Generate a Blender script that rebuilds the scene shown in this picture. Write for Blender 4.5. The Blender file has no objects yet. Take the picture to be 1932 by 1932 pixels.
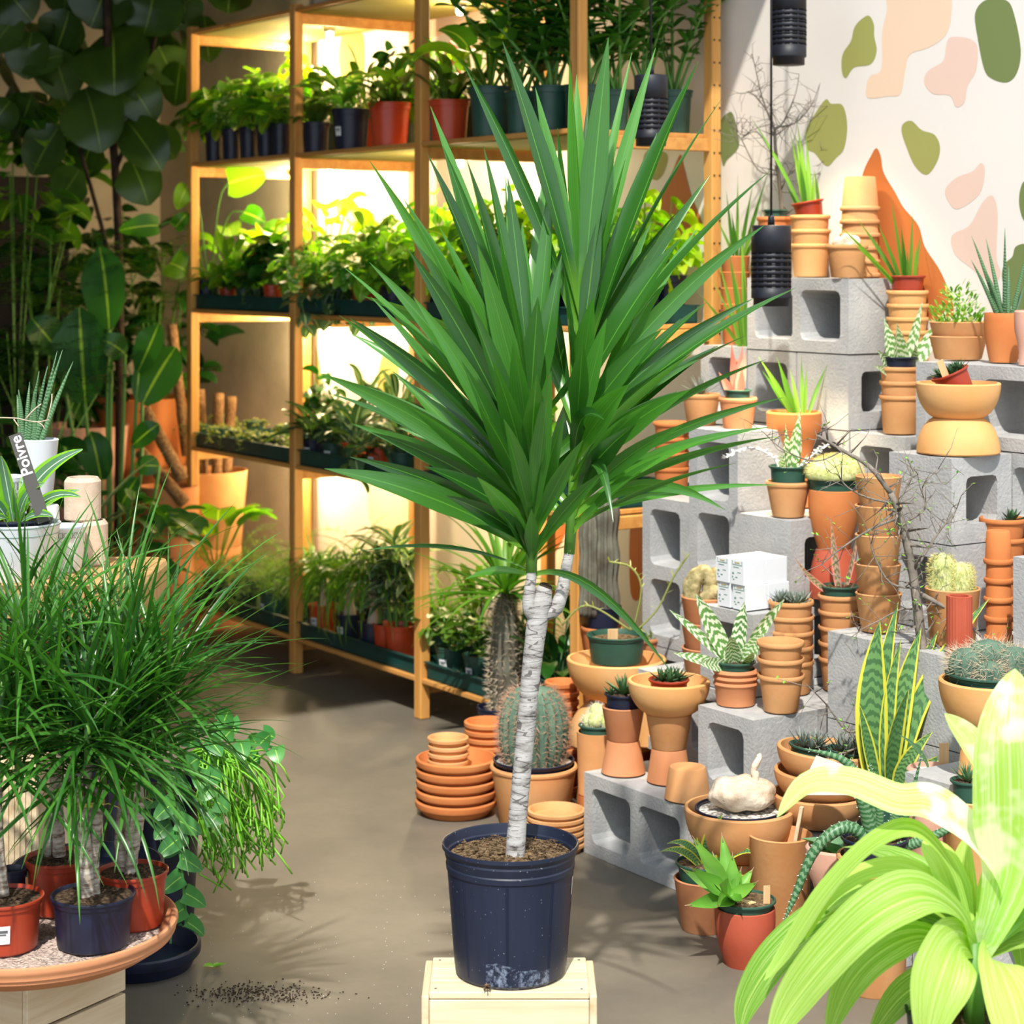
import bpy, math, random
from math import sin, cos, pi, radians, sqrt, atan2, tan
from mathutils import Vector, Matrix

SC = bpy.context.scene
COL = SC.collection

# ---------------------------------------------------------------- camera
F = 3800.0      # focal length in pixels of a 1932 px frame
HZ = 488.0      # horizon row
H = 1.40        # camera height
cam_d = bpy.data.cameras.new('camera')
cam = bpy.data.objects.new('camera', cam_d)
COL.objects.link(cam)
cam.location = (0, 0, H)
cam.rotation_euler = (radians(90), 0, 0)
cam_d.sensor_width = 36
cam_d.lens = 36 * F / 1932
cam_d.shift_y = (HZ - 966) / 1932
cam_d.clip_start = 0.05
cam_d.clip_end = 100
cam_d.dof.use_dof = True
cam_d.dof.focus_distance = 3.75
cam_d.dof.aperture_fstop = 6.3
SC.camera = cam

# ---------------------------------------------------------------- world, sun, exposure
W = bpy.data.worlds.new('world')
SC.world = W
W.use_nodes = True
bg = W.node_tree.nodes['Background']
bg.inputs[0].default_value = (0.78, 0.88, 1.0, 1)
bg.inputs[1].default_value = 1.2
sun_d = bpy.data.lights.new('sun', 'SUN')
sun_d.energy = 4.2
sun_d.color = (1.0, 0.95, 0.86)
sun_d.angle = radians(1.2)
sun = bpy.data.objects.new('sun', sun_d)
COL.objects.link(sun)
SUN_DIR = Vector((0.12, 0.99, -1.30)).normalized()
sun.rotation_euler = SUN_DIR.to_track_quat('-Z', 'Y').to_euler()
sun.location = (0, -2, 4)
SC.view_settings.view_transform = 'Standard'
SC.view_settings.look = 'None'
SC.view_settings.gamma = 1
SC.view_settings.exposure = 0.35
SC.view_settings.use_curve_mapping = False
SC.cycles.use_denoising = True
SC.cycles.max_bounces = 6
SC.cycles.diffuse_bounces = 3
SC.cycles.glossy_bounces = 2
SC.cycles.transmission_bounces = 3
SC.cycles.transparent_max_bounces = 4
SC.cycles.caustics_reflective = False
SC.cycles.caustics_refractive = False
SC.cycles.sample_clamp_indirect = 6

# ---------------------------------------------------------------- frame of the room
# U runs along the mural wall towards the shop front, V runs into the mural wall
S_, C_ = 0.5621, 0.8271
U = Vector((S_, -C_, 0)); V = Vector((C_, S_, 0)); Z = Vector((0, 0, 1))
RZ = atan2(-C_, S_)
m_ = 0.193      # height of one masonry course

def uv(a, b, z=0.0):
    return U * a + V * b + Z * z
def at(px, py, Y):
    return Vector(((px - 966) / F * Y, Y, H - (py - HZ) / F * Y))
def on_z(px, py, z):
    Y = (H - z) * F / (py - HZ)
    return at(px, py, Y)
def a_of(px, b):
    k = (px - 966) / F
    return b * (S_ * k - C_) / (S_ + C_ * k)
def on_b(px, b, z=0.0):
    return uv(a_of(px, b), b, z)
def wall_pt(px, py, b):
    p = on_b(px, b, 0)
    p.z = H - (py - HZ) / F * p.y
    return p

# ---------------------------------------------------------------- colours and materials
def hx(s, k=1.0):
    s = s.lstrip('#')
    o = []
    for i in (0, 2, 4):
        c = int(s[i:i + 2], 16) / 255
        c = c / 12.92 if c <= 0.04045 else ((c + 0.055) / 1.055) ** 2.4
        o.append(c * k)
    return (o[0], o[1], o[2], 1)

class NT:
    def __init__(s, name):
        s.m = bpy.data.materials.new(name); s.m.use_nodes = True
        s.t = s.m.node_tree; s.n = s.t.nodes; s.l = s.t.links
        s.b = s.n['Principled BSDF']; s.out = s.n['Material Output']
    def node(s, typ, **kw):
        n = s.n.new(typ)
        for k, v in kw.items():
            if k.startswith('_'):
                n.inputs[int(k[1:])].default_value = v
            else:
                setattr(n, k, v)
        return n
    def link(s, a, b): s.l.new(a, b)
    def coord(s): return s.node('ShaderNodeTexCoord').outputs['Object']
    def noise(s, scale, detail=3, vec=None, rough=0.5):
        n = s.node('ShaderNodeTexNoise'); n.inputs['Scale'].default_value = scale
        n.inputs['Detail'].default_value = detail; n.inputs['Roughness'].default_value = rough
        if vec is not None: s.link(vec, n.inputs['Vector'])
        return n.outputs['Fac']
    def ramp(s, fac, stops):
        r = s.node('ShaderNodeValToRGB'); s.link(fac, r.inputs[0])
        e = r.color_ramp.elements
        e[0].position, e[0].color = stops[0]; e[1].position, e[1].color = stops[-1]
        for p, c in stops[1:-1]:
            x = e.new(p); x.color = c
        return r.outputs[0]
    def mix(s, fac, a, b):
        x = s.node('ShaderNodeMix', data_type='RGBA')
        for i, v in ((0, fac), (6, a), (7, b)):
            if isinstance(v, bpy.types.NodeSocket): s.link(v, x.inputs[i])
            else: x.inputs[i].default_value = v
        return x.outputs[2]
    def math(s, op, a, b=0.0):
        x = s.node('ShaderNodeMath', operation=op)
        for i, v in ((0, a), (1, b)):
            if isinstance(v, bpy.types.NodeSocket): s.link(v, x.inputs[i])
            else: x.inputs[i].default_value = v
        return x.outputs[0]
    def bump(s, h, strength=0.3, dist=0.01):
        x = s.node('ShaderNodeBump'); x.inputs['Strength'].default_value = strength
        x.inputs['Distance'].default_value = dist
        s.link(h, x.inputs['Height']); s.link(x.outputs[0], s.b.inputs['Normal'])
    def base(s, c):
        if isinstance(c, bpy.types.NodeSocket): s.link(c, s.b.inputs['Base Color'])
        else: s.b.inputs['Base Color'].default_value = c
    def rough(s, v, spec=None):
        s.b.inputs['Roughness'].default_value = v
        if spec is not None: s.b.inputs['Specular IOR Level'].default_value = spec

def mat_noise(name, c1, c2, scale=8, rough=0.7, bump=0.15, bscale=60, spec=0.3, dist=0.004, lo=0.3, hi=0.7):
    t = NT(name); v = t.coord()
    t.base(t.ramp(t.noise(scale, 4, v), [(lo, c1), (hi, c2)]))
    t.rough(rough, spec)
    if bump: t.bump(t.noise(bscale, 3, v), bump, dist)
    return t.m

def mat_leaf(name, c1, c2, rib=None, ribw=0.04, edge=None, edgew=0.12, rough=0.38, transl=0.3, stripes=0,
             blotch=None, bscale=14, bthr=0.55, bsoft=0.0, sfac=0.16, basec=None, streak=None, stn=26, tcol=None, cross=None, crossn=40, spec=0.45):
    """leaf: colour varies from leaf to leaf (attribute 'rnd'), midrib, margins, stripes, blotches from uv"""
    t = NT(name)
    a = t.node('ShaderNodeAttribute', attribute_name='rnd')
    col = t.mix(a.outputs['Fac'], c1, c2)
    uvn = t.node('ShaderNodeUVMap', uv_map='uv')
    sp = t.node('ShaderNodeSeparateXYZ'); t.link(uvn.outputs[0], sp.inputs[0])
    d = t.math('ABSOLUTE', t.math('SUBTRACT', sp.outputs[0], 0.5))
    if cross is not None:
        nz = t.noise(6, 2, uvn.outputs[0])
        w = t.math('SINE', t.math('ADD', t.math('MULTIPLY', sp.outputs[1], crossn * 6.28),
                                  t.math('ADD', t.math('MULTIPLY', d, 9.0), t.math('MULTIPLY', nz, 9.0))))
        f = t.math('MULTIPLY', t.math('GREATER_THAN', w, 0.1), 0.8)
        col = t.mix(f, col, cross)
    if blotch is not None:
        nz = t.noise(bscale, 3, t.coord(), 0.6)
        f = t.math('GREATER_THAN', nz, bthr) if not bsoft else t.ramp(nz, [(bthr, (0, 0, 0, 1)), (bthr + bsoft, (1, 1, 1, 1))])
        col = t.mix(f, col, blotch)
    if stripes:
        w = t.math('SINE', t.math('MULTIPLY', sp.outputs[0], stripes * 6.28))
        f = t.math('MULTIPLY', t.math('ADD', w, 1.0), sfac)
        col = t.mix(f, col, (c1[0] * 2.2, c1[1] * 1.9, c1[2] * 2.2, 1))
    if streak is not None:
        mp = t.node('ShaderNodeMapping'); mp.inputs['Scale'].default_value = (stn, 1.3, 1); t.link(uvn.outputs[0], mp.inputs[0])
        col = t.mix(t.ramp(t.noise(1.0, 4, mp.outputs[0], 0.6), [(0.45, (0, 0, 0, 1)), (0.72, (0.75, 0.75, 0.75, 1))]), col, streak)
    if basec is not None:
        col = t.mix(t.ramp(sp.outputs[1], [(0.0, (1, 1, 1, 1)), (0.22, (0, 0, 0, 1))]), col, basec)
    if rib is not None:
        f = t.math('LESS_THAN', d, ribw)
        col = t.mix(f, col, rib)
    if edge is not None:
        f = t.math('GREATER_THAN', d, 0.5 - edgew)
        col = t.mix(f, col, edge)
    t.base(col); t.rough(rough, spec)
    if transl > 0:
        tr = t.node('ShaderNodeBsdfTranslucent')
        hs = t.node('ShaderNodeMix', data_type='RGBA', blend_type='MULTIPLY')
        hs.inputs[0].default_value = 1
        t.link(col, hs.inputs[6]); hs.inputs[7].default_value = tcol or (1.6, 1.9, 0.5, 1)
        t.link(hs.outputs[2], tr.inputs[0])
        ms = t.node('ShaderNodeMixShader'); ms.inputs[0].default_value = transl
        t.link(t.b.outputs[0], ms.inputs[1]); t.link(tr.outputs[0], ms.inputs[2])
        t.link(ms.outputs[0], t.out.inputs[0])
    return t.m

def mat_wood(name, c1, c2, axis=2, scale=1.0, rough=0.6, knots=True):
    t = NT(name); v = t.coord()
    mp = t.node('ShaderNodeMapping'); sc = [14 * scale] * 3; sc[axis] = 0.9 * scale
    mp.inputs['Scale'].default_value = sc; t.link(v, mp.inputs[0])
    g = t.noise(2.2, 5, mp.outputs[0], 0.6)
    col = t.ramp(g, [(0.3, c1), (0.62, c2)])
    if knots:
        mp2 = t.node('ShaderNodeMapping'); s2 = [9.0] * 3; s2[axis] = 3.5
        mp2.inputs['Scale'].default_value = s2; t.link(v, mp2.inputs[0])
        vo = t.node('ShaderNodeTexVoronoi'); vo.inputs['Scale'].default_value = 0.8
        t.link(mp2.outputs[0], vo.inputs[0])
        k = t.math('LESS_THAN', vo.outputs['Distance'], 0.085)
        col = t.mix(t.math('MULTIPLY', k, 0.7), col, (c1[0] * .35, c1[1] * .25, c1[2] * .2, 1))
    t.base(col); t.rough(rough, 0.3); t.bump(g, 0.08, 0.003)
    return t.m

def mat_plain(name, c, rough=0.5, spec=0.5, emit=None, strength=0, metal=0.0):
    t = NT(name); t.base(c); t.rough(rough, spec); t.b.inputs['Metallic'].default_value = metal
    if emit is not None:
        t.b.inputs['Emission Color'].default_value = emit; t.b.inputs['Emission Strength'].default_value = strength
    return t.m

MT = {}
MT['terra'] = mat_noise('terracotta', hx('#C98D5A'), hx('#DAA572'), 7, 0.85, 0.12, 90, 0.15)
MT['terra_o'] = mat_noise('orange_terracotta', hx('#C06E3C'), hx('#D28852'), 6, 0.8, 0.1, 90, 0.2)
MT['terra_r'] = mat_noise('red_terracotta', hx('#A84A34'), hx('#BC6048'), 6, 0.75, 0.1, 90, 0.2)
MT['terra_p'] = mat_noise('pink_terracotta', hx('#CE9A86'), hx('#DDB09C'), 6, 0.85, 0.1, 90, 0.15)
MT['terra_b'] = mat_noise('brown_terracotta', hx('#BE7B52'), hx('#CD9068'), 6, 0.85, 0.1, 90, 0.15)
MT['terra_y'] = mat_noise('yellow_terracotta', hx('#DCA060'), hx('#E6B47C'), 6, 0.85, 0.1, 90, 0.15)
MT['beige'] = mat_noise('beige_stone', hx('#C9B09A'), hx('#D6C2AE'), 50, 0.9, 0.2, 200, 0.1)
MT['white'] = mat_plain('white_glaze', hx('#E4E8EE'), 0.25, 0.5)
MT['black_pl'] = mat_noise('black_plastic', hx('#11162A'), hx('#1A213A'), 30, 0.42, 0.05, 40, 0.5)
MT['black'] = mat_noise('matte_black', hx('#15171F'), hx('#1E212B'), 20, 0.5, 0.05, 40, 0.4)
MT['red_pl'] = mat_noise('red_plastic', hx('#92301A'), hx('#A63E24'), 14, 0.4, 0.04, 40, 0.5)
MT['red_lightened'] = mat_noise('red_plastic_lightened_for_shade', hx('#C0401C'), hx('#D05028'), 14, 0.35, 0.04, 40, 0.5)  # red plastic with its colour lightened to offset the shade on the shelves
MT['slot'] = mat_plain('slot_shadow_black', hx('#08090C'), 0.8, 0.1)
MT['green_pl'] = mat_noise('green_plastic', hx('#24483C'), hx('#315848'), 14, 0.45, 0.04, 40, 0.5)
MT['tray'] = mat_noise('tray_green', hx('#0E3A36'), hx('#154641'), 14, 0.5, 0.04, 40, 0.4)
MT['soil'] = mat_noise('potting_soil', hx('#2A2018'), hx('#6E5A48'), 160, 0.95, 1.0, 130, 0.1, 0.012)
MT['bark_soil'] = mat_noise('bark_mulch', hx('#3A2A1E'), hx('#927A5C'), 110, 0.95, 1.0, 110, 0.1, 0.015)
MT['gravel'] = mat_noise('white_gravel', hx('#6C625A'), hx('#E6E0D8'), 120, 0.9, 1.0, 110, 0.1, 0.012, 0.35, 0.55)
MT['pinkgravel'] = mat_noise('pink_gravel', hx('#8E7C74'), hx('#E0CABC'), 190, 0.9, 1.0, 160, 0.1, 0.012, 0.3, 0.6)
MT['pine'] = mat_wood('orange_pine', hx('#C4853F'), hx('#DCA45A'))
MT['pine_u'] = mat_wood('orange_pine_board', hx('#BE8040'), hx('#D69C54'), 0)
MT['under'] = mat_noise('olive_underside', hx('#8E8440'), hx('#A0944C'), 5, 0.8, 0.0)
MT['crate'] = mat_wood('pale_crate_wood', hx('#CDB48E'), hx('#E6D6B8'), 0, 1.3)
MT['crate_v'] = mat_wood('pale_crate_wood_v', hx('#C6AC84'), hx('#E0CEAE'), 1, 1.3)
MT['tag'] = mat_wood('tag_wood', hx('#C9A070'), hx('#DDB98A'), 2, 1.5, knots=False)
MT['oak'] = mat_wood('oak_slab', hx('#A9824E'), hx('#C6A26C'), 0, 1.0)
MT['sticker'] = mat_plain('sticker_white', hx('#E8E8E8'), 0.5)
MT['ink'] = mat_plain('ink_grey', hx('#5A6060'), 0.6)
MT['inkgreen'] = mat_plain('ink_green', hx('#5E8A70'), 0.6)
MT['inkgold'] = mat_plain('ink_gold', hx('#B8A878'), 0.6)
MT['cardgrey'] = mat_plain('card_dark_grey', hx('#55524F'), 0.7)
MT['paper'] = mat_noise('label_paper', hx('#A9A69E'), hx('#BDB9B0'), 30, 0.8, 0.0)
MT['bulb'] = mat_plain('lit_bulb', (1, 0.85, 0.6, 1), 0.5, 0.5, (1.0, 0.78, 0.45, 1), 40)
MT['string'] = mat_plain('raffia', hx('#C9BC62'), 0.8)
MT['spine'] = mat_plain('cactus_spine', hx('#BFAE94'), 0.6)
MT['spine_g'] = mat_plain('golden_spine', hx('#E4D68C'), 0.6)
MT['spine_b'] = mat_plain('brown_spine', hx('#B08C74'), 0.6)
MT['twig'] = mat_noise('grey_twig', hx('#686058'), hx('#948A80'), 40, 0.9, 0.4, 120, 0.1)
MT['metal'] = mat_plain('steel', hx('#8A8A8C'), 0.35, 0.5, metal=1.0)
# leaves
G = mat_leaf
MT['l_yucca'] = G('yucca_leaf', hx('#1E4A18'), hx('#559636'), rib=hx('#5C9A38'), ribw=0.022, stripes=9, rough=0.28, transl=0.28, spec=0.8, basec=hx('#7CB040'))
MT['l_drac'] = G('dracaena_leaf', hx('#245A20'), hx('#4C8A30'), edge=hx('#5A4A30'), edgew=0.05, rough=0.3, transl=0.25)
MT['l_pothos'] = G('pothos_leaf', hx('#3E7A1C'), hx('#86B430'), rough=0.4, transl=0.45, rib=hx('#B8D060'), ribw=0.03)
MT['l_neon'] = G('neon_leaf', hx('#8EBE18'), hx('#C6DC30'), rough=0.4, transl=0.5)
MT['l_var'] = G('marbled_leaf', hx('#4E8A2C'), hx('#7CB040'), blotch=hx('#E2E8B8'), bscale=45, bthr=0.56, transl=0.4)
MT['l_deep'] = G('deep_green_leaf', hx('#123A12'), hx('#2C5E1E'), rough=0.3, transl=0.2)
MT['l_zz'] = G('glossy_oval_leaf', hx('#22561A'), hx('#4A8628'), rough=0.25, transl=0.3)
MT['l_fig'] = G('fig_leaf', hx('#26400F'), hx('#46642A'), rib=hx('#74903C'), ribw=0.014, stripes=4, rough=0.3, transl=0.15)
MT['l_paddle'] = G('paddle_leaf', hx('#1E4A1C'), hx('#34662A'), rib=hx('#8CB040'), ribw=0.03, rough=0.4, transl=0.25, stripes=9)
MT['l_fern'] = G('fern_leaf', hx('#4C7A28'), hx('#86A848'), rough=0.6, transl=0.4)
MT['l_grass'] = G('grassy_leaf', hx('#3E7420'), hx('#7CA83C'), rough=0.4, transl=0.35)
MT['l_silver'] = G('silver_striped_leaf', hx('#45664A'), hx('#6A8866'), edge=hx('#BCCB98'), edgew=0.12, transl=0.2)
MT['l_lime'] = G('lime_broad_leaf', hx('#64A018'), hx('#BCDA64'), rib=hx('#C8E078'), ribw=0.008, streak=hx('#E6F2B4'), rough=0.62, transl=0.38, spec=0.25, tcol=(1.3, 1.5, 0.3, 1))
MT['l_limeglare'] = G('lime_leaf_painted_glare', hx('#98C848'), hx('#B8DC6C'), blotch=hx('#E6E6CC'), bscale=9, bthr=0.52, bsoft=.08, streak=hx('#F4F2E0'), rough=0.6, transl=0.3, spec=0.4)  # pale blotches paint blown sun highlights into the leaf colour
MT['l_snake'] = G('snake_leaf', hx('#57864E'), hx('#7AA464'), edge=hx('#D8D44C'), edgew=0.12, cross=hx('#38623C'), crossn=16, rough=0.4, transl=0.1)
MT['l_aloe'] = G('aloe_leaf', hx('#2C5A34'), hx('#4A7C48'), rough=0.4, transl=0.1, cross=hx('#7C9C78'), crossn=30)
MT['l_agave'] = G('agave_leaf', hx('#5A9A34'), hx('#86BC4C'), rough=0.4, transl=0.15)
MT['l_succ'] = G('succulent_leaf', hx('#2A4E30'), hx('#4E7448'), rough=0.5, transl=0.05)
MT['l_greyc'] = G('grey_rosette', hx('#5A6A64'), hx('#8A968C'), rough=0.6, transl=0.05)
MT['l_zebra'] = G('white_zigzag_leaf', hx('#4E7C3C'), hx('#74A054'), cross=hx('#E8ECD8'), crossn=9, rough=0.45, transl=0.1)
MT['l_pinkb'] = G('pink_banded_leaf', hx('#5E6040'), hx('#7C7450'), edge=hx('#E08C84'), edgew=0.14, cross=hx('#BFA58C'), crossn=12, rough=0.5, transl=0.1)
MT['l_pink'] = G('pink_leaf', hx('#C86E64'), hx('#E0A090'), rough=0.5, transl=0.2)
MT['l_cordy'] = G('lemon_striped_leaf', hx('#4E7A5C'), hx('#6C9474'), edge=hx('#86C430'), edgew=0.18, rib=hx('#D8E6E0'), ribw=0.03, rough=0.35, transl=0.25)
MT['l_bone'] = G('fishbone_stem', hx('#3E8440'), hx('#5A9C4C'), rib=hx('#9CCB60'), ribw=0.03, rough=0.35, transl=0.15)
MT['l_rhip'] = G('rhipsalis_stem', hx('#6CB42C'), hx('#8CCC40'), rough=0.4, transl=0.1)
MT['l_small'] = G('tiny_trailing_leaf', hx('#6C7C38'), hx('#B4B470'), rough=0.5, transl=0.3)
MT['l_dark'] = G('muted_green_leaf', hx('#2E5018'), hx('#5E8428'), rough=0.4, transl=0.3)  # muted green shared by shelf plants and corner bushes
MT['l_cal'] = G('calathea_leaf', hx('#2C5238'), hx('#5A7A54'), rib=hx('#A8C08C'), ribw=0.05, rough=0.4, transl=0.25)
MT['stem_g'] = mat_plain('green_stem', hx('#5A8A34'), 0.5)
MT['stem_d'] = mat_noise('dark_trunk', hx('#2C2420'), hx('#43372E'), 30, 0.9, 0.4, 80, 0.1)
MT['coir'] = mat_noise('coir_pole', hx('#6E5036'), hx('#A07C58'), 90, 0.95, 0.9, 120, 0.1, 0.01)
MT['cactus'] = mat_noise('cactus_skin', hx('#465E50'), hx('#6A8470'), 20, 0.7, 0.2, 60, 0.2)
MT['cactus_col'] = mat_noise('old_cactus_skin', hx('#4E443A'), hx('#76786A'), 14, 0.8, 0.4, 50, 0.2)
MT['cactus_fuzz'] = mat_noise('fuzzy_cactus', hx('#A8B468'), hx('#D2D6A0'), 70, 0.9, 0.5, 140, 0.1)
MT['cactus_brain'] = mat_noise('brain_cactus', hx('#6E6840'), hx('#C4B488'), 60, 0.9, 0.5, 140, 0.1)
MT['caudex'] = mat_noise('pale_caudex', hx('#B49A80'), hx('#EADFCC'), 18, 0.85, 0.8, 40, 0.1, 0.01)

# ---------------------------------------------------------------- mesh builder
class MB:
    def __init__(s):
        s.v = []; s.f = []; s.uv = []; s.r = []; s.mi = []; s.sm = []
    def add(s, vs, fs, uvs=None, rnd=0.5, mi=0, smooth=True):
        o = len(s.v)
        s.v += [tuple(p) for p in vs]
        s.uv += (uvs if uvs else [(0.5, 0.5)] * len(vs))
        s.r += [rnd] * len(vs)
        for f in fs:
            s.f.append(tuple(i + o for i in f)); s.mi.append(mi); s.sm.append(smooth)
    def box(s, c, d, rz=0.0, mi=0, mat=None, bev=0.0):
        hx_, hy, hz = d[0] / 2, d[1] / 2, d[2] / 2
        pts = []
        if bev > 0:
            b = min(bev, hx_ * .9, hy * .9, hz * .9)
            idx = {}
            for sx in (-1, 1):
                for sy in (-1, 1):
                    for sz in (-1, 1):
                        for k in range(3):
                            q = [sx * hx_, sy * hy, sz * hz]
                            for j in range(3):
                                if j != k: q[j] -= (sx, sy, sz)[j] * b
                            idx[(sx, sy, sz, k)] = len(pts); pts.append(Vector(q))
            fs = []
            for k in range(3):
                i, j = (k + 1) % 3, (k + 2) % 3
                for sk in (-1, 1):
                    loop = []
                    for (si, sj) in ((-1, -1), (1, -1), (1, 1), (-1, 1)):
                        t = [0, 0, 0]; t[k] = sk; t[i] = si; t[j] = sj
                        loop.append(idx[(t[0], t[1], t[2], k)])
                    fs.append(loop if sk > 0 else loop[::-1])
                # edges along axis k
                for si in (-1, 1):
                    for sj in (-1, 1):
                        def g(sk, ax):
                            t = [0, 0, 0]; t[k] = sk; t[i] = si; t[j] = sj
                            return idx[(t[0], t[1], t[2], ax)]
                        q = [g(-1, i), g(1, i), g(1, j), g(-1, j)]
                        fs.append(q if si * sj < 0 else q[::-1])
            for sx in (-1, 1):
                for sy in (-1, 1):
                    for sz in (-1, 1):
                        q = [idx[(sx, sy, sz, k)] for k in range(3)]
                        fs.append(q if sx * sy * sz > 0 else q[::-1])
        else:
            for sx in (-1, 1):
                for sy in (-1, 1):
                    for sz in (-1, 1):
                        pts.append(Vector((sx * hx_, sy * hy, sz * hz)))
            fs = [(0, 1, 3, 2), (4, 6, 7, 5), (0, 4, 5, 1), (2, 3, 7, 6), (0, 2, 6, 4), (1, 5, 7, 3)]
        M = mat or Matrix.Rotation(rz, 3, 'Z')
        c = Vector(c)
        s.add([c + M @ p for p in pts], fs, mi=mi, smooth=False)
    def lathe(s, prof, n=32, c=(0, 0, 0), M=None, mi=0, ribs=0, amp=0.0, rnd=0.5, smooth=True, sx=1.0, sy=1.0):
        c = Vector(c); vs = []; fs = []
        for (r, z) in prof:
            for i in range(n):
                t = 2 * pi * i / n
                rr = r * (1 + amp * (abs(cos(t * ribs / 2)) - 0.6)) if ribs else r
                p = Vector((rr * cos(t) * sx, rr * sin(t) * sy, z))
                if M is not None: p = M @ p
                vs.append(c + p)
        for k in range(len(prof) - 1):
            for i in range(n):
                j = (i + 1) % n
                fs.append((k * n + i, k * n + j, (k + 1) * n + j, (k + 1) * n + i))
        if prof[0][0] > 1e-4: fs.append(tuple(range(n))[::-1])
        if prof[-1][0] > 1e-4: fs.append(tuple((len(prof) - 1) * n + i for i in range(n)))
        s.add(vs, fs, mi=mi, rnd=rnd, smooth=smooth)
    def tube(s, pts, rad, n=8, mi=0, rnd=0.5, cap=True):
        pts = [Vector(p) for p in pts]; N = len(pts)
        if not hasattr(rad, '__len__'): rad = [rad] * N
        vs = []; fs = []; uvs = []
        side = None
        for i, p in enumerate(pts):
            t = (pts[min(i + 1, N - 1)] - pts[max(i - 1, 0)])
            t = t.normalized() if t.length > 1e-9 else Vector((0, 0, 1))
            if side is None:
                side = t.orthogonal().normalized()
            else:
                side = (side - t * side.dot(t))
                side = side.normalized() if side.length > 1e-6 else t.orthogonal().normalized()
            w = t.cross(side)
            for k in range(n):
                a = 2 * pi * k / n
                vs.append(p + (side * cos(a) + w * sin(a)) * rad[i]); uvs.append((k / n, i / max(1, N - 1)))
        for i in range(N - 1):
            for k in range(n):
                j = (k + 1) % n
                fs.append((i * n + k, i * n + j, (i + 1) * n + j, (i + 1) * n + k))
        if cap:
            fs.append(tuple(range(n))[::-1]); fs.append(tuple((N - 1) * n + i for i in range(n)))
        s.add(vs, fs, uvs, rnd, mi)
    def ribbon(s, pts, wid, hint, fold=0.15, rnd=0.5, mi=0, wave=0.0, wn=3.0, cup=0.0):
        """leaf blade: a folded strip along pts, wid full widths, hint = approx. normal of the upper face"""
        N = len(pts); vs = []; uvs = []; fs = []
        hint = Vector(hint)
        for i, p in enumerate(pts):
            t = (pts[min(i + 1, N - 1)] - pts[max(i - 1, 0)])
            t = t.normalized() if t.length > 1e-9 else Vector((0, 0, 1))
            sd = t.cross(hint)
            sd = sd.normalized() if sd.length > 1e-4 else t.orthogonal().normalized()
            nn = sd.cross(t)
            w = wid[i] * 0.5; v = i / (N - 1)
            wv = wave * w * sin(v * pi * 2 * wn) if wave else 0.0
            vs += [p - sd * w + nn * (fold * w + wv), p - nn * (fold * w * 0.6), p + sd * w + nn * (fold * w - wv)]
            uvs += [(0.0, v), (0.5, v), (1.0, v)]
        for i in range(N - 1):
            a = i * 3
            fs += [(a, a + 1, a + 4, a + 3), (a + 1, a + 2, a + 5, a + 4)]
        s.add(vs, fs, uvs, rnd, mi)
    def build(s, name, mats, parent=None, loc=None, rz=None):
        me = mesh_from(s, name, mats)
        return obj(name, me, parent, loc, rz)

def mesh_from(s, name, mats):
    me = bpy.data.meshes.new(name)
    me.from_pydata(s.v, [], s.f)
    if not isinstance(mats, (list, tuple)): mats = [mats]
    for m in mats: me.materials.append(MT[m] if isinstance(m, str) else m)
    me.polygons.foreach_set('material_index', s.mi)
    me.polygons.foreach_set('use_smooth', s.sm)
    ul = me.uv_layers.new(name='uv')
    buf = []
    for f in s.f:
        for i in f: buf += s.uv[i]
    ul.data.foreach_set('uv', buf)
    at_ = me.attributes.new('rnd', 'FLOAT', 'POINT')
    at_.data.foreach_set('value', s.r)
    me.update()
    return me

def obj(name, me, parent=None, loc=None, rz=None):
    o = bpy.data.objects.new(name, me); COL.objects.link(o)
    if parent is not None: o.parent = parent
    if loc is not None: o.location = loc
    if rz is not None: o.rotation_euler = (0, 0, rz)
    return o
def tag(o, label, cat, group=None):
    o['label'] = label; o['category'] = cat
    if group: o['group'] = group
    return o
def thing(name, label, cat, loc=(0, 0, 0), rz=0.0, group=None):
    o = bpy.data.objects.new(name, None); COL.objects.link(o)
    o.empty_display_size = 0.03
    o.location = loc; o.rotation_euler = (0, 0, rz)
    return tag(o, label, cat, group)
def struct(name, mb, mats):
    o = mb.build(name, mats); o['kind'] = 'structure'; return o
def smooth_closed(pts, k=6):
    out = []; n = len(pts)
    for i in range(n):
        p0, p1, p2, p3 = (Vector(pts[(i + j - 1) % n]) for j in range(4))
        for q in range(k):
            t = q / k
            out.append(0.5 * ((2 * p1) + (p2 - p0) * t + (2 * p0 - 5 * p1 + 4 * p2 - p3) * t * t + (3 * p1 - p0 - 3 * p2 + p3) * t ** 3))
    return out
def smooth_open(pts, k=5):
    pts = [Vector(p) for p in pts]; out = []; n = len(pts)
    for i in range(n - 1):
        p0, p1, p2, p3 = pts[max(i - 1, 0)], pts[i], pts[i + 1], pts[min(i + 2, n - 1)]
        for q in range(k):
            t = q / k
            out.append(0.5 * ((2 * p1) + (p2 - p0) * t + (2 * p0 - 5 * p1 + 4 * p2 - p3) * t * t + (3 * p1 - p0 - 3 * p2 + p3) * t ** 3))
    out.append(pts[-1]); return out

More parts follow.
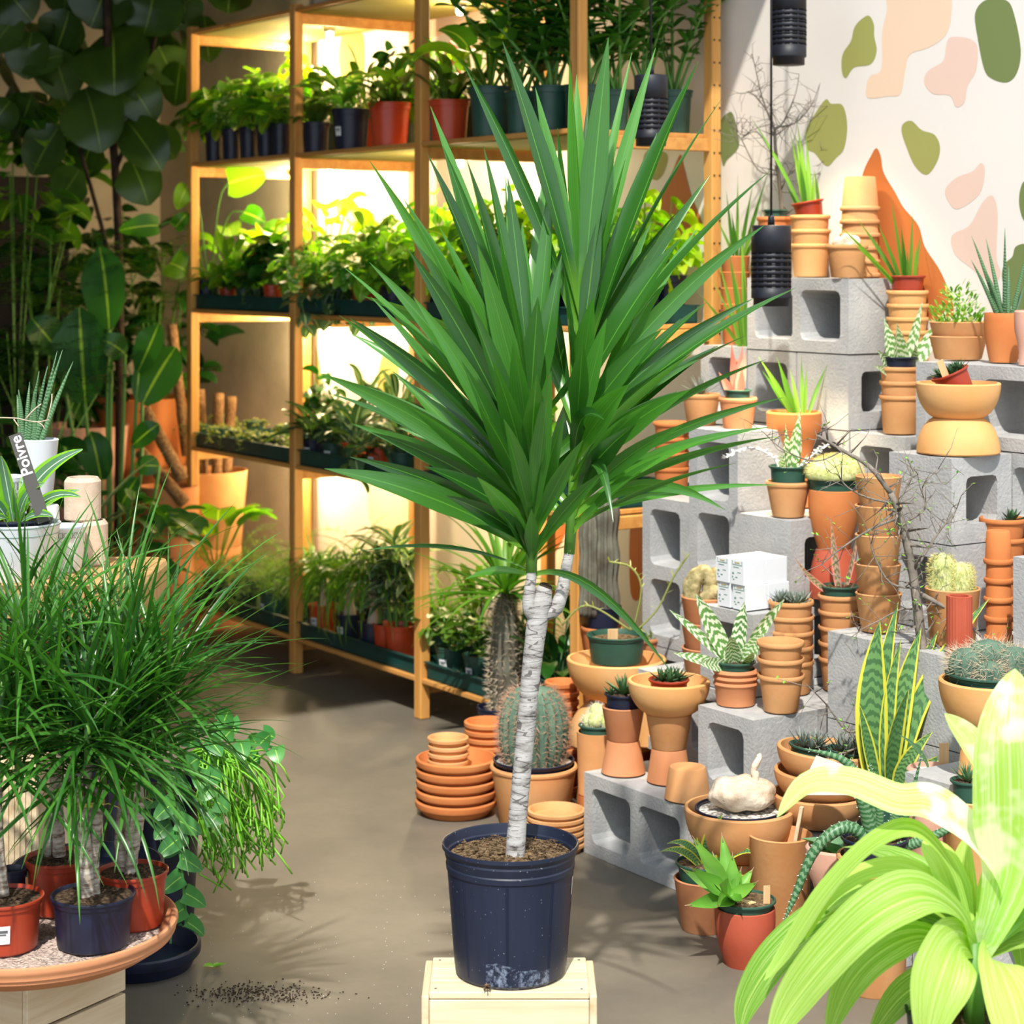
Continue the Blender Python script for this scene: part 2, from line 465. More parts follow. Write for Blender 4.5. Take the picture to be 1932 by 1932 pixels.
# ================================================================ ROOM
def mat_concrete(name, c1, c2, c3, scale=3, rough=0.6, bump=0.2, spec=0.3):
    t = NT(name); v = t.coord()
    n1 = t.noise(scale, 6, v, 0.65); n2 = t.noise(scale * 14, 4, v, 0.6)
    col = t.mix(t.math('MULTIPLY', n2, 0.55), t.ramp(n1, [(0.32, c1), (0.68, c2)]), c3)
    t.base(col); t.rough(rough, spec); t.bump(t.noise(scale * 30, 4, v), bump, 0.002)
    return t.m
MT['floor'] = mat_concrete('floor_concrete', hx('#5A554C'), hx('#847A6A'), hx('#6C675E'), 1.6, 0.5, 0.08, 0.35)
MT['concrete'] = mat_concrete('wall_concrete', hx('#A09684'), hx('#D0C4AE'), hx('#B4A690'), 2.2, 0.8, 0.3)
MT['block'] = mat_concrete('block_concrete', hx('#A4A5A6'), hx('#C9C8C4'), hx('#94969A'), 5, 0.95, 0.9, 0.1)
MT['mural'] = mat_plain('mural_white', hx('#E6DFD8'), 0.6, 0.3)
MT['m_green'] = mat_plain('mural_green', hx('#A0A05C'), 0.7, 0.2)
MT['m_dgreen'] = mat_plain('mural_dark_green', hx('#74824F'), 0.7, 0.2)
MT['m_peach'] = mat_plain('mural_peach', hx('#E8CBB0'), 0.7, 0.2)
MT['m_pink'] = mat_plain('mural_pink', hx('#E2C4B4'), 0.7, 0.2)
MT['m_orange'] = mat_plain('mural_orange', hx('#C0703A'), 0.7, 0.2)
MT['ceil'] = mat_plain('ceiling_paint', hx('#6C665E'), 0.9, 0.1)
MT['ceil_d'] = mat_plain('dark_wall', hx('#3A3632'), 0.9, 0.1)

WB = 3.756           # mural wall
A0 = -6.85           # first post of the shelving
AE = -8.3            # end wall
fl = MB()
fl.add([(-9, -1.5, 0), (9, -1.5, 0), (9, 12, 0), (-9, 12, 0)], [(0, 1, 2, 3)], smooth=False)
struct('floor', fl, ['floor'])

w = MB()
def slab(mb, a0, a1, b0, b1, z0, z1, mi=0):
    c = uv((a0 + a1) / 2, (b0 + b1) / 2, (z0 + z1) / 2)
    mb.box(c, (abs(a1 - a0), abs(b1 - b0), z1 - z0), RZ, mi)
slab(w, A0 - 0.03, -0.9, WB, WB + 0.15, 0, 2.75)
def zp(s, sc=3.22, ox=1332, oy=0):
    return [(ox + x / sc, oy + y / sc) for x, y in s]
blobs = [
 (1, zp([(990,95),(1020,150),(1022,220),(1037,310),(1000,390),(900,410),(850,475),(825,430),(830,330),(880,250),(900,170),(940,120)])),
 (3, zp([(1105,-60),(1280,-90),(1470,-60),(1490,100),(1450,220),(1350,290),(1240,330),(1210,430),(1180,570),(1100,585),(985,595),(975,520),(1000,460),(1065,420),(1070,200),(1100,60)])),
 (4, zp([(1490,225),(1600,235),(1650,290),(1640,430),(1590,520),(1570,620),(1520,650),(1480,580),(1380,570),(1325,500),(1350,430),(1440,370),(1460,270)])),
 (2, zp([(1700,0),(1820,0),(1870,80),(1912,300),(1890,440),(1830,500),(1740,480),(1690,420),(1650,230),(1635,80)])),
 (1, zp([(725,605),(760,630),(830,640),(858,760),(840,900),(790,960),(740,1010),(700,980),(660,930),(612,900),(605,800),(650,710)])),
 (1, zp([(1250,735),(1310,790),(1390,820),(1422,900),(1400,990),(1340,1062),(1270,1010),(1220,900),(1188,800),(1200,750)])),
 (5, zp([(1035,900),(1062,950),(1080,1050),(1150,1170),(1200,1260),(1290,1370),(1330,1500),(1420,1640),(1480,1780),(1505,1880),(1470,1930),(1200,1950),(900,1900),(880,1400),(945,1080),(1000,950)])),
 (4, zp([(1670,990),(1695,1040),(1660,1180),(1530,1270),(1470,1220),(1455,1150),(1520,1080),(1620,1040)])),
 (4, zp([(1740,1190),(1772,1300),(1765,1560),(1790,1660),(1740,1720),(1600,1620),(1510,1540),(1495,1430),(1600,1370),(1680,1230)])),
 (2, zp([(1932,1100),(1905,1170),(1905,1260),(1932,1340),(1990,1360),(2010,1220),(1980,1100)])),
 (2, zp([(1940,1480),(1880,1500),(1860,1560),(1810,1610),(1800,1700),(1850,1850),(1932,2000),(2020,2000),(2040,1700),(2000,1500)])),
 (2, zp([(145,680),(170,720),(200,850),(190,910),(130,970),(100,1000),(80,760)])),
 (5, [(1283,292),(1292,320),(1305,370),(1326,430),(1300,470),(1245,470),(1232,400),(1262,340)]),
 (1, [(1225,283),(1258,290),(1255,320),(1240,340),(1222,330),(1214,300)]),
 (1, [(648,60),(680,58),(688,90),(684,150),(650,160),(638,110)]),
 (1, [(566,650),(590,640),(604,690),(606,740),(596,780),(560,780),(552,700)]),
 (1, [(725,660),(748,650),(752,720),(745,780),(715,780),(712,720)]),
 (3, [(812,40),(880,10),(925,30),(915,90),(870,85),(850,60),(815,70)]),
 (5, [(848,78),(858,70),(866,100),(868,160),(842,160),(840,110)]),
 (5, [(1040,45),(1062,30),(1072,60),(1064,110),(1030,100)]),
 (1, [(1120,970),(1150,1000),(1158,1040),(1140,1080),(1110,1060),(1108,1000)]),
 (5, [(1190,980),(1215,960),(1225,1040),(1215,1120),(1190,1120)]),
 (5, [(1000,850),(1060,870),(1080,960),(1040,1050),(1000,1000)]),
 (3, [(700,900),(760,880),(790,940),(760,1000),(700,990)]),
]
for mi, pts in blobs:
    pp = smooth_closed([wall_pt(x, y, WB - 0.0005) for x, y in pts], 5)
    w.add(pp, [tuple(range(len(pp)))], mi=mi, smooth=False)
struct('wall_right', w, ['mural', 'm_green', 'm_dgreen', 'm_peach', 'm_pink', 'm_orange'])
w2 = MB(); slab(w2, AE - 0.1, A0 - 0.03, WB - 0.01, WB + 0.15, 0, 2.75); struct('wall_back_right', w2, ['concrete'])
w3 = MB(); slab(w3, AE - 0.15, AE, -3.2, WB + 0.15, 0, 2.75); struct('wall_back', w3, ['concrete'])
w4 = MB(); slab(w4, AE - 0.15, -4.0, -3.2, -3.05, 0, 2.75); struct('wall_left', w4, ['ceil_d'])
cl = MB(); slab(cl, AE - 0.15, -3.9, -3.2, WB + 0.15, 2.75, 2.85); struct('ceiling', cl, ['ceil'])
# dark doorway in the back wall
d1 = MB(); slab(d1, AE, AE + 0.03, 1.9, 3.3, 0, 1.75); d1o = struct('door_1', d1, ['ceil_d'])
d1 = MB(); slab(d1, AE, AE + 0.05, 3.3, 3.36, 0, 1.8); slab(d1, AE, AE + 0.05, 1.84, 3.36, 1.75, 1.8)
struct('trim_1', d1, ['concrete'])

# ================================================================ SHELVING
sh = thing('shelving_unit', 'tall open pine shelving unit full of potted plants in front of the painted wall', 'shelving', uv(A0, 3.206), RZ)
LV = [0.125, 0.705, 1.215, 1.755, 2.245]       # top faces of the shelves
PW, PD = 0.040, 0.034
def part_box(name, mats, boxes, parent, bev=0.002):
    mb = MB()
    for c, d, *r in boxes: mb.box(c, d, 0, r[0] if r else 0, bev=bev)
    return mb.build(name, mats, parent)
for k in range(4):
    x = 0.81 * k
    for yb, nm in ((0.0, 'post'), (0.47, 'post')):
        mb = MB(); mb.box((x, yb + PD / 2, 1.13), (PW, PD, 2.26), bev=0.003)
        if k == 3 and yb > 0:
            for i in range(34):
                for dx in (-0.010, 0.010):
                    mb.box((x + 0.0205, yb + PD / 2 + dx, 0.1 + i * 0.064), (0.003, 0.005, 0.005), mi=1)
        mb.build(nm, ['pine', 'black'], sh)
    for z in LV:
        part_box('side_rail', 'pine_u', [((x, 0.25, z - 0.033), (0.018, 0.44, 0.036))], sh)
for k in range(3):
    x0 = 0.81 * k + PW / 2; x1 = 0.81 * (k + 1) - PW / 2
    for z in LV:
        part_box('shelf', ['pine_u', 'under'], [(((x0 + x1) / 2, 0.252, z - 0.007), (x1 - x0, 0.50, 0.014)),
                                     (((x0 + x1) / 2, 0.252, z - 0.0155), (x1 - x0 - 0.004, 0.46, 0.003), 1)], sh)

# lamps clipped under the shelves
lamp_me = None
def shelf_lamp(a, b, z, label, e):
    global lamp_me
    t = thing('shelf_lamp', label, 'lamp', uv(a, b, z), RZ, 'small lamps under the shelves')
    if lamp_me is None:
        h = MB(); h.lathe([(0.0, 0), (0.024, 0), (0.024, -0.012), (0.018, -0.022), (0.012, -0.022)], 16)
        bb = MB(); bb.lathe([(0.012, -0.022), (0.013, -0.034), (0.008, -0.042), (0.0, -0.044)], 12)
        lamp_me = (mesh_from(h, 'housing', ['metal']), mesh_from(bb, 'bulb', ['bulb']))
    ho = obj('housing', lamp_me[0], t); obj('bulb', lamp_me[1], ho)
    ld = bpy.data.lights.new('shelf_light', 'POINT'); ld.energy = e; ld.color = (1.0, 0.76, 0.44); ld.shadow_soft_size = 0.03
    lo = bpy.data.objects.new('shelf_light', ld); COL.objects.link(lo); lo.parent = t; lo.location = (0, 0, -0.065)
NM = ['top', 'second', 'third', 'fourth']
for li, z in enumerate((2.226, 1.736, 1.196, 0.686)):
    for bi, (px, bn) in enumerate(((553, 'far left bay'), (622, 'middle bay'), (868, 'bay next to the corner post'))):
        e = (11.0, 9.0, 10.0)[bi] * (0.8, 1, 1.0, 0.7)[li]
        b = 3.50 if bi else 3.60  # far left lamps stand unseen behind the post, added to light the wall
        shelf_lamp(a_of(px, b), b, z, 'small lit lamp under the %s shelf in the %s' % (NM[li], bn), e)

# ================================================================ CONCRETE BLOCKS
def cell(mb, P, Q, D, org, p0, p1, q0, q1, depth, ml, mr, mb_, mt, r=0.018):
    """one hollow cell: outer rect p0..p1,q0..q1 extruded along D by depth, hole inset by margins"""
    i0, i1, j0, j1 = p0 + ml, p1 - mr, q0 + mb_, q1 - mt
    inner = []; outer = []
    k = r * 0.3
    for (cx, cy, X, Y, sx, sy) in ((i1, j0, p1, q0, 1, -1), (i1, j1, p1, q1, 1, 1), (i0, j1, p0, q1, -1, 1), (i0, j0, p0, q0, -1, -1)):
        c = [((cx, cy - sy * r), (X, cy - sy * r)), ((cx - sx * k, cy - sy * k), (X, Y)), ((cx - sx * r, cy), (cx - sx * r, Y))]
        if sx * sy < 0: c = c[::-1]
        for a, b in c: inner.append(a); outer.append(b)
    n = 12; vs = []
    for d in (0.0, depth):
        e = 0.012 if d > 0 else 0.0
        for (a, b) in inner:
            cx, cy = (i0 + i1) / 2, (j0 + j1) / 2
            a2 = a + (cx - a) * e / 0.06; b2 = b + (cy - b) * e / 0.06
            vs.append(org + P * a2 + Q * b2 + D * d)
        for (a, b) in outer: vs.append(org + P * a + Q * b + D * d)
    fs = []
    for i in range(n):
        j = (i + 1) % n
        fs += [(i, n + i, n + j, j), (2 * n + j, 3 * n + j, 3 * n + i, 2 * n + i),
               (i, j, 2 * n + j, 2 * n + i), (n + j, n + i, 3 * n + i, 3 * n + j)]
    mb.add(vs, fs, smooth=False)
X_, Y_, Z_ = Vector((1, 0, 0)), Vector((0, 1, 0)), Vector((0, 0, 1))
O_ = Vector((0, 0, 0))
blk = {}
def block_mesh(kind):
    if kind in blk: return blk[kind]
    mb = MB(); L = 0.388; s = 0.190
    if kind == 'flat':       # long side along the wall, openings forward
        cell(mb, X_, Z_, Y_, O_, 0, L / 2, 0, s, s, 0.03, 0.015, 0.03, 0.03)
        cell(mb, X_, Z_, Y_, O_, L / 2, L, 0, s, s, 0.015, 0.03, 0.03, 0.03)
    elif kind == 'stand':    # on end, openings forward
        cell(mb, X_, Z_, Y_, O_, 0, s, 0, L / 2, s, 0.033, 0.033, 0.03, 0.018)
        cell(mb, X_, Z_, Y_, O_, 0, s, L / 2, L, s, 0.033, 0.033, 0.018, 0.03)
    elif kind == 'halfv':
        cell(mb, X_, Z_, Y_, O_, 0, s, 0, s, s, 0.033, 0.033, 0.03, 0.03)
    elif kind == 'halfu':    # opening faces along the wall
        cell(mb, Y_, Z_, X_, O_, 0, s, 0, s, s, 0.033, 0.033, 0.03, 0.03)
    elif kind == 'end':      # long side into the wall, openings along the wall
        cell(mb, Y_, Z_, X_, O_, 0, L / 2, 0, s, s, 0.03, 0.015, 0.03, 0.03)
        cell(mb, Y_, Z_, X_, O_, L / 2, L, 0, s, s, 0.015, 0.03, 0.03, 0.03)
    me = mesh_from(mb, 'block_' + kind, ['block'])
    import bmesh
    bm = bmesh.new(); bm.from_mesh(me); bmesh.ops.recalc_face_normals(bm, faces=bm.faces); bm.to_mesh(me); bm.free()
    blk[kind] = me; return me
def block(kind, a, b, lev, label):
    o = obj('concrete_block', block_mesh(kind), None, uv(a, b, lev * m_ + 0.001), RZ)
    tag(o, label, 'concrete block', 'hollow concrete blocks stacked as plant steps')
    return o
block('flat', -3.83, 2.808, 0, 'concrete block lying on the floor nearest the hero pot, carrying the waisted clay pots')
block('flat', -3.83, 3.003, 0, 'concrete block on the floor directly behind the front two-hole block')
block('flat', -3.83, 3.198, 0, 'concrete block on the floor, third back from the front two-hole block')
block('flat', -3.24, 2.88, 0, 'floor-level concrete block under the three leaning bowls')
block('halfv', -2.86, 2.885, 1, 'square concrete block under the upturned pot of the grey spiny cactus')
block('flat', -2.84, 2.885, 0, 'floor-level concrete block under the grey spiny cactus bowl')
block('halfv', -3.555, 2.929, 1, 'square concrete block with one opening below the pot in ringed terracotta')
block('halfv', -3.555, 3.123, 1, 'square concrete block right behind the ringed terracotta pot step')
block('halfv', -3.555, 3.317, 1, 'square concrete block under the pot stack with the pink banded plant')
block('flat', -3.955, 3.065, 1, 'concrete block under the brain cactus pots')
block('flat', -3.955, 3.26, 1, 'concrete block below the two standing blocks, second course')
block('stand', -4.202, 3.272, 0, 'concrete block standing on end on the floor under the leftmost grey step')
block('stand', -4.202, 3.272, 2, 'concrete block standing on end, leftmost of the grey steps')
block('stand', -4.008, 3.272, 3, 'concrete block standing on end under the two matching clay pots')
block('halfv', -4.008, 3.272, 2, 'square concrete block under the taller standing block')
block('end', -3.812, 3.27, 3, 'solid-ended concrete block just above the white boxes')
block('end', -3.812, 3.27, 2, 'concrete block behind the white boxes, under the solid-ended block')
block('halfv', -3.722, 3.073, 2, 'square concrete block ledge carrying the stack of white boxes')
block('halfv', -3.528, 3.34, 2, 'square concrete block behind the pink banded plant')
for lev, nm in ((0, 'first'), (1, 'second')):
    block('flat', -4.113, 3.562, lev, 'concrete block against the wall in the %s course, left part of the steps' % nm)
    block('flat', -3.72, 3.562, lev, 'concrete block against the wall in the %s course, right part of the steps' % nm)
for lev, nm in ((2, 'third'), (3, 'fourth'), (4, 'fifth')):
    block('halfv', -4.113, 3.562, lev, 'square concrete block against the wall in the %s course, left end' % nm)
    block('flat' if lev < 4 else 'halfv', -3.615 if lev < 4 else -3.918, 3.562, lev, 'concrete block against the wall in the %s course, right of the left end' % nm)
block('halfv', -3.722, 3.562, 4, 'concrete block whose top carries the three-pot stack with the toothed plant')
block('halfv', -4.113, 3.56, 5, 'square holed concrete block just beneath the topmost block, behind the hanging lamp')
block('halfu', -3.918, 3.56, 5, 'square concrete block beneath the topmost block, smooth face forward')
block('flat', -4.113, 3.558, 6, 'topmost concrete block with two openings, carrying stacked clay pots')
block('stand', -4.31, 3.56, 0, 'concrete block standing on the floor beside the shelving corner post')
block('stand', -4.31, 3.56, 2, 'concrete block on end between floor block and upper block by the shelving corner')
block('stand', -4.31, 3.56, 4, 'concrete block on end under the yellow clay stack by the shelving corner')
# right tower
block('end', -3.29, 3.08, 0, 'floor-level concrete block beneath the right tower')
block('end', -3.29, 3.08, 1, 'second-course concrete block beneath the right tower')
block('end', -3.29, 3.08, 2, 'concrete block with sunlit top under the tall orange pot column')
block('end', -3.09, 3.08, 0, 'floor-level concrete block right of the tower foot')
block('end', -3.09, 3.08, 1, 'second-course concrete block right of the tower foot')
block('end', -3.09, 3.08, 2, 'concrete block under the golden cactus bowl')
block('stand', -2.89, 3.22, 0, 'concrete block standing on the floor at the right picture edge')
block('halfv', -3.29, 3.268, 3, 'square concrete block with opening beside the golden cactus')
block('halfu', -3.29, 3.268, 4, 'square concrete block under the two big bowls, opening to the right')
block('flat', -3.21, 3.475, 3, 'concrete block behind the golden cactus, fourth course')
block('flat', -3.32, 3.475, 4, 'concrete block behind the two big bowls')
block('flat', -3.41, 3.475, 5, 'concrete block carrying the smooth orange pot at the right')
block('stand', -2.886, 3.225, 2.02, 'tall standing concrete block cut by the right picture edge')

# ================================================================ PENDANT LAMPS
def pendant(px, Y, z0, z1, r, label, lit=True):
    p = at(px, 488, Y); p.z = z0; L = z1 - z0
    t = thing('pendant_lamp', label, 'pendant lamp', p, 0, 'black cylinder pendant lamps')
    mb = MB()
    prof = [(r * .9, 0.0), (r * .9, 0.018), (r, 0.02), (r, 0.022)]
    for k in range(3):
        zc = L * (0.30 + 0.145 * k)
        prof += [(r, zc - .014), (r * .97, zc - .0135), (r * .97, zc - .011), (r, zc - .0105), (r, zc - .0015), (r * .97, zc - .001), (r * .97, zc + .0015), (r, zc + .002),
                 (r, zc + .0105), (r * .97, zc + .011), (r * .97, zc + .0135), (r, zc + .014)]
    prof += [(r, L - 0.003), (r - 0.003, L), (0.0, L)]
    mb.lathe(prof, 40); 
    for k in range(3):     # slots
        zc = L * (0.30 + 0.145 * k)
        for q in (-1, 0, 1):
            for i in range(14):
                a = 2 * pi * i / 14
                mb.box((r * 0.985 * cos(a), r * 0.985 * sin(a), zc + q * .0125), (0.002, 0.013, 0.003), a, 1)
    sh_ = mb.build('shade', ['black', 'slot'], t)
    mb = MB(); mb.lathe([(0, 0.004), (r * .8, 0.004), (r * .8, 0.002), (0, 0.002)], 24); mb.build('diffuser', ['bulb' if lit else 'white'], sh_)
    mb = MB(); mb.lathe([(0.009, L), (0.008, L + 0.02), (0.006, L + 0.024), (0.0, L + 0.025)], 12); mb.build('cord_grip', ['black'], t)
    mb = MB(); mb.tube([(0, 0, L + .02), (0.0, 0, 2.0 - z0 + .2), (0.0, 0, 2.75 - z0 + (0.0))], 0.0028, 6); mb.build('cord', ['black'], t)
    if lit:
        ld = bpy.data.lights.new('pendant_light', 'SPOT'); ld.energy = 16; ld.color = (1, .80, .52); ld.spot_size = radians(95); ld.spot_blend = .6; ld.shadow_soft_size = .03
        lo = bpy.data.objects.new('pendant_light', ld); COL.objects.link(lo); lo.parent = t; lo.location = (0, 0, -0.01)
pendant(1455, 5.02, 1.282, 1.483, 0.0495, 'black slotted cylinder pendant hanging in front of the topmost concrete block')
pendant(1488, 5.20, 1.900, 2.115, 0.0455, 'black cylinder pendant cut by the top picture edge, above the bare twigs')
pendant(1228, 5.33, 1.698, 1.885, 0.0445, 'black cylinder pendant in front of the green pots on the shelf end')

# ================================================================ POTS
pot_cache = {}
def pot_profile(style, rt, rb, h):
    t = 0.004 if rt < 0.07 else 0.006
    P = []
    if style == 'std':        # flower pot with a rim band
        r1 = rt - 0.0035; k = (h - .011) / h
        P = [(0, 0), (rb - .002, 0), (rb, .003), (rb + (r1 - rb) * k, h * k), (rt - .001, h * k + .001), (rt, h * k + .003), (rt, h - .003), (rt - .0015, h), (rt - t + .001, h), (rt - t - .001, h - .004),
             (r1 - t - .001, h * k - .002), (rb - t, 0.010), (0, 0.010)]
    elif style == 'plain':
        P = [(0, 0), (rb - .002, 0), (rb, .003), (rt - .001, h - .004), (rt, h - .002), (rt - .002, h), (rt - t, h), (rt - t - .001, h - .003), (rb - t, 0.008), (0, 0.008)]
    elif style == 'roll':     # thin wall with a rolled lip
        r1 = rt - 0.004
        P = [(0, 0), (rb - .002, 0), (rb, .003), (r1, h - .012), (rt - .001, h - .010), (rt, h - .005), (rt - .002, h), (rt - t - .002, h), (r1 - t, h - .008), (rb - t, 0.008), (0, 0.008)]
    elif style == 'bowl':
        P = [(0, 0), (rb, 0)]
        for i in range(1, 9):
            a = i / 8; P.append((rb + (rt - rb) * sin(a * pi / 2) ** .9, h * (1 - cos(a * pi / 2)) * .5 + h * a * .5 - (.003 if i == 8 else 0)))
        P += [(rt - .002, h), (rt - t - .002, h)]
        for i in range(7, 0, -1):
            a = i / 8; P.append((rb + (rt - rb) * sin(a * pi / 2) ** .9 - t * 1.4, h * (1 - cos(a * pi / 2)) * .5 + h * a * .5 + .002))
        P += [(rb * .8, .010), (0, .010)]
    elif style == 'egg':
        P = [(0, 0), (rb, 0)]
        for i in range(1, 8):
            a = i / 8; P.append((rb + (rt - rb) * min(1, sin(a * pi / 2 * 1.25)) , h * a))
        P += [(rt * .985, h - .002), (rt * .96, h), (rt * .985 - t - .002, h - .002), (rt - t, h * .5), (rb, .014), (0, .012)]
    elif style == 'ring':
        P = [(0, 0), (rb, 0), (rb, .003)]
        z0 = h * .5; P.append((rb + (rt - rb) * .5, z0))
        for i in range(3):
            za = z0 + (h - z0) * i / 3; zb = (h - z0) / 3
            P += [(rt - .003, za + zb * .15), (rt, za + zb * .5), (rt - .003, za + zb * .85), (rt - .006, za + zb)]
        P += [(rt - t - .004, h), (rb - t, .010), (0, .010)]
    elif style == 'bulge':
        P = [(0, 0), (rb, 0), (rb, h * .25), (rb + (rt - rb) * .25, h * .4), (rt * .97, h * .62), (rt, h * .8), (rt, h - .004), (rt - .003, h), (rt - t - .002, h), (rt - t - .004, h * .7), (rb - t, h * .4), (rb - t, .010), (0, .010)]
    elif style == 'nursery':
        k = h * .84
        rm = rb + (rt - .005 - rb) * .84
        P = [(0, 0), (rb - .003, 0), (rb, .003), (rm, k), (rm + .0025, k + .001), (rt - .0025, h - .005), (rt, h - .004), (rt, h - .001), (rt - .0012, h), (rt - .0035, h), (rt - .005, h - .004), (rm - .002, k), (rb - .002, 0.003), (0, 0.003)]
    elif style == 'cyl':
        P = [(0, 0), (rb, 0), (rt, h), (rt - t, h), (rb - t, .01), (0, .01)]
    elif style == 'saucer':
        P = [(0, 0), (rb, 0), (rb + (rt - rb) * .55, h * .45), (rt - .002, h * .52), (rt, h * .62), (rt, h * .92), (rt - .003, h), (rt - .007, h), (rt - .009, h * .85), (rb - .002, h * .28), (0, h * .28)]
    elif style == 'tube':
        P = [(rb * .7, 0), (rb, 0), (rt, h), (rt * .72, h), (rt * .72, h - .01), (rb * .7, 0.001)]
    return P
def pot_mesh(style, rt, rb, h, mat, flip=False):
    key = (style, round(rt, 3), round(rb, 3), round(h, 3), mat, flip)
    if key in pot_cache: return pot_cache[key]
    mb = MB()
    P = pot_profile(style, rt, rb, h)
    if flip: P = [(r, h - z) for r, z in P][::-1]
    n = 48 if rt > .06 else 32
    if style == 'tube':
        mb.lathe(P, 64, ribs=24, amp=0.05)
    else: mb.lathe(P, n)
    me = mesh_from(mb, style + '_pot', [mat]); me.set_sharp_from_angle(angle=0.55)
    pot_cache[key] = me; return me
def soil_mb(r, z, seed=0, amp=.004, n=24):
    rn = random.Random(seed); mb = MB(); vs = [(0, 0, z + amp)]; fs = []
    R = 4
    for k in range(1, R + 1):
        for i in range(n):
            a = 2 * pi * i / n
            vs.append((r * k / R * cos(a), r * k / R * sin(a), z + (rn.uniform(-amp, amp) if k < R else 0)))
    for i in range(n):
        fs.append((0, 1 + i, 1 + (i + 1) % n))
        for k in range(R - 1):
            a = 1 + k * n + i; b = 1 + k * n + (i + 1) % n
            fs.append((a, a + n, b + n, b))
    mb.add(vs, fs); return mb
def clay(style, pos, rt, rb, h, mat, label, flip=False, cat='flower pot', group=None, name=None, tilt=None, rz=None):
    nm = name or {'bowl': 'clay_bowl', 'saucer': 'clay_saucer'}.get(style, 'clay_pot')
    o = obj(nm, pot_mesh(style, rt, rb, h, mat, flip), None, pos)
    if tilt: o.rotation_euler = tilt
    else: o.rotation_euler = (0, 0, rz if rz is not None else random.Random(label).uniform(0, 6))
    return tag(o, label, cat, group)
ORD = ['topmost', 'second from the top', 'third from the top', 'fourth from the top', 'fifth from the top', 'sixth from the top', 'seventh from the top', 'eighth from the top', 'ninth from the top', 'tenth from the top', 'eleventh from the top', 'twelfth from the top']
def stack(pos, n, pitch, style, rt, rb, h, mat, desc, group, flip=False, cat='flower pot', lean=(0, 0), kind='clay pot'):
    """nested stack; returns the height of the topmost rim above pos"""
    rn = random.Random(desc)
    for i in range(n):
        p = pos + Vector((lean[0] * i + rn.uniform(-.001, .001), lean[1] * i + rn.uniform(-.001, .001), i * pitch + 0.0005))
        k = n - 1 - i
        w = ORD[k] if k < n - 1 or n == 1 else 'bottom'
        clay(style, p, rt, rb, h, mat, '%s %s of the %s' % (kind, w, desc), flip, cat, group)
    return (n - 1) * pitch + h

def size(px, pos):   # pixels -> metres at that place
    return px * pos.y / F

# --- on the topmost block
T7 = 7 * m_ + .001
p = on_b(1529, 3.655, T7)
stack(p, 3, size(27, p), 'std', size(38, p), size(31, p), size(62, p), 'terra_y', 'three-pot stack on the topmost block', 'stacked clay pots on the topmost block')
P_SANS1 = p + Vector((0, 0, 2 * size(27, p) + size(62, p)))
p = on_b(1462, 3.655, T7)
stack(p, 3, size(26, p), 'std', size(34, p), size(28, p), size(60, p), 'terra_o', 'orange stack behind the hanging lamp', 'stacked clay pots on the topmost block')
P_TWIG1 = p + Vector((0, 0, 2 * size(26, p) + size(60, p)))
p = on_b(1622, 3.69, T7)
stack(p, 6, size(25, p), 'std', size(38, p), size(29, p), size(64, p), 'terra', 'upside-down tower by the orange painted peak', 'upside-down clay pots on the topmost block', flip=True)
p = on_b(1598, 3.59, T7)
clay('std', p, size(40, p), size(30, p), size(62, p), 'terra', 'clay pot holding a white rounded cactus on the topmost block', group='stacked clay pots on the topmost block')
P_WHITEC = p + Vector((0, 0, size(62, p)))
# --- nine pot stack behind the toothed plant
p = on_b(1712, 3.70, 5 * m_ + .001)
pt = (1.4 - (548 - HZ) / F * p.y - p.z - size(62, p)) / 8
stack(p, 9, pt, 'std', size(40, p), size(31, p), size(62, p), 'terra_y', 'tall tower behind the toothed plant', 'nested clay pots in the tall tower')
P_SANS2 = p + Vector((0, 0, 8 * pt + size(62, p)))
p = on_b(1698, 3.61, 5 * m_ + .001)
stack(p, 3, size(27, p), 'std', size(39, p), size(31, p), size(72, p), 'terra', 'three-pot stack under the toothed plant', 'three nested clay pots')
P_TOOTH = p + Vector((0, 0, 2 * size(27, p) + size(72, p)))
# --- two bowls
p = on_b(1808, 3.36, 5 * m_ + .001)
hb = size(66, p)
clay('bowl', p, size(78, p), size(47, p), hb, 'terra_y', 'big smooth clay bowl turned upside down on a grey block, carrying another bowl', True, 'bowl', 'pair of big smooth bowls')
clay('bowl', p + Vector((0, 0, hb + .0005)), size(79, p), size(47, p), hb, 'terra_y', 'big smooth clay bowl standing upright on an upturned bowl', False, 'bowl', 'pair of big smooth bowls')
P_TILT = p + Vector((0, 0, 2 * hb))
p = on_b(1808, 3.60, 5 * m_ + .001)
p = uv(a_of(1808, 3.60), 3.60, 6 * m_ + .001)
stack(p, 2, size(27, p), 'plain', size(54, p), size(44, p), size(44, p), 'terra', 'wide bowl pots under the bushy spurge', 'wide clay bowls')
P_SPURGE = p + Vector((0, 0, size(27, p) + size(44, p)))
p = uv(a_of(1893, 3.585), 3.585, 6 * m_ + .001)
clay('egg', p, size(36, p), size(26, p), size(93, p), 'terra_o', 'smooth orange round-bottomed pot on the right high step')
P_SANS3 = p + Vector((0, 0, size(93, p)))
p = uv(a_of(1944, 3.54), 3.54, 6 * m_ + .001)
clay('bulge', p, size(30, p), size(22, p), size(103, p), 'terra_p', 'pale pink bulging pot cut by the right picture edge')
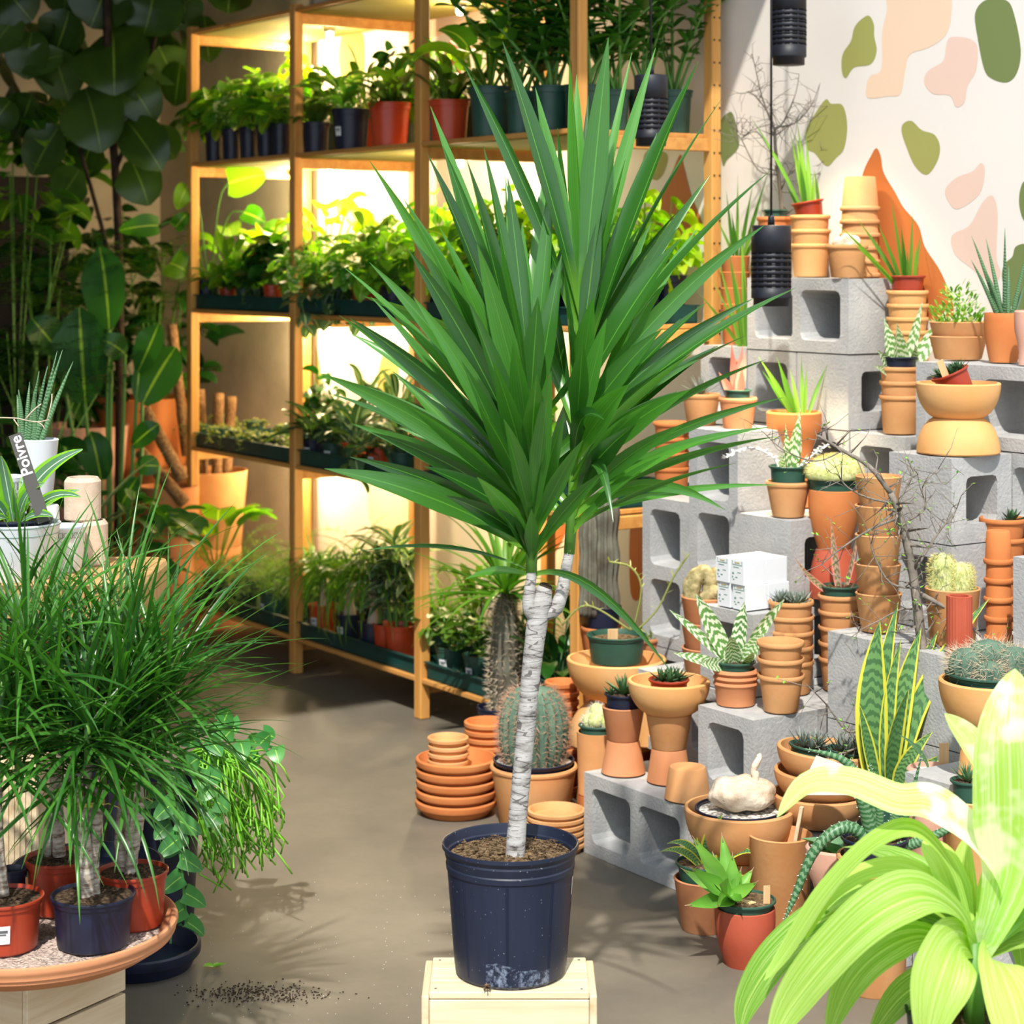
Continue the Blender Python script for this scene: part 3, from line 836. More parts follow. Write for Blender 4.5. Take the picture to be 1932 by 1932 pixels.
# --- pots on the standing blocks
for px, b, l in ((1323, 3.36, 'left one of the two matching clay pots on the standing block'), (1392, 3.36, 'right one of the two matching clay pots, holding pink leaves')):
    p = on_b(px, b, 5 * m_ + .001)
    clay('roll', p, size(37, p), size(27, p), size(60, p), 'terra_b' if px > 1350 else 'terra', l, group='matching clay pots')
    if px < 1350: P_GREYR = p + Vector((0, 0, size(60, p)))
    else: P_PINKS = p + Vector((0, 0, size(60, p)))
p = uv(a_of(1408, 3.6), 3.61, 5 * m_ + .001)
clay('roll', p, size(36, p), size(28, p), size(112, p), 'terra_o', 'tall orange clay pot with a brown liner behind the pink leaves')
P_SANS4 = p + Vector((0, 0, size(112, p)))
p = on_b(1387, 3.67, 6 * m_ + .001)
stack(p, 4, size(30, p), 'plain', size(28, p), size(22, p), size(78, p), 'terra_o', 'narrow orange stack beside the shelving end post', 'narrow orange clay pots')
p = on_b(1268, 3.37, 4 * m_ + .001)
stack(p, 4, size(28, p), 'std', size(36, p), size(28, p), size(52, p), 'terra_o', 'orange stack left of the tall standing block', 'orange clay pots left of the standing block')
# --- aloe column above the solid-ended block
p = on_b(1498, 3.47, 4 * m_ + .001)
clay('plain', p, size(45, p), size(33, p), size(85, p), 'terra_o', 'upside-down orange pot carrying the aloe pot', True)
clay('bulge', p + Vector((0, 0, size(85, p) + .0005)), size(52, p), size(36, p), size(92, p), 'terra_o', 'orange bulging pot with slender aloe, standing on an upturned pot')
P_ALOE = p + Vector((0, 0, size(177, p)))
p = on_b(1487, 3.315, 4 * m_ + .001)
clay('roll', p, size(43, p), size(30, p), size(66, p), 'terra', 'clay pot holding a spotted upright plant on the solid-ended block')
P_HECH = p + Vector((0, 0, size(66, p)))
# --- egg pots
p = on_b(1573, 3.385, 3 * m_ + .001)
q = size(92, p)
clay('egg', p, size(47, p), size(33, p), q, 'terra_r', 'glossy orange egg pot turned upside down beside the white boxes', True)
clay('egg', p + Vector((0, 0, q + .0005)), size(48, p), size(30, p), size(112, p), 'terra_o', 'smooth orange egg pot holding the wide cushion cactus')
P_CUSH = p + Vector((0, 0, q + size(112, p)))
# --- tall orange column
p = on_b(1657, 3.165, 3 * m_ + .001)
pt = size(55, p)
stack(p, 5, pt, 'plain', size(44, p), size(33, p), size(72, p), 'terra', 'tall column left of the bare trunk', 'big clay pots in the tall column')
# --- stacks on the sunlit step
p = on_b(1584, 3.30, 2 * m_ + .001)
stack(p, 5, size(29.5, p), 'std', size(41, p), size(31, p), size(62, p), 'terra', 'five-pot stack under the pink banded plant', 'nested clay pots in the five-pot stack')
P_PINKB = p + Vector((0, 0, 4 * size(29.5, p) + size(62, p)))
p = on_b(1493, 3.185, 2 * m_ + .001)
stack(p, 5, size(28, p), 'std', size(43, p), size(34, p), size(62, p), 'terra', 'pot stack under the small grey rosettes', 'nested clay pots under the grey rosettes')
P_HAW = p + Vector((0, 0, 4 * size(28, p) + size(62, p)))
p = on_b(1473, 3.035, 2 * m_ + .001)
stack(p, 3, size(31, p), 'std', size(45, p), size(32, p), size(70, p), 'terra', 'empty stack on the sunlit step edge', 'three empty nested pots')
p = on_b(1388, 3.0, 2 * m_ + .001)
clay('ring', p, size(43, p), size(36, p), size(66, p), 'terra_b', 'ringed terracotta pot holding the white veined plant')
P_VEIN = p + Vector((0, 0, size(66, p)))
p = on_b(1335, 3.13, 2 * m_ + .001)
stack(p, 3, size(48, p), 'plain', size(50, p), size(41, p), size(58, p), 'terra_b', 'wide pot stack under the brain cactus', 'wide clay pots under the brain cactus')
P_BRAIN = p + Vector((0, 0, 2 * size(48, p) + size(58, p)))
# --- stacks on the floor left of the block steps
p = on_z(1163, 1500, 0); p = at(1163, 0, 5.12); p.z = 0
clay('plain', p, .105, .085, .17, 'terra_o', 'large upside-down orange pot on the floor under the two great bowls', True)
hb = (1.4 - (1240 - HZ) / F * p.y - .171) / 2
clay('bowl', p + Vector((0, 0, .171)), size(93, p), size(44, p), hb, 'terra_y', 'great yellow clay bowl turned upside down, lower of the two great bowls', True, 'bowl')
clay('bowl', p + Vector((0, 0, .1715 + hb)), size(94, p), size(44, p), hb - .002, 'terra_y', 'great yellow clay bowl holding a dark green pot', False, 'bowl')
P_GBOWL = p + Vector((0, 0, .1715 + hb))
p = at(1203, 0, 5.30); p.z = 0
clay('plain', p, .062, .05, .15, 'terra_o', 'upside-down pot on the floor under the succulent dish, behind the great bowls', True)
clay('plain', p + Vector((0, 0, .151)), .062, .05, .15, 'terra_o', 'orange pot on an upturned pot below the succulent dish', False)
clay('std', p + Vector((0, 0, .302)), .064, .052, .105, 'terra_b', 'rimmed clay pot holding a dish of small succulents behind the great bowls')
P_DISH = p + Vector((0, 0, .407))
p = at(1138, 0, 5.42); p.z = 0
clay('plain', p, .062, .055, .15, 'terra_o', 'upside-down pot on the floor under the old column cactus', True)
clay('plain', p + Vector((0, 0, .151)), .062, .05, .17, 'terra_o', 'middle orange pot beneath the old column cactus', False)
clay('std', p + Vector((0, 0, .322)), .060, .048, .09, 'terra_o', 'orange rimmed pot holding the black pot of the old column cactus')
P_COLC = p + Vector((0, 0, .412))
# --- on the front block
T1 = m_ + .001
p = on_b(1176, 2.875, T1)
q = size(61, p)
clay('plain', p, size(42, p), size(31, p), q, 'terra_b', 'upturned lower half of the waisted pair under the black succulent pot', True)
clay('plain', p + Vector((0, 0, q + .0005)), size(41, p), size(30, p), size(64, p), 'terra_b', 'upright upper half of the waisted pair under the black succulent pot')
P_BLKS = p + Vector((0, 0, q + size(64, p)))
p = on_b(1262, 2.915, T1)
clay('plain', p, size(42, p), size(33, p), q, 'terra_b', 'upturned lower pot of the pedestal under the pale bowl', True)
clay('plain', p + Vector((0, 0, q + .0005)), size(44, p), size(33, p), size(66, p), 'terra', 'upright middle pot of the pedestal under the pale bowl')
clay('bowl', p + Vector((0, 0, q + size(66, p) + .001)), size(78, p), size(44, p), size(62, p), 'terra_y', 'pale clay bowl on two waisted pots, holding a red pot', False, 'bowl')
P_RBOWL = p + Vector((0, 0, q + size(66, p) + .001))
p = on_b(1297, 2.855, T1)
clay('plain', p, size(44, p), size(35, p), size(60, p), 'terra', 'single upturned clay pot at the front corner of the two-hole block', True)
# --- around the front block
p = at(1126, 0, 4.854); p.z = 0
clay('bulge', p, size(42, p), size(34, p), size(88, p), 'terra_o', 'rounded orange pot on the floor at the left end of the front block', True)
clay('cyl', p + Vector((0, 0, size(88, p) + .0005)), size(38, p), size(35, p), size(116, p), 'terra', 'straight cylindrical clay pot holding the fuzzy green cactus pot')
P_FUZZ = p + Vector((0, 0, size(204, p)))
p = at(1222, 0, 5.0); p = on_b(1222, 3.085, T1)
clay('plain', p, size(30, p), size(26, p), size(130, p), 'terra_y', 'tall yellow clay pot between the two waisted pedestals')
# --- saucers
p = on_z(861, 1533, 0)
stack(p, 5, size(19.5, p), 'saucer', size(77, p), size(62, p), size(27, p), 'terra_o', 'broad saucer pile on the floor', 'broad clay saucers', cat='saucer', kind='clay saucer')
q = p + Vector((-.02, -.012, 4 * size(19.5, p) + size(27, p) * .3))
stack(q, 4, size(14, p), 'saucer', size(39, p), size(32, p), size(17, p), 'terra', 'small pile resting in the broad saucers', 'small clay saucers', cat='saucer', kind='clay saucer')
p = on_z(921, 1478, 0)
stack(p, 8, size(14, p), 'saucer', size(45, p), size(38, p), size(20, p), 'terra_o', 'saucer pile behind the broad saucers', 'medium clay saucers', cat='saucer', kind='medium clay saucer')
p = on_z(1049, 1603, 0)
stack(p, 6, size(12, p), 'saucer', size(55, p), size(46, p), size(17, p), 'terra', 'pile left of the front concrete block', 'clay saucers by the front block', cat='saucer', kind='clay saucer')
p = at(1060, 0, 5.25); p.z = 0
stack(p, 13 - 1, .0245, 'saucer', size(33, p), size(27, p), .03, 'terra_o', 'tall saucer tower beside the great bowls', 'clay saucers in the tall tower', cat='saucer', kind='orange clay saucer')
# --- floor pots in front
p = on_z(1007, 1560, 0)
clay('roll', p, size(83, p), size(62, p), size(118, p), 'terra', 'large clay pot on the floor holding the barrel cactus')
P_BARREL = p + Vector((0, 0, size(118, p)))
p = at(1395, 0, 4.27); p.z = 0
clay('plain', p, .075, .062, .13, 'terra', 'upside-down pot on the floor under the swollen-stem bowl', True)
zb = 1.4 - (1522 - HZ) / F * p.y
clay('bowl', p + Vector((0, 0, .1305)), size(104, p), size(52, p), zb - .1305, 'terra', 'broad clay bowl holding the pale swollen stem plant', False, 'bowl')
P_CAUD = p + Vector((0, 0, zb))
p = at(1472, 0, 4.17); p.z = 0
clay('plain', p, size(61, p), size(52, p), 1.4 - (1572 - HZ) / F * p.y, 'terra', 'tall empty clay pot on the floor with a wooden stick leaning inside')
P_STICK = p.copy(); P_STICK.z = 1.4 - (1572 - HZ) / F * p.y
p = on_z(1328, 1752, 0); 
clay('plain', p, size(57, p), size(42, p), size(98, p), 'terra_b', 'clay pot on the floor holding the dark green snake plant pot')
P_DSNAKE = p + Vector((0, 0, size(98, p)))
p = on_z(1406, 1818, 0)
clay('egg', p, size(57, p), size(38, p), size(108, p), 'terra_r', 'brick red rounded pot on the floor holding the spiky agave')
P_AGAVE = p + Vector((0, 0, size(108, p)))
# --- leaning bowls
p = on_b(1547, 2.955, T1)
for i, l in enumerate(('lowest of the three deep bowls right of the sunlit step', 'middle one of the three deep bowls right of the sunlit step', 'topmost of the three deep bowls, holding two small green pots')):
    clay('bowl', p + Vector((0.004 * i, 0, i * size(38, p) + .004 * i)), size(92, p), size(46, p), size(62, p), 'terra', l, False, 'bowl', 'three deep clay bowls', tilt=(0, radians(2.0 * i), 0))
P_DEEP = p + Vector((0.01, 0, 2 * size(38, p)))
# --- pink pots at the right front
p = at(1578, 0, 3.98); p.z = 0
clay('bulge', p, size(60, p), size(50, p), size(115, p), 'terra_p', 'lower pale pink bulging pot of the pair behind the lime leaves')
clay('bulge', p + Vector((0, 0, size(115, p) * .97)), size(58, p), size(40, p), size(118, p), 'terra_p', 'upper pale pink bulging pot with fat grey green leaves')
P_GAST = p + Vector((0, 0, size(228, p)))
p = at(1650, 0, 3.86); p.z = 0
clay('roll', p, size(72, p), size(56, p), 1.4 - (1612 - HZ) / F * p.y, 'terra', 'clay pot behind the lime leaves holding the arching aloe')
P_AARCH = p + Vector((0, 0, 1.4 - (1612 - HZ) / F * p.y))
def stand_on(px, py_rim, py_base, Y, base_mat, nm):
    p = at(px, 0, Y); z = 1.4 - (py_base - HZ) / F * Y; p.z = 0
    return p, z
p = on_b(1758, 3.0, T1)
zr = 1.4 - (1447 - HZ) / F * p.y
clay('plain', p, size(42, p), size(36, p), zr - T1 - size(58, p), 'terra_b', 'upturned pot under the pink ringed pot with the wooden tag', True)
clay('ring', p + Vector((0, 0, zr - T1 - size(58, p) + .0005)), size(47, p), size(40, p), size(58, p), 'terra_p', 'pink ringed pot with pebbles and a wooden tag')
P_RTAG = p.copy(); P_RTAG.z = zr
p = on_b(1757, 2.89, T1)
zr = 1.4 - (1490 - HZ) / F * p.y
clay('bulge', p, size(49, p), size(40, p), zr - T1, 'terra_p', 'empty pale pink pot in front of the pink ringed pot')
p = on_b(1838, 2.90, T1)
zr = 1.4 - (1502 - HZ) / F * p.y
clay('plain', p, size(62, p), size(42, p), zr - T1, 'terra_y', 'tan clay pot with a small green pot inside, near the tall lime leaf')
P_TAN = p.copy(); P_TAN.z = zr
p = on_b(1868, 2.97, 2 * m_ + .001)
zr = 1.4 - (1282 - HZ) / F * p.y
clay('plain', p, size(60, p), size(52, p), zr - p.z - size(96, p), 'terra_y', 'upside-down clay pot under the grey spiny cactus bowl', True)
clay('bowl', p + Vector((0, 0, zr - p.z - size(96, p) + .0005)), size(96, p), size(52, p), size(96, p), 'terra_y', 'large clay bowl holding the grey spiny cactus', False, 'bowl')
P_SPINY = p.copy(); P_SPINY.z = zr
# --- right tower extras
p = uv(a_of(1797, 3.19), 3.19, 3 * m_ + .001)
clay('plain', p, size(52, p), size(42, p), 1.4 - (1108 - HZ) / F * p.y - p.z, 'terra', 'clay pot holding the golden fuzzy cactus')
P_GOLD = p.copy(); P_GOLD.z = 1.4 - (1108 - HZ) / F * p.y
p = uv(a_of(1810, 3.105), 3.105, 3 * m_ + .001)
clay('tube', p, size(24, p), size(24, p), 1.4 - (1124 - HZ) / F * p.y - p.z, 'terra_r', 'fluted terracotta cylinder in front of the golden cactus pot', name='fluted_cylinder', cat='cylinder')
p = uv(a_of(1884, 3.30), 3.30, 3 * m_ + .001)
stack(p, 5, size(36, p), 'std', size(28, p), size(22, p), size(62, p), 'terra_o', 'upside-down orange tower beside the tall right block', 'upside-down orange pots', flip=True)
p = uv(a_of(1892, 3.425), 3.425, 3 * m_ + .001)
stack(p, 5, size(36, p), 'std', size(44, p), size(34, p), size(62, p), 'terra_o', 'clay stack behind the upside-down orange tower', 'clay pots behind the orange tower')
P_RAG = p + Vector((0, 0, 4 * size(36, p) + size(62, p)))

# ================================================================ PLANT BUILDERS
def prof(kind, t):
    if kind == 'lance': return max(0.02, sin(pi * min(1, t * 0.93 + 0.07)) ** 0.85)
    if kind == 'strap': return max(0.03, min(1.0, 0.45 + t * 3.0) * (1 - t ** 3.2))
    if kind == 'sword': return max(0.02, (0.55 + 0.45 * sin(pi * min(1, t * 1.15))) * (1 - t ** 2.6))
    if kind == 'oval': return max(0.03, sin(pi * (0.04 + 0.955 * t)) ** 0.6)
    if kind == 'heart': return max(0.03, (sin(pi * min(1, (t * .86 + .12))) ** 0.55) * (1 - .45 * t) * 1.25)
    if kind == 'fiddle': return max(0.03, (0.35 + 0.65 * t ** .8) * (1 - max(0, (t - .72) / .28) ** 2.6) ** .5 * 1.05) if t < .999 else .05
    if kind == 'spike': return max(0.03, (1 - t) ** 0.75)
    if kind == 'fat': return max(0.04, (0.7 + 0.5 * sin(pi * min(1, t * 1.1))) * (1 - t ** 2) ** .8)
    return 1.0
def blade(mb, p0, az, el, L, Wd, droop=0.0, kind='lance', seg=6, fold=0.2, rnd=0.5, roll=0.0, mi=0, petiole=0.0, wave=0.0, wn=2.0, sway=0.0):
    """leaf growing from p0 in direction (az, el), bending down by droop radians over its length"""
    p = Vector(p0); pts = [p.copy()]; e = el; a = az
    n0 = 0
    if petiole > 0:
        q = p + Vector((cos(az) * cos(el), sin(az) * cos(el), sin(el))) * petiole
        mb.tube([p, (p + q) / 2 , q], [0.0018 + Wd * .02] * 3, 4, mi, rnd, False)
        p = q; pts = [p.copy()]
    for i in range(seg):
        e -= droop / seg; a += sway / seg
        p = p + Vector((cos(a) * cos(e), sin(a) * cos(e), sin(e))) * (L / seg)
        pts.append(p.copy())
    wid = [Wd * prof(kind, i / seg) for i in range(seg + 1)]
    d = Vector((cos(az), sin(az), 0))
    up = Vector((0, 0, 1)) * cos(el * .7) - d * sin(el * .7) * 1.0
    if roll: up = Matrix.Rotation(roll, 3, Vector((cos(az) * cos(el), sin(az) * cos(el), sin(el)))) @ up
    # keep hint from being parallel to the blade as it bends: blend per-leaf
    mb.ribbon(pts, wid, up, fold, rnd, mi, wave, wn)
def bez(p0, p1, p2, n):
    return [p0 * (1 - t) ** 2 + p1 * 2 * t * (1 - t) + p2 * t * t for t in [i / n for i in range(n + 1)]]
def spines(mb, pts_dirs, L, r=0.0006, mi=0):
    for p, d in pts_dirs:
        d = d.normalized(); s = d.orthogonal().normalized() * r; t = d.cross(s)
        mb.add([p + s, p - s * .5 + t * .87, p - s * .5 - t * .87, p + d * L], [(0, 1, 3), (1, 2, 3), (2, 0, 3)], mi=mi, smooth=False)

def nursery(t, rt, rb, h, mat, sticker=None, soil='soil', name='nursery_pot', sr=.86):
    po_ = obj(name, pot_mesh('nursery', rt, rb, h, mat), t)
    soil_mb(rb + (rt - rb) * .84 - .004, h * sr, 1, .003).build('soil', [soil], t)
    if sticker is not None:
        a = sticker; z = h * .45; rr = rb + (rt - rb) * .45 + .0012; k = (rt - rb) / h
        mb = MB(); wv = .0125; hv = .015
        for (zz, ww, hh, mi, o) in ((z, wv, hv, 0, 0), (z + .006, wv * .7, .0022, 1, .0006), (z + .001, wv * .5, .0012, 1, .0006)):
            vs = []
            for sx in (-1, 0, 1):
                for sz in (-1, 1):
                    an = a + sx * ww / rr
                    r2 = rr + o + k * (sz * hh + zz - z)
                    vs.append((r2 * cos(an), r2 * sin(an), zz + sz * hh))
            mb.add(vs, [(0, 2, 3, 1), (2, 4, 5, 3)], mi=mi, smooth=False)
        mb.build('price_sticker', ['sticker', 'ink'], po_)
def wood_tag(t, p, az, h=.05, wd=.013, tilt=.1):
    mb = MB(); M = Matrix.Rotation(az, 3, 'Z') @ Matrix.Rotation(tilt, 3, 'X')
    mb.box(Vector(p) + M @ Vector((0, 0, h / 2)), (wd, .0018, h), mat=M, bev=.0006)
    return mb.build('wooden_tag', ['tag'], t)

def fol(kind, rn, r, h, z0, n=None):
    """foliage mesh of a pot plant: r spread radius, h height above soil"""
    mb = MB()
    if kind == 'pothos':
        n = n or 62
        for i in range(n):
            az = rn.uniform(0, 2 * pi); rr = r * rn.random() ** .6; zz = z0 + h * rn.uniform(.15, 1) * (1 - .45 * (rr / r) ** 2)
            base = Vector((0, 0, z0)); tip = Vector((cos(az) * rr * .7, sin(az) * rr * .7, zz))
            mb.tube(bez(base + Vector((rn.uniform(-.02, .02), rn.uniform(-.02, .02), 0)), Vector((tip.x * .4, tip.y * .4, zz * .9 + .01)), tip, 4), .0013, 4, 1, .5, False)
            s = rn.uniform(.05, .09)
            blade(mb, tip, az + rn.uniform(-.7, .7), rn.uniform(-.2, .7), s, s * .78, rn.uniform(.5, 1.6), 'heart', 5, .25, rn.random(), rn.uniform(-.5, .5))
    elif kind == 'trail':
        n = n or 7
        for i in range(n):
            az = rn.uniform(0, 2 * pi); p = Vector((cos(az) * .03, sin(az) * .03, z0)); pts = [p]
            L = h * rn.uniform(.6, 1.2); k = 9; e = 1.0
            for j in range(k):
                e -= .38 if e > -1.45 else 0
                p = p + Vector((cos(az) * cos(e), sin(az) * cos(e), sin(e))) * (L / k); pts.append(p)
                az += rn.uniform(-.3, .3)
            mb.tube(pts, .0016, 4, 1, .5, False)
            for j in range(1, k + 1):
                s = rn.uniform(.045, .075)
                blade(mb, pts[j], rn.uniform(0, 6.28), rn.uniform(-.5, .4), s, s * .75, rn.uniform(.5, 1.2), 'heart', 5, .2, rn.random(), petiole=.02)
    elif kind == 'zz':
        n = n or 9
        for i in range(n):
            az = rn.uniform(0, 2 * pi); e = rn.uniform(1.05, 1.5); L = h * rn.uniform(.7, 1.05)
            p = Vector((rn.uniform(-.025, .025), rn.uniform(-.025, .025), z0)); pts = [p]; k = 9
            for j in range(k):
                e -= .05; p = p + Vector((cos(az) * cos(e), sin(az) * cos(e), sin(e))) * (L / k); pts.append(p)
            mb.tube(pts, [.006 - .0004 * j for j in range(k + 1)], 5, 1, .5, False)
            for j in range(3, k + 1):
                for sd in (-1, 1):
                    blade(mb, pts[j], az + sd * rn.uniform(1.0, 1.5), rn.uniform(.2, .8), rn.uniform(.055, .08), rn.uniform(.026, .036), .4, 'oval', 4, .25, rn.random(), rn.uniform(-.3, .3))
    elif kind == 'lance':
        n = n or 26
        for i in range(n):
            az = rn.uniform(0, 2 * pi); e = rn.uniform(.5, 1.45); L = rn.uniform(.09, .14)
            blade(mb, (rn.uniform(-.02, .02), rn.uniform(-.02, .02), z0), az, e, L, rn.uniform(.035, .05), rn.uniform(.6, 1.6), 'oval', 6, .2, rn.random(), rn.uniform(-.3, .3), petiole=max(.02, h * rn.uniform(.3, .95) - L * .5))
    elif kind == 'big':
        n = n or 9
        for i in range(n):
            az = rn.uniform(0, 2 * pi); e = rn.uniform(.7, 1.4); s = rn.uniform(.12, .17)
            blade(mb, (0, 0, z0), az, e, s, s * .8, rn.uniform(1.2, 2.2), 'heart', 7, .18, rn.random(), rn.uniform(-.4, .4), petiole=h * rn.uniform(.45, .9))
    elif kind == 'strap':
        n = n or 40
        for i in range(n):
            az = rn.uniform(0, 2 * pi); e = rn.uniform(.5, 1.4)
            blade(mb, (rn.uniform(-.01, .01), rn.uniform(-.01, .01), z0), az, e, h * rn.uniform(.7, 1.25), rn.uniform(.010, .016), rn.uniform(.9, 2.2), 'strap', 7, .3, rn.random())
    elif kind == 'dracs':
        for st in range(4):
            x, y = rn.uniform(-.03, .03), rn.uniform(-.03, .03); H_ = h * rn.uniform(.55, .85)
            mb.tube([(x, y, z0), (x * 1.6, y * 1.6, z0 + H_)], .005, 5, 1, .5, False)
            for i in range(22):
                z = z0 + H_ * (.25 + .75 * i / 22)
                blade(mb, (x * 1.3, y * 1.3, z), i * 2.4 + rn.uniform(-.2, .2), rn.uniform(.3, 1.2), rn.uniform(.10, .15), .026, rn.uniform(.5, 1.1), 'lance', 6, .2, rn.random())
    elif kind == 'fern':
        n = n or 34
        for i in range(n):
            az = rn.uniform(0, 2 * pi); e = rn.uniform(.4, 1.45); L = h * rn.uniform(.7, 1.1)
            p = Vector((rn.uniform(-.02, .02), rn.uniform(-.02, .02), z0)); k = 8; pts = [p]
            for j in range(k):
                e -= .2; p = p + Vector((cos(az) * cos(e), sin(az) * cos(e), sin(e))) * (L / k); pts.append(p)
            mb.tube(pts, .0009, 3, 1, .5, False)
            for j in range(2, k + 1):
                for q in range(5):
                    blade(mb, pts[j], az + rn.uniform(-1.8, 1.8), rn.uniform(-.6, .9), rn.uniform(.02, .045), .0028, .2, 'lance', 2, .1, rn.random())
    elif kind == 'crinkle':
        n = n or 60
        for i in range(n):
            az = rn.uniform(0, 2 * pi); rr = r * rn.random() ** .5 * .7; zz = z0 + h * rn.uniform(.2, .9) * (1 - .4 * (rr / r))
            s = rn.uniform(.035, .06)
            blade(mb, (cos(az) * rr, sin(az) * rr, zz), az + rn.uniform(-1, 1), rn.uniform(-.2, .8), s, s * .6, rn.uniform(.3, 1.2), 'oval', 5, .3, rn.random(), rn.uniform(-.4, .4), wave=.25, wn=3)
        for i in range(8):
            az = i * .8; mb.tube([(0, 0, z0), (cos(az) * r * .4, sin(az) * r * .4, z0 + h * .6)], .0025, 4, 1, .5, False)
    elif kind == 'tiny':
        n = n or 26
        for i in range(n):
            az = rn.uniform(0, 2 * pi); e = rn.uniform(.2, 1.2); p = Vector((rn.uniform(-r, r) * .5, rn.uniform(-r, r) * .5, z0)); L = rn.uniform(.05, .11); pts = [p]; k = 6
            for j in range(k):
                e -= .42; p = p + Vector((cos(az) * cos(e), sin(az) * cos(e), sin(e))) * (L / k); pts.append(p)
            mb.tube(pts, .0009, 3, 1, .5, False)
            for j in range(0, k + 1):
                for q in range(2):
                    blade(mb, pts[j], rn.uniform(0, 6.28), rn.uniform(-.3, .8), rn.uniform(.012, .02), .010, .2, 'oval', 2, .1, rn.random())
    elif kind == 'palmhair':
        n = n or 80
        for i in range(n):
            az = rn.uniform(0, 2 * pi); e = rn.uniform(.3, 1.45)
            blade(mb, (cos(az) * .008, sin(az) * .008, z0), az, e, h * rn.uniform(.8, 1.4), .0085, rn.uniform(1.6, 2.9), 'strap', 8, .3, rn.random())
    return mb

PK = {  # kind -> (foliage, leaf material, plain words)
 'pothos': ('pothos', 'l_pothos', 'pothos'), 'neon': ('pothos', 'l_neon', 'bright yellow-green pothos'), 'marble': ('pothos', 'l_var', 'marbled pothos'),
 'darkp': ('pothos', 'l_deep', 'dark leafy vine'), 'zz': ('zz', 'l_zz', 'tall glossy-leaved plant'), 'lance': ('lance', 'l_dark', 'oval-leaved plant'), 'peace': ('lance', 'l_deep', 'dark peace lily'),
 'cream': ('lance', 'l_var', 'cream-marbled plant'), 'big': ('big', 'l_pothos', 'large heart-leaved plant'), 'bigneon': ('big', 'l_neon', 'large lemon-leaved plant'), 'strap': ('strap', 'l_grass', 'grassy arching plant'),
 'silver': ('dracs', 'l_silver', 'silver striped dracaena'), 'fern': ('fern', 'l_fern', 'feathery fern'), 'crinkle': ('crinkle', 'l_dark', 'crinkled leafy plant'),
 'tiny': ('tiny', 'l_small', 'tiny-leaved trailing plant'), 'cal': ('lance', 'l_cal', 'patterned calathea'), 'trail': ('trail', 'l_pothos', 'trailing vine'), 'dtrail': ('trail', 'l_cal', 'dark trailing vine')}
PC = {'black': 'black_pl', 'red': 'red_lightened', 'green': 'green_pl'}
fol_cache = {}
def shelf_plant(px, b, z, kind, pc, label, rt=.062, h=.11, fr=.12, fh=.18, group=None, sticker=False, variant=None):
    if kind not in ('zz', 'tiny', 'silver', 'fern', 'strap'): fh *= 1.2
    fk, lm, _ = PK[kind]
    p = on_b(px, b, z + .001)
    t = thing('potted_plant', label, 'potted plant', p, RZ + random.Random(label).uniform(-.4, .4), group)
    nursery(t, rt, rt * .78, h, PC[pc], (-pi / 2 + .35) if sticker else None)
    seed = variant if variant is not None else hash_(label) % 3
    key = (kind, round(fr, 2), round(fh, 2), round(h, 2), seed)
    if key not in fol_cache:
        fol_cache[key] = mesh_from(fol(fk, random.Random(str(key)), fr, fh, h * .85), 'foliage', [lm, 'stem_g'])
    o = obj('foliage', fol_cache[key], t)
    o.rotation_euler = (0, 0, random.Random(label + 'r').uniform(0, 6.28))
    if b > 3.42: o.scale = (.72, .72, 1)
    return t
def hash_(s):
    v = 7
    for ch in s: v = (v * 31 + ord(ch)) % 1000003
    return v

# ================================================================ SHELF CONTENTS
TR = []
def tray(k, z, label, b0=3.222, dep=.44):
    a0 = A0 + .81 * k + .03
    mb = MB(); w = .75; hh = .052; t = .004
    mb.box((w / 2, dep / 2, t / 2 + .001), (w, dep, t))
    for c, d in (((w / 2, t / 2, hh / 2), (w, t, hh)), ((w / 2, dep - t / 2, hh / 2), (w, t, hh)), ((t / 2, dep / 2, hh / 2), (t, dep, hh)), ((w - t / 2, dep / 2, hh / 2), (t, dep, hh)),
                 ((w / 2, -.004, hh - .002), (w + .01, .010, .004)), ((w / 2, dep + .004, hh - .002), (w + .01, .010, .004))):
        mb.box(c, d)
    o = mb.build('plant_tray', ['tray'], None, uv(a0, b0, z + .001), RZ)
    tag(o, label, 'tray', 'dark green plant trays')
BN = ['in the far left bay', 'in the middle bay', 'in the bay by the corner post']
for li, z in ((2, LV[2]), (1, LV[1]), (0, LV[0])):
    for k in range(3):
        tray(k, z, 'dark green plastic tray on the %s shelf %s' % ({2: 'third', 1: 'fourth', 0: 'bottom'}[li], BN[k]))
TZ = .007
def row(items, z, b, gname, srf):
    """items: (px, kind, potcolour, rt, h, fr, fh, sticker)"""
    used = {}
    items = sorted(items)
    for it in items:
        px, kind, pc, rt, h, fr, fh = it[:7]; st = len(it) > 7 and it[7]
        w_ = PK[kind][2]
        bay = 'far left bay' if px < 552 else 'middle bay' if px < 793 else 'corner-post bay' if px < 1093 else 'open end'
        key = (w_, pc, bay); used[key] = used.get(key, 0) + 1
        cnt = sum(1 for i2 in items if PK[i2[1]][2] == w_ and i2[2] == pc and ('far left bay' if i2[0] < 552 else 'middle bay' if i2[0] < 793 else 'corner-post bay' if i2[0] < 1093 else 'open end') == bay)
        rank = '' if cnt == 1 else ', ' + ['leftmost one', 'second from left', 'third from left', 'fourth from left', 'fifth from left', 'sixth from left'][used[key] - 1]
        lab = '%s in %s pot, %s, %s%s' % (w_, pc, srf, bay, rank)
        shelf_plant(px, b, z, kind, pc, lab, rt, h, fr, fh, gname, st)
z2 = LV[3]
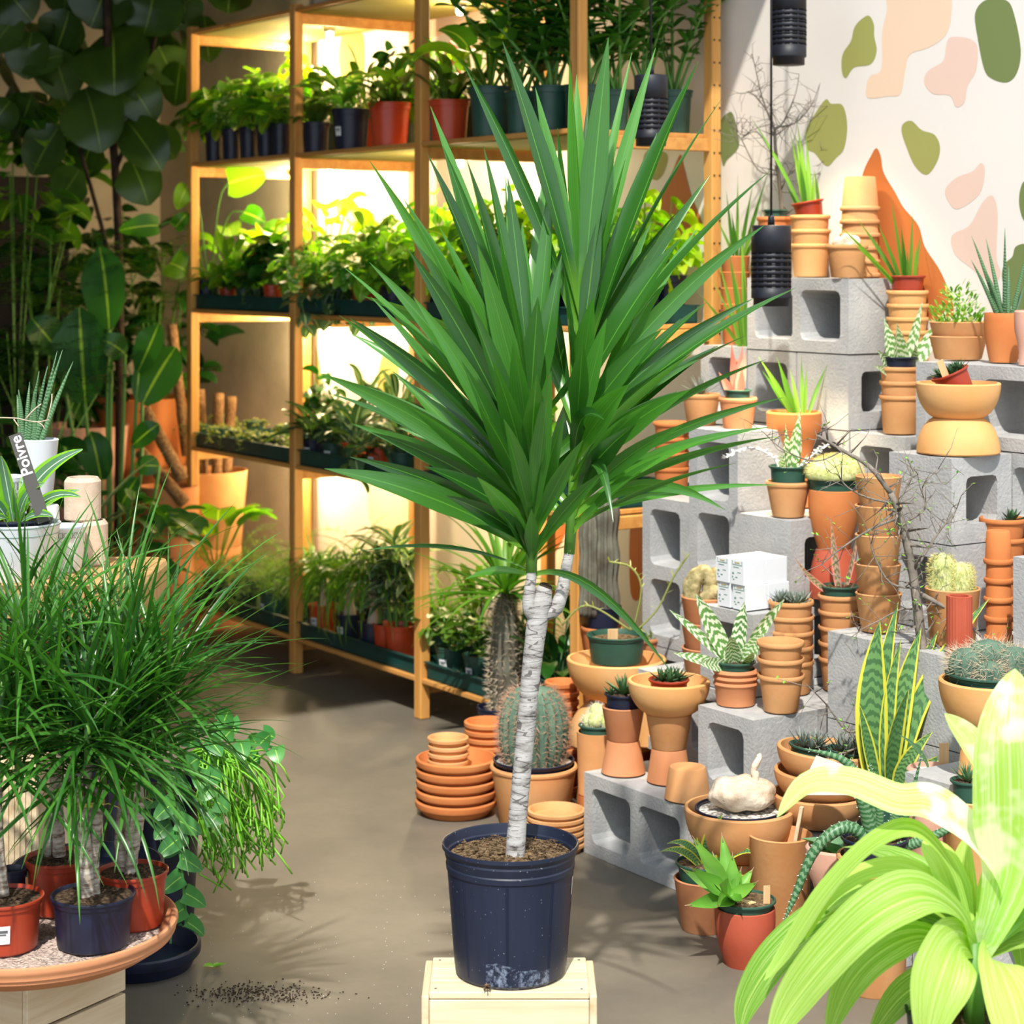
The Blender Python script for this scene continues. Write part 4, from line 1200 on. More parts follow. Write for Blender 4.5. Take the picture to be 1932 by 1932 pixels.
row([(405, 'pothos', 'black', .040, .115, .12, .16), (438, 'pothos', 'black', .040, .115, .12, .17), (470, 'marble', 'black', .040, .115, .12, .17), (503, 'pothos', 'black', .040, .115, .12, .18), (530, 'pothos', 'black', .040, .115, .12, .17),
     (596, 'lance', 'black', .050, .105, .12, .17), (662, 'cream', 'black', .066, .135, .14, .17, True), (735, 'lance', 'red', .070, .140, .14, .18),
     (848, 'lance', 'red', .065, .125, .13, .18), (925, 'big', 'green', .066, .150, .15, .20), (985, 'zz', 'green', .052, .125, .12, .36), (1040, 'zz', 'green', .058, .130, .12, .40)],
    z2, 3.285, 'plants at the front of the second shelf', 'front of second shelf')
row([(430, 'pothos', 'black', .045, .11, .13, .22), (490, 'pothos', 'black', .045, .11, .13, .24), (560, 'neon', 'black', .045, .11, .13, .26), (625, 'peace', 'green', .06, .12, .14, .20), (690, 'lance', 'red', .06, .12, .13, .24), (760, 'darkp', 'green', .06, .12, .14, .24),
     (820, 'pothos', 'green', .06, .12, .14, .22), (900, 'lance', 'green', .06, .12, .14, .26), (960, 'zz', 'green', .055, .125, .12, .42), (1020, 'zz', 'green', .055, .125, .12, .44)],
    z2, 3.47, 'plants at the back of the second shelf', 'back of second shelf')
# end of the unit, seen from its open side
def end_plants(z, items, nm):
    for i, (b, a, kind, pc, rt, h, fr, fh, st) in enumerate(items):
        p = uv(a, b, z + .001)
        px = 966 + p.x / p.y * F
        lab = '%s in %s pot, %s shelf end, %s' % (PK[kind][2], pc, nm, ('nearest the corner post', 'second from the corner post', 'third from the corner post', 'nearest the wall')[i])
        shelf_plant(px, b, z, kind, pc, lab, rt, h, fr, fh, 'plants on the open end of the %s shelf' % nm, st)
end_plants(z2, [(3.30, -4.51, 'zz', 'green', .055, .125, .12, .42, False), (3.40, -4.50, 'zz', 'green', .05, .115, .12, .44, False), (3.51, -4.50, 'zz', 'green', .052, .12, .12, .44, False), (3.625, -4.51, 'zz', 'green', .056, .125, .12, .44, True)], 'second')
z3 = LV[2] + TZ
row([(392, 'strap', 'black', .050, .10, .12, .16), (430, 'lance', 'red', .035, .07, .10, .17), (462, 'pothos', 'green', .036, .07, .10, .14), (488, 'tiny', 'black', .036, .07, .09, .10), (515, 'darkp', 'red', .038, .085, .12, .16),
     (590, 'marble', 'red', .045, .08, .14, .15), (640, 'dtrail', 'green', .045, .08, .14, .16), (690, 'marble', 'red', .048, .09, .14, .16), (745, 'pothos', 'black', .05, .09, .15, .18), (830, 'trail', 'black', .05, .09, .15, .30), (900, 'pothos', 'green', .05, .09, .15, .20), (970, 'pothos', 'black', .05, .09, .15, .22), (1045, 'neon', 'black', .05, .09, .15, .22)],
    z3, 3.285, 'plants at the front of the third shelf', 'front of third shelf')
row([(440, 'big', 'black', .05, .09, .14, .26), (500, 'bigneon', 'black', .05, .09, .14, .24), (560, 'pothos', 'green', .05, .09, .15, .26), (615, 'bigneon', 'green', .05, .09, .14, .30), (665, 'strap', 'green', .05, .09, .14, .20), (710, 'lance', 'green', .05, .09, .14, .26), (765, 'marble', 'green', .05, .09, .15, .24),
     (820, 'pothos', 'green', .05, .09, .15, .28), (880, 'neon', 'green', .05, .09, .15, .24), (950, 'pothos', 'red', .05, .09, .15, .28), (1010, 'neon', 'green', .05, .09, .15, .24)],
    z3, 3.47, 'plants at the back of the third shelf', 'back of third shelf')
end_plants(LV[2] + TZ, [(3.30, -4.53, 'pothos', 'black', .05, .10, .13, .2, False), (3.40, -4.51, 'pothos', 'green', .05, .09, .13, .22, False), (3.51, -4.51, 'neon', 'black', .056, .12, .14, .22, False), (3.62, -4.53, 'neon', 'black', .056, .13, .14, .20, False)], 'third')
z4 = LV[1] + TZ
row([(385, 'tiny', 'green', .04, .065, .12, .08), (420, 'tiny', 'green', .04, .065, .12, .08), (452, 'tiny', 'green', .04, .065, .12, .08, True), (484, 'tiny', 'green', .04, .065, .12, .08), (516, 'tiny', 'black', .04, .065, .12, .08, True),
     (592, 'cal', 'black', .042, .075, .12, .13, True), (630, 'cal', 'green', .042, .075, .12, .15, True), (670, 'cal', 'red', .045, .085, .12, .14), (716, 'dtrail', 'red', .045, .085, .12, .16, True), (762, 'cal', 'green', .045, .08, .12, .14), (835, 'cal', 'green', .05, .09, .13, .16), (905, 'darkp', 'red', .05, .09, .13, .16), (985, 'cal', 'green', .05, .09, .13, .18), (1050, 'pothos', 'green', .05, .09, .13, .18)],
    z4, 3.285, 'plants at the front of the fourth shelf', 'front of fourth shelf')
row([(420, 'tiny', 'green', .045, .07, .12, .10), (480, 'tiny', 'green', .045, .07, .12, .10), (540, 'tiny', 'green', .045, .07, .12, .10), (610, 'darkp', 'green', .05, .08, .13, .18), (690, 'cal', 'green', .05, .08, .13, .22), (750, 'cal', 'black', .05, .08, .13, .22), (830, 'darkp', 'green', .05, .08, .13, .2), (930, 'cal', 'green', .05, .08, .13, .24)],
    z4, 3.50, 'plants at the back of the fourth shelf', 'back of fourth shelf')
z5 = LV[0] + TZ
row([(408, 'big', 'black', .055, .11, .14, .26), (462, 'fern', 'black', .055, .11, .16, .26), (520, 'fern', 'green', .06, .10, .16, .28, True),
     (755, 'silver', 'red', .055, .11, .14, .40), (728, 'silver', 'red', .045, .10, .14, .34),
     (850, 'crinkle', 'green', .052, .09, .12, .13, True), (905, 'crinkle', 'green', .052, .09, .12, .13, True), (970, 'crinkle', 'green', .052, .09, .12, .14, True), (1050, 'peace', 'green', .055, .09, .13, .22)],
    z5, 3.29, 'plants at the front of the bottom shelf', 'front of bottom shelf')
row([(450, 'fern', 'green', .06, .11, .16, .34), (530, 'fern', 'black', .06, .11, .16, .36), (590, 'strap', 'green', .05, .10, .14, .34), (640, 'strap', 'green', .05, .10, .14, .36), (700, 'strap', 'black', .05, .10, .14, .34), (760, 'silver', 'green', .05, .10, .14, .36), (830, 'strap', 'green', .05, .10, .14, .30), (900, 'lance', 'green', .05, .10, .14, .24), (980, 'strap', 'green', .05, .10, .14, .3)],
    z5, 3.46, 'plants at the back of the bottom shelf', 'back of bottom shelf')
# ponytail palms
for i, (px, pc, b, l, st) in enumerate(((610, 'red', 3.30, 'ponytail palm in a red pot, leftmost of the three with pale bulb trunks', True), (660, 'black', 3.29, 'ponytail palm in a black pot with a white sticker, middle of three', True), (705, 'black', 3.275, 'ponytail palm in a navy pot, rightmost of three, next to red pots', False))):
    p = on_b(px, b, z5 + .001)
    t = thing('ponytail_palm', l, 'palm', p, RZ, 'ponytail palms on the bottom shelf')
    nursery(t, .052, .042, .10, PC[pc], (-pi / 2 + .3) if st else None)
    hh = .10 + .02 * i
    mb = MB(); mb.tube([(0, 0, .085), (0, 0, .10), (0, 0, .13), (0, 0, .085 + hh), (0, 0, .10 + hh)], [.022, .021, .014, .010, .008], 12); mb.build('trunk', ['beige'], t)
    mb = fol('palmhair', random.Random(i), .2, .26, .095 + hh, 80); mb.build('foliage', ['l_grass', 'stem_g'], t)

# ================================================================ HERO: CRATE AND YUCCA CANE
YH = 1.2 * F / (1833 - HZ)
def mat_cane():
    t = NT('white_cane_bark'); v = t.coord()
    mp = t.node('ShaderNodeMapping'); mp.inputs['Scale'].default_value = (11, 11, 62); t.link(v, mp.inputs[0])
    n = t.noise(1.3, 6, mp.outputs[0], 0.75)
    mp2 = t.node('ShaderNodeMapping'); mp2.inputs['Scale'].default_value = (15, 15, 95); mp2.inputs['Rotation'].default_value = (.12, .1, 0); t.link(v, mp2.inputs[0])
    vo = t.node('ShaderNodeTexVoronoi', feature='DISTANCE_TO_EDGE'); vo.inputs['Scale'].default_value = 1.0; t.link(mp2.outputs[0], vo.inputs[0])
    line = t.math('LESS_THAN', vo.outputs['Distance'], 0.035)
    c = t.ramp(n, [(0.33, hx('#3E3A3A')), (0.41, hx('#8A8682')), (0.50, hx('#A9A6A3')), (0.66, hx('#BCBAB8'))])
    c = t.mix(t.math('MULTIPLY', t.math('MULTIPLY', line, t.math('GREATER_THAN', t.noise(60, 2, v), .48)), 0.75), c, hx('#4A4442'))
    t.base(c); t.rough(0.9, 0.15); t.bump(n, 0.6, 0.003); return t.m
MT['cane'] = mat_cane()
c0 = on_z(961, 1838, .2); c0.z = 0
ct = thing('wooden_crate', 'pale pine crate under the tall cane plant in the middle', 'crate', c0, 0)
cw, cd, ch = .262, .165, .2
def bx(name, m, c, d, b=.0015, parent=None): 
    mb = MB(); mb.box(c, d, bev=b); return mb.build(name, [m], parent)
for i in range(3):
    bx('top_slat', 'crate', (0, -cd / 2 + cd * (i + .5) / 3, ch - .006), (cw, cd / 3 - .0015, .012), parent=ct)
for s in (-1, 1):
    bx('side_panel', 'crate_v', (s * (cw / 2 + .0065), 0, ch / 2 - .003), (.012, cd + .004, ch - .006), parent=ct)
for s in (-1, 1):
    bx('front_panel' if s < 0 else 'back_panel', 'crate', (0, s * (cd / 2 - .006), ch / 2 - .0065), (cw, .011, ch - .0135), parent=ct)
sm = MB()
for x, y in ((-cw / 2 + .010, -cd / 2 + .016), (-cw / 2 + .012, cd / 2 - .015), (cw / 2 - .012, -cd / 2 + .014), (cw / 2 - .012, cd / 2 - .014)):
    sm.lathe([(0.0024, ch), (0.002, ch + .0006), (0, ch + .0006)], 8, (x, y, 0))
sm.build('screws', ['metal'], ct)

HB = on_z(963, 1833, .2005)
hp = thing('cane_plant', 'tall yucca-like cane plant with long sword leaves in a black nursery pot on the crate', 'potted plant', HB, 0)
kx = HB.y / F
hh = .2185
P = [(0, 0), (98 * kx, 0), (104 * kx, .006), (118 * kx, hh * .80), (121 * kx, hh * .81), (122 * kx, hh * .85), (120 * kx, hh * .86), (124 * kx, hh * .92), (123 * kx, hh * .935), (127 * kx, hh * .965), (129 * kx, hh * .97), (129 * kx, hh * .998), (127.5 * kx, hh),
     (125 * kx, hh * .995), (121 * kx, hh * .93), (118 * kx, hh * .92), (115 * kx, hh * .8), (100 * kx, .004), (0, .004)]
def mat_oldpot():
    t = NT('scuffed_navy_plastic'); v = t.coord()
    sp = t.node('ShaderNodeSeparateXYZ'); t.link(v, sp.inputs[0])
    mp = t.node('ShaderNodeMapping'); mp.inputs['Scale'].default_value = (60, 60, 6); t.link(v, mp.inputs[0])
    streak = t.noise(1.0, 3, mp.outputs[0])
    c = t.mix(t.math('MULTIPLY', streak, 0.5), hx('#141A2C'), hx('#28324C'))
    n = t.noise(90, 6, v, 0.8)
    low = t.math('LESS_THAN', t.math('ADD', sp.outputs[2], t.math('MULTIPLY', t.noise(9, 3, v), 0.07)), 0.075)
    fx = t.math('LESS_THAN', t.math('ABSOLUTE', t.math('ADD', sp.outputs[0], -0.012)), 0.052)
    salt = t.math('MULTIPLY', t.math('MULTIPLY', low, fx), t.ramp(n, [(0.47, (0, 0, 0, 1)), (0.62, (1, 1, 1, 1))]))
    c = t.mix(t.math('MULTIPLY', salt, 0.6), c, hx('#9AA8C0'))
    dust = t.math('GREATER_THAN', t.noise(230, 2, v), 0.73)
    c = t.mix(t.math('MULTIPLY', dust, 0.7), c, hx('#9A9AA0'))
    t.base(c); t.rough(0.45, 0.45); t.bump(streak, .1, .002); return t.m
MT['oldpot'] = mat_oldpot()
mb = MB(); mb.lathe(P, 72)
for i in range(8):
    a = radians(-92 + 45 * i); r0, r1 = 104 * kx, 117.5 * kx
    for da in (-.03, .0):
        mb.tube([(r0 * cos(a + da), r0 * sin(a + da), .012), ((r1 + .0004) * cos(a + da), (r1 + .0004) * sin(a + da), hh * .79)], .0012, 5)
o = hpo = mb.build('nursery_pot', ['oldpot'], hp); o.data.set_sharp_from_angle(angle=.5)
soil_mb(116 * kx, hh * .90, 5, .005, 40).build('soil', ['bark_soil'], hp)
rn = random.Random(4)
mb = MB()
for i in range(420):
    a = rn.uniform(0, 6.28); r = 112 * kx * sqrt(rn.random()); e = rn.uniform(0, 6.28)
    c = Vector((r * cos(a), r * sin(a), hh * .905 + rn.uniform(0, .006)))
    mb.box(c, (rn.uniform(.003, .012), rn.uniform(.001, .003), .0015), mat=Matrix.Rotation(e, 3, 'Z') @ Matrix.Rotation(rn.uniform(-.7, .7), 3, 'X'))
o = mb.build('bark_chips', ['bark_soil'], hp); o['kind'] = 'stuff'
# white sticker on the right flank
mb = MB(); a = radians(-6); r = 113.5 * kx
vs = []
for da in (-.09, 0, .09):
    for z in (.135, .165):
        rr = (104 + 14 * (z / (hh * .8))) * kx + .0008
        vs.append((rr * cos(a + da), rr * sin(a + da), z))
mb.add(vs, [(0, 2, 3, 1), (2, 4, 5, 3)], smooth=False); mb.build('price_sticker', ['sticker'], hpo)
mb = MB()
for i in range(34):
    c = Vector((-.038, -104 * kx - .002, .008)); d = Vector((rn.gauss(0, 1), rn.gauss(0, 1), rn.gauss(0, 1))).normalized()
    mb.tube([c, c + d * .004, c + d * .007 + Vector((0, 0, -.001))], .0007, 4)
mb.build('root_tuft', ['bark_soil'], hp)

def hl(px, py, dY=0.0): return at(px, py, HB.y + dY) - HB
tr = MB()
def cane(pts, rad, n=14):
    q = smooth_open([hl(x, y, d) for x, y, d in pts], 6)
    R = []
    for i in range(len(q)):
        t = i / (len(q) - 1) * (len(rad) - 1); k = min(int(t), len(rad) - 2)
        R.append((rad[k] * (1 - (t - k)) + rad[k + 1] * (t - k)) * kx * (1 + .015 * sin(i * 2.3)))
    tr.tube(q, R, n)
cane([(970, 1640, -.01), (978, 1530, 0), (990, 1400, 0), (1002, 1270, 0), (1014, 1170, 0), (1021, 1132, 0), (1029, 1108, 0)], [19, 17.5, 17.5, 18, 20, 21, 13], 18)
cane([(1020, 1175, 0), (1000, 1150, -.006), (999, 1120, -.008), (1002, 1092, -.008), (1003, 1068, -.008)], [12, 14, 12, 9.5, 8.5])
cane([(1026, 1160, 0), (1048, 1148, .006), (1060, 1118, .008), (1066, 1085, .01), (1076, 1032, .012)], [12, 14, 12, 11, 9])
cp_ = hl(1029, 1108, 0); M = (hl(1032, 1098, -.004) - hl(1026, 1116, .004)).normalized().to_track_quat('Z', 'Y').to_matrix()
tr.lathe([(0, -.001), (.0118, -.001), (.0112, .002), (0, .0015)], 16, cp_, M, 1)
tr.build('trunk', ['cane', 'stem_d'], hp)
sg = MB()
sg.tube([hl(1003, 1080, -.008), hl(1002, 980, 0), hl(1000, 860, .01), hl(1002, 720, .02)], [.0095, .010, .009, .004], 10)
sg.tube([hl(1074, 1045, .012), hl(1082, 930, .02), hl(1092, 760, .02), hl(1098, 600, .02)], [.0095, .010, .009, .004], 10)
sg.build('green_stem', ['stem_g'], hp)

def hero_leaf(mb, side, by, tx, ty, w, dY, bow=0.10, rnd=None, tw=None, seg=12, ctrl=None):
    if side == 'L': bxp = 1003 if by > 900 else 1000
    else: bxp = 1076 + (1040 - by) * 0.05
    bd = 0.0 if side == 'L' else .015
    L = math.hypot(tx - bxp, ty - by)
    if ctrl: cx, cy = ctrl
    else:
        cx = (bxp + tx) / 2; cy = (by + ty) / 2
        ox = abs(tx - bxp) / max(L, 1)
        cy -= bow * L * ox; cx -= (tx - bxp) * bow * .9
    p0 = hl(bxp, by, bd); p1 = hl(cx, cy, bd + dY * .45); p2 = hl(tx, ty, bd + dY)
    pts = bez(p0, p1, p2, seg)
    wid = []
    for i in range(seg + 1):
        t = i / seg
        f = (.38 + .62 * min(1, t / .48) ** 1.3) * .93
        f *= max(0.0, 1 - max(0, (t - .50) / .50) ** 1.6)
        wid.append(max(.0006, w * kx * f))
    d = (p2 - p0).normalized(); tw = rn.gauss(0, .65) if tw is None else tw
    hint = Matrix.Rotation(tw, 3, d) @ Vector((0, -1, .35))
    mb.ribbon(pts, wid, hint, .28, rn.random() if rnd is None else rnd)
    # leaf base sheath in pale green
RL = [(640, 877, 125, 34, .10), (600, 948, 78, 46, .03), (650, 1010, 165, 44, .08), (600, 1075, 115, 46, .08), (590, 1148, 70, 54, -.05), (640, 1165, 205, 38, .1), (620, 1192, 100, 22, .12),
      (640, 1237, 90, 32, .1), (720, 1318, 115, 54, -.06), (700, 1364, 183, 18, .05), (760, 1456, 320, 38, .0), (790, 1442, 425, 38, -.08), (700, 1282, 395, 50, .05), (760, 1285, 450, 54, -.08), (680, 1205, 430, 32, .02),
      (830, 1422, 563, 30, .0), (850, 1502, 543, 30, -.05), (850, 1333, 570, 30, -.1), (870, 1307, 665, 46, -.14), (900, 1446, 678, 20, -.1), (930, 1478, 750, 22, -.12), (940, 1456, 805, 24, -.16), (962, 1462, 824, 22, -.1),
      (985, 1466, 915, 16, -.15), (1000, 1388, 874, 18, -.2), (900, 1302, 735, 50, -.2), (880, 1280, 738, 32, .1), (860, 1187, 725, 54, -.2), (820, 1250, 620, 46, -.1), (700, 1135, 390, 38, -.02),
      (780, 1063, 500, 48, -.12), (740, 1120, 560, 42, -.1), (830, 1100, 640, 42, -.15), (850, 1145, 600, 44, -.1), (910, 1230, 760, 40, -.2), (960, 1290, 800, 34, -.2), (980, 1330, 830, 26, -.15), (930, 1200, 800, 44, -.22), (1010, 1250, 860, 30, -.2),
      (700, 1052, 240, 40, .1), (680, 1110, 180, 36, .12), (720, 1240, 250, 36, .1), (760, 1340, 330, 30, .1), (650, 1088, 140, 40, .12), (740, 1180, 300, 44, .0)]
LL = [(820, 812, 200, 38, .05), (800, 806, 290, 48, -.05), (830, 835, 275, 46, .0), (800, 880, 300, 54, -.1), (760, 912, 275, 32, .02), (740, 958, 335, 38, .04), (870, 697, 303, 38, .02), (880, 760, 373, 44, -.03), (900, 770, 470, 46, -.08),
      (905, 697, 495, 38, -.05), (915, 650, 505, 22, .0), (930, 660, 600, 40, -.05), (935, 640, 595, 28, .05), (960, 605, 705, 48, -.12), (965, 622, 742, 26, -.05), (950, 640, 715, 40, .05), (985, 665, 800, 42, -.1), (990, 700, 815, 38, -.15),
      (1040, 612, 884, 54, -.15), (1020, 660, 862, 36, -.02), (900, 1013, 705, 48, -.2), (880, 968, 640, 46, -.15), (840, 1045, 300, 36, .06), (850, 1060, 480, 42, .0), (800, 945, 455, 46, -.06), (780, 1015, 560, 46, -.05),
      (1010, 1065, 780, 38, -.12), (1020, 1100, 830, 36, -.15), (1050, 1140, 890, 32, -.18), (950, 780, 560, 42, -.08), (940, 720, 640, 36, -.1), (980, 760, 760, 42, -.12), (1000, 800, 880, 42, -.2), (1030, 840, 935, 36, -.2),
      (870, 830, 430, 46, -.08), (860, 860, 360, 46, .03), (920, 880, 560, 46, -.15), (940, 930, 680, 46, -.2), (970, 900, 760, 44, -.22), (990, 950, 790, 44, -.22), (1010, 1040, 700, 42, -.18), (1030, 900, 900, 40, -.22), (850, 900, 460, 48, -.1), (1000, 870, 680, 40, -.15),
      (820, 985, 420, 40, .05), (1015, 740, 700, 40, .06), (1000, 700, 560, 36, .08)]
for side, LST, nm in (('R', RL, 'right_leaf_crown'), ('L', LL, 'left_leaf_crown')):
    mb = MB()
    for by, tx, ty, w, dY in LST: hero_leaf(mb, side, by, tx, ty, w, dY)
    for i in range(13):     # leaves turned away from us, filling the crown's far side
        an = rn.uniform(-1.25, 1.25); L = rn.uniform(330, 520); by = rn.uniform(720, 1000)
        hero_leaf(mb, side, by, (1003 if side == 'L' else 1090) + sin(an) * L * .8, by - cos(an) * L, rn.uniform(32, 46), rn.uniform(.08, .28))
    if side == 'L':
        hero_leaf(mb, side, 1078, 680, 1040, 18, -.05, ctrl=(860, 1010)); hero_leaf(mb, side, 1086, 878, 1093, 17, -.12, ctrl=(940, 1062))
        hero_leaf(mb, side, 1060, 1003, 960, 30, -.09, tw=0); hero_leaf(mb, side, 1086, 1262, 1262, 22, -.12, ctrl=(1100, 1040))
        hero_leaf(mb, side, 1060, 970, 985, 26, -.08); hero_leaf(mb, side, 1065, 1040, 985, 26, -.08); hero_leaf(mb, side, 1050, 940, 960, 34, -.14)
    else:
        hero_leaf(mb, side, 985, 1157, 985, 26, -.18, ctrl=(1125, 760)); hero_leaf(mb, side, 1000, 1368, 962, 30, -.12, ctrl=(1190, 850)); hero_leaf(mb, side, 900, 1140, 792, 34, -.2, ctrl=(1080, 740))
    mb.build(nm, ['l_yucca'], hp)

# ================================================================ LEFT FOREGROUND
dV = Vector((.53, .85, 0)).normalized(); pV = Vector((-.85, .53, 0)).normalized()
RC = atan2(dV.y, dV.x)
C0 = Vector((-.788, 3.274, 0))
ct = thing('wooden_crate', 'pale wooden slatted crate at the lower left carrying the wide terracotta tray', 'crate', C0, RC)
Lx, Ly = .232, .42
for k, (z0, z1) in enumerate(((.140, .250), (.022, .134))):
    bx('side_slat', 'crate', (Lx / 2, .006, (z0 + z1) / 2), (Lx, .012, z1 - z0), parent=ct)
    bx('side_slat', 'crate', (Lx / 2, Ly - .006, (z0 + z1) / 2), (Lx, .012, z1 - z0), parent=ct)
    bx('end_slat', 'crate_v', (.007, Ly / 2, (z0 + z1) / 2), (.014, Ly - .026, z1 - z0 - .002), parent=ct)
    bx('end_slat', 'crate_v', (Lx - .007, Ly / 2, (z0 + z1) / 2), (.014, Ly - .026, z1 - z0 - .002), parent=ct)
bx('top_board', 'crate_v', (Lx / 2, Ly / 2, .244), (Lx - .03, Ly - .026, .010), parent=ct)
bx('bottom_rail', 'crate', (Lx / 2, Ly / 2, .011), (Lx - .01, Ly - .01, .02), parent=ct)

TC = at(60, 0, 3.354); TC.z = .2512
tt = thing('plant_saucer', 'wide terracotta tray with pink gravel holding the spiky dracaena pots', 'saucer', TC, 0)
R = 273 * TC.y / F
mb = MB(); mb.lathe([(0, 0), (R * .82, 0), (R * .86, .004), (R * .955, .019), (R * .968, .021), (R * .968, .026), (R * .985, .028), (R * .985, .034), (R * .995, .037), (R, .042), (R * .995, .047), (R * .98, .049), (R * .955, .046), (R * .93, .036), (R * .86, .016), (0, .014)], 96)
o = mb.build('saucer', ['terra_b'], tt); o.data.set_sharp_from_angle(angle=.7)
o = soil_mb(R * .875, .0185, 9, .003, 60).build('pink_gravel', ['pinkgravel'], tt)
GZ = TC.z + .0215

def dtrunk(mb, pts, r):
    q = smooth_open(pts, 5); mb.tube(q, [r * (1 + .06 * sin(i * 2.7)) for i in range(len(q))], 10)
def mat_dbark():
    t = NT('ringed_grey_bark'); v = t.coord()
    mp = t.node('ShaderNodeMapping'); mp.inputs['Scale'].default_value = (30, 30, 110); t.link(v, mp.inputs[0])
    n = t.noise(1.2, 4, mp.outputs[0], 0.65)
    t.base(t.ramp(n, [(0.36, hx('#6E5A4C')), (0.5, hx('#A79B8C')), (0.62, hx('#C2B9AC'))])); t.rough(.9, .15); t.bump(n, .6, .003); return t.m
MT['dbark'] = mat_dbark()
rd = random.Random(77)
def dracaena(px, Y, rpx, h, pm, label, canes, heads, sticker=None, ties=None, dens=50, Lr=(.20, .36)):
    p = at(px, 0, Y); p.z = GZ
    t = thing('dracaena', label, 'potted plant', p, 0, 'spiky dracaenas on the terracotta tray')
    rt = rpx * Y / F
    nursery(t, rt, rt * .84, h, pm, sticker, 'soil', sr=.93)
    mb = MB()
    for pts, r in canes: dtrunk(mb, [at(x, y, Y + d) - p for x, y, d in pts], r * Y / F)
    mb.build('canes', ['dbark'], t)
    if ties:
        mb = MB()
        for (x, y, r) in ties:
            c = at(x, y, Y) - p
            for q in range(4):
                zz = c.z + q * .0022 - .003
                pts = [(c.x + (r + .001 * q) * Y / F * cos(a), c.y + .01 + r * Y / F * sin(a) * .9, zz + .001 * sin(a * 3 + q)) for a in [k * pi / 10 for k in range(21)]]
                mb.tube(pts, .0011, 5)
            mb.tube([(c.x + r * Y / F * .7, c.y - .01, c.z), (c.x + r * Y / F * 1.5, c.y - .015, c.z + .004), (c.x + r * Y / F * 2.2, c.y - .015, c.z - .003)], .001, 4)
        mb.build('raffia_tie', ['string'], t)
    mb = MB()
    for (hx_, hy, d) in heads:
        c = at(hx_, hy, Y + d) - p
        mb.tube([c + Vector((0, 0, -.05)), c + Vector((0, 0, .03))], .006, 6, 1)
        for i in range(dens):
            az = rd.uniform(0, 2 * pi); e = rd.uniform(-.15, 1.5)
            L = rd.uniform(*Lr) * (1.0 if e > .5 else .85)
            blade(mb, c + Vector((0, 0, (e - .8) * .03)), az, e, L, rd.uniform(.0065, .0095), rd.uniform(.25, 1.1) if e > .3 else rd.uniform(.6, 1.2), 'strap', 8, .25, rd.random(), rd.uniform(-.6, .6), sway=rd.uniform(-.2, .2))
    mb.build('foliage', ['l_drac', 'stem_g'], t)
dracaena(176, 3.314, 80, .084, 'black_pl', 'dracaena in the navy pot at the front of the terracotta tray', [([(166, 1712, 0), (162, 1620, 0), (150, 1530, 0), (140, 1460, 0)], 13.5), ([(180, 1706, .01), (178, 1610, .01), (186, 1520, .01), (192, 1450, .01)], 10), ([(172, 1560, .015), (168, 1500, .015), (165, 1440, .015)], 8)],
         [(140, 1445, 0), (195, 1425, 0), (165, 1380, -.02), (105, 1360, .02), (225, 1350, .02)], ties=[(165, 1516, 29)])
dracaena(250, 3.414, 68, .092, 'red_pl', 'dracaena in the red pot at the right side of the terracotta tray', [([(245, 1660, 0), (252, 1600, 0), (262, 1540, 0), (258, 1470, 0)], 11), ([(236, 1655, .01), (226, 1590, .01), (232, 1520, .01), (240, 1450, .01)], 10), ([(243, 1600, -.006), (246, 1540, -.006), (250, 1480, -.006)], 9)],
         [(258, 1430, 0), (290, 1370, .02), (235, 1370, 0), (270, 1300, .03), (315, 1330, .03)], ties=[(248, 1505, 20)])
dracaena(113, 3.49, 66, .092, 'red_pl', 'dracaena in the red pot at the back of the terracotta tray', [([(112, 1615, 0), (108, 1540, 0), (106, 1470, 0), (104, 1440, 0)], 12), ([(90, 1615, 0), (96, 1550, 0), (100, 1500, 0)], 7)],
         [(100, 1380, 0), (65, 1300, .03), (130, 1270, .03), (185, 1270, .05), (20, 1270, .04), (230, 1260, .06)])
dracaena(6, 3.30, 76, .084, 'red_pl', 'dracaena in the stickered red pot at the left picture edge', [([(8, 1690, 0), (-2, 1600, 0), (-6, 1500, 0), (-4, 1440, 0)], 10), ([(-20, 1690, 0), (-26, 1560, 0), (-30, 1450, 0)], 10)],
         [(-5, 1420, 0), (-50, 1380, 0), (35, 1400, .01), (5, 1310, .02), (50, 1240, .03)], sticker=-pi / 2 + .22, dens=40)
p = at(24, 0, 3.46); p.z = GZ
t = thing('potted_plant', 'small black pot of mossy soil behind the stickered red pot', 'flower pot', p); nursery(t, .026, .022, .08, 'black_pl')

# --- black saucers, planter with hanging jungle cacti, wooden planter
p = at(165, 0, 3.72); p.z = 0
clay('plain', p, .062, .052, .25, 'black_pl', 'upturned black plastic pot on the floor behind the crate', True, name='plastic_pot')
clay('saucer', p + Vector((0, 0, .251)), .140, .118, .034, 'black_pl', 'large black plastic saucer behind the red dracaena pots', name='plastic_saucer', cat='saucer')
p = at(262, 0, 3.99); p.z = .0005
t = thing('plastic_saucer', 'black plastic saucer on the floor at the right of the crate', 'saucer', p)
obj('saucer', pot_mesh('saucer', .122, .104, .045, 'black_pl'), t)
p = at(285, 0, 4.27); p.z = 0
jp = thing('hanging_cactus_planter', 'black planter with trailing fishbone and thin stemmed jungle cacti', 'potted plant', p)
zt = 1.4 - (1480 - HZ) / F * 4.27
obj('planter', pot_mesh('nursery', .11, .09, zt, 'black_pl'), jp); soil_mb(.1, zt * .93, 3).build('soil', ['soil'], jp)
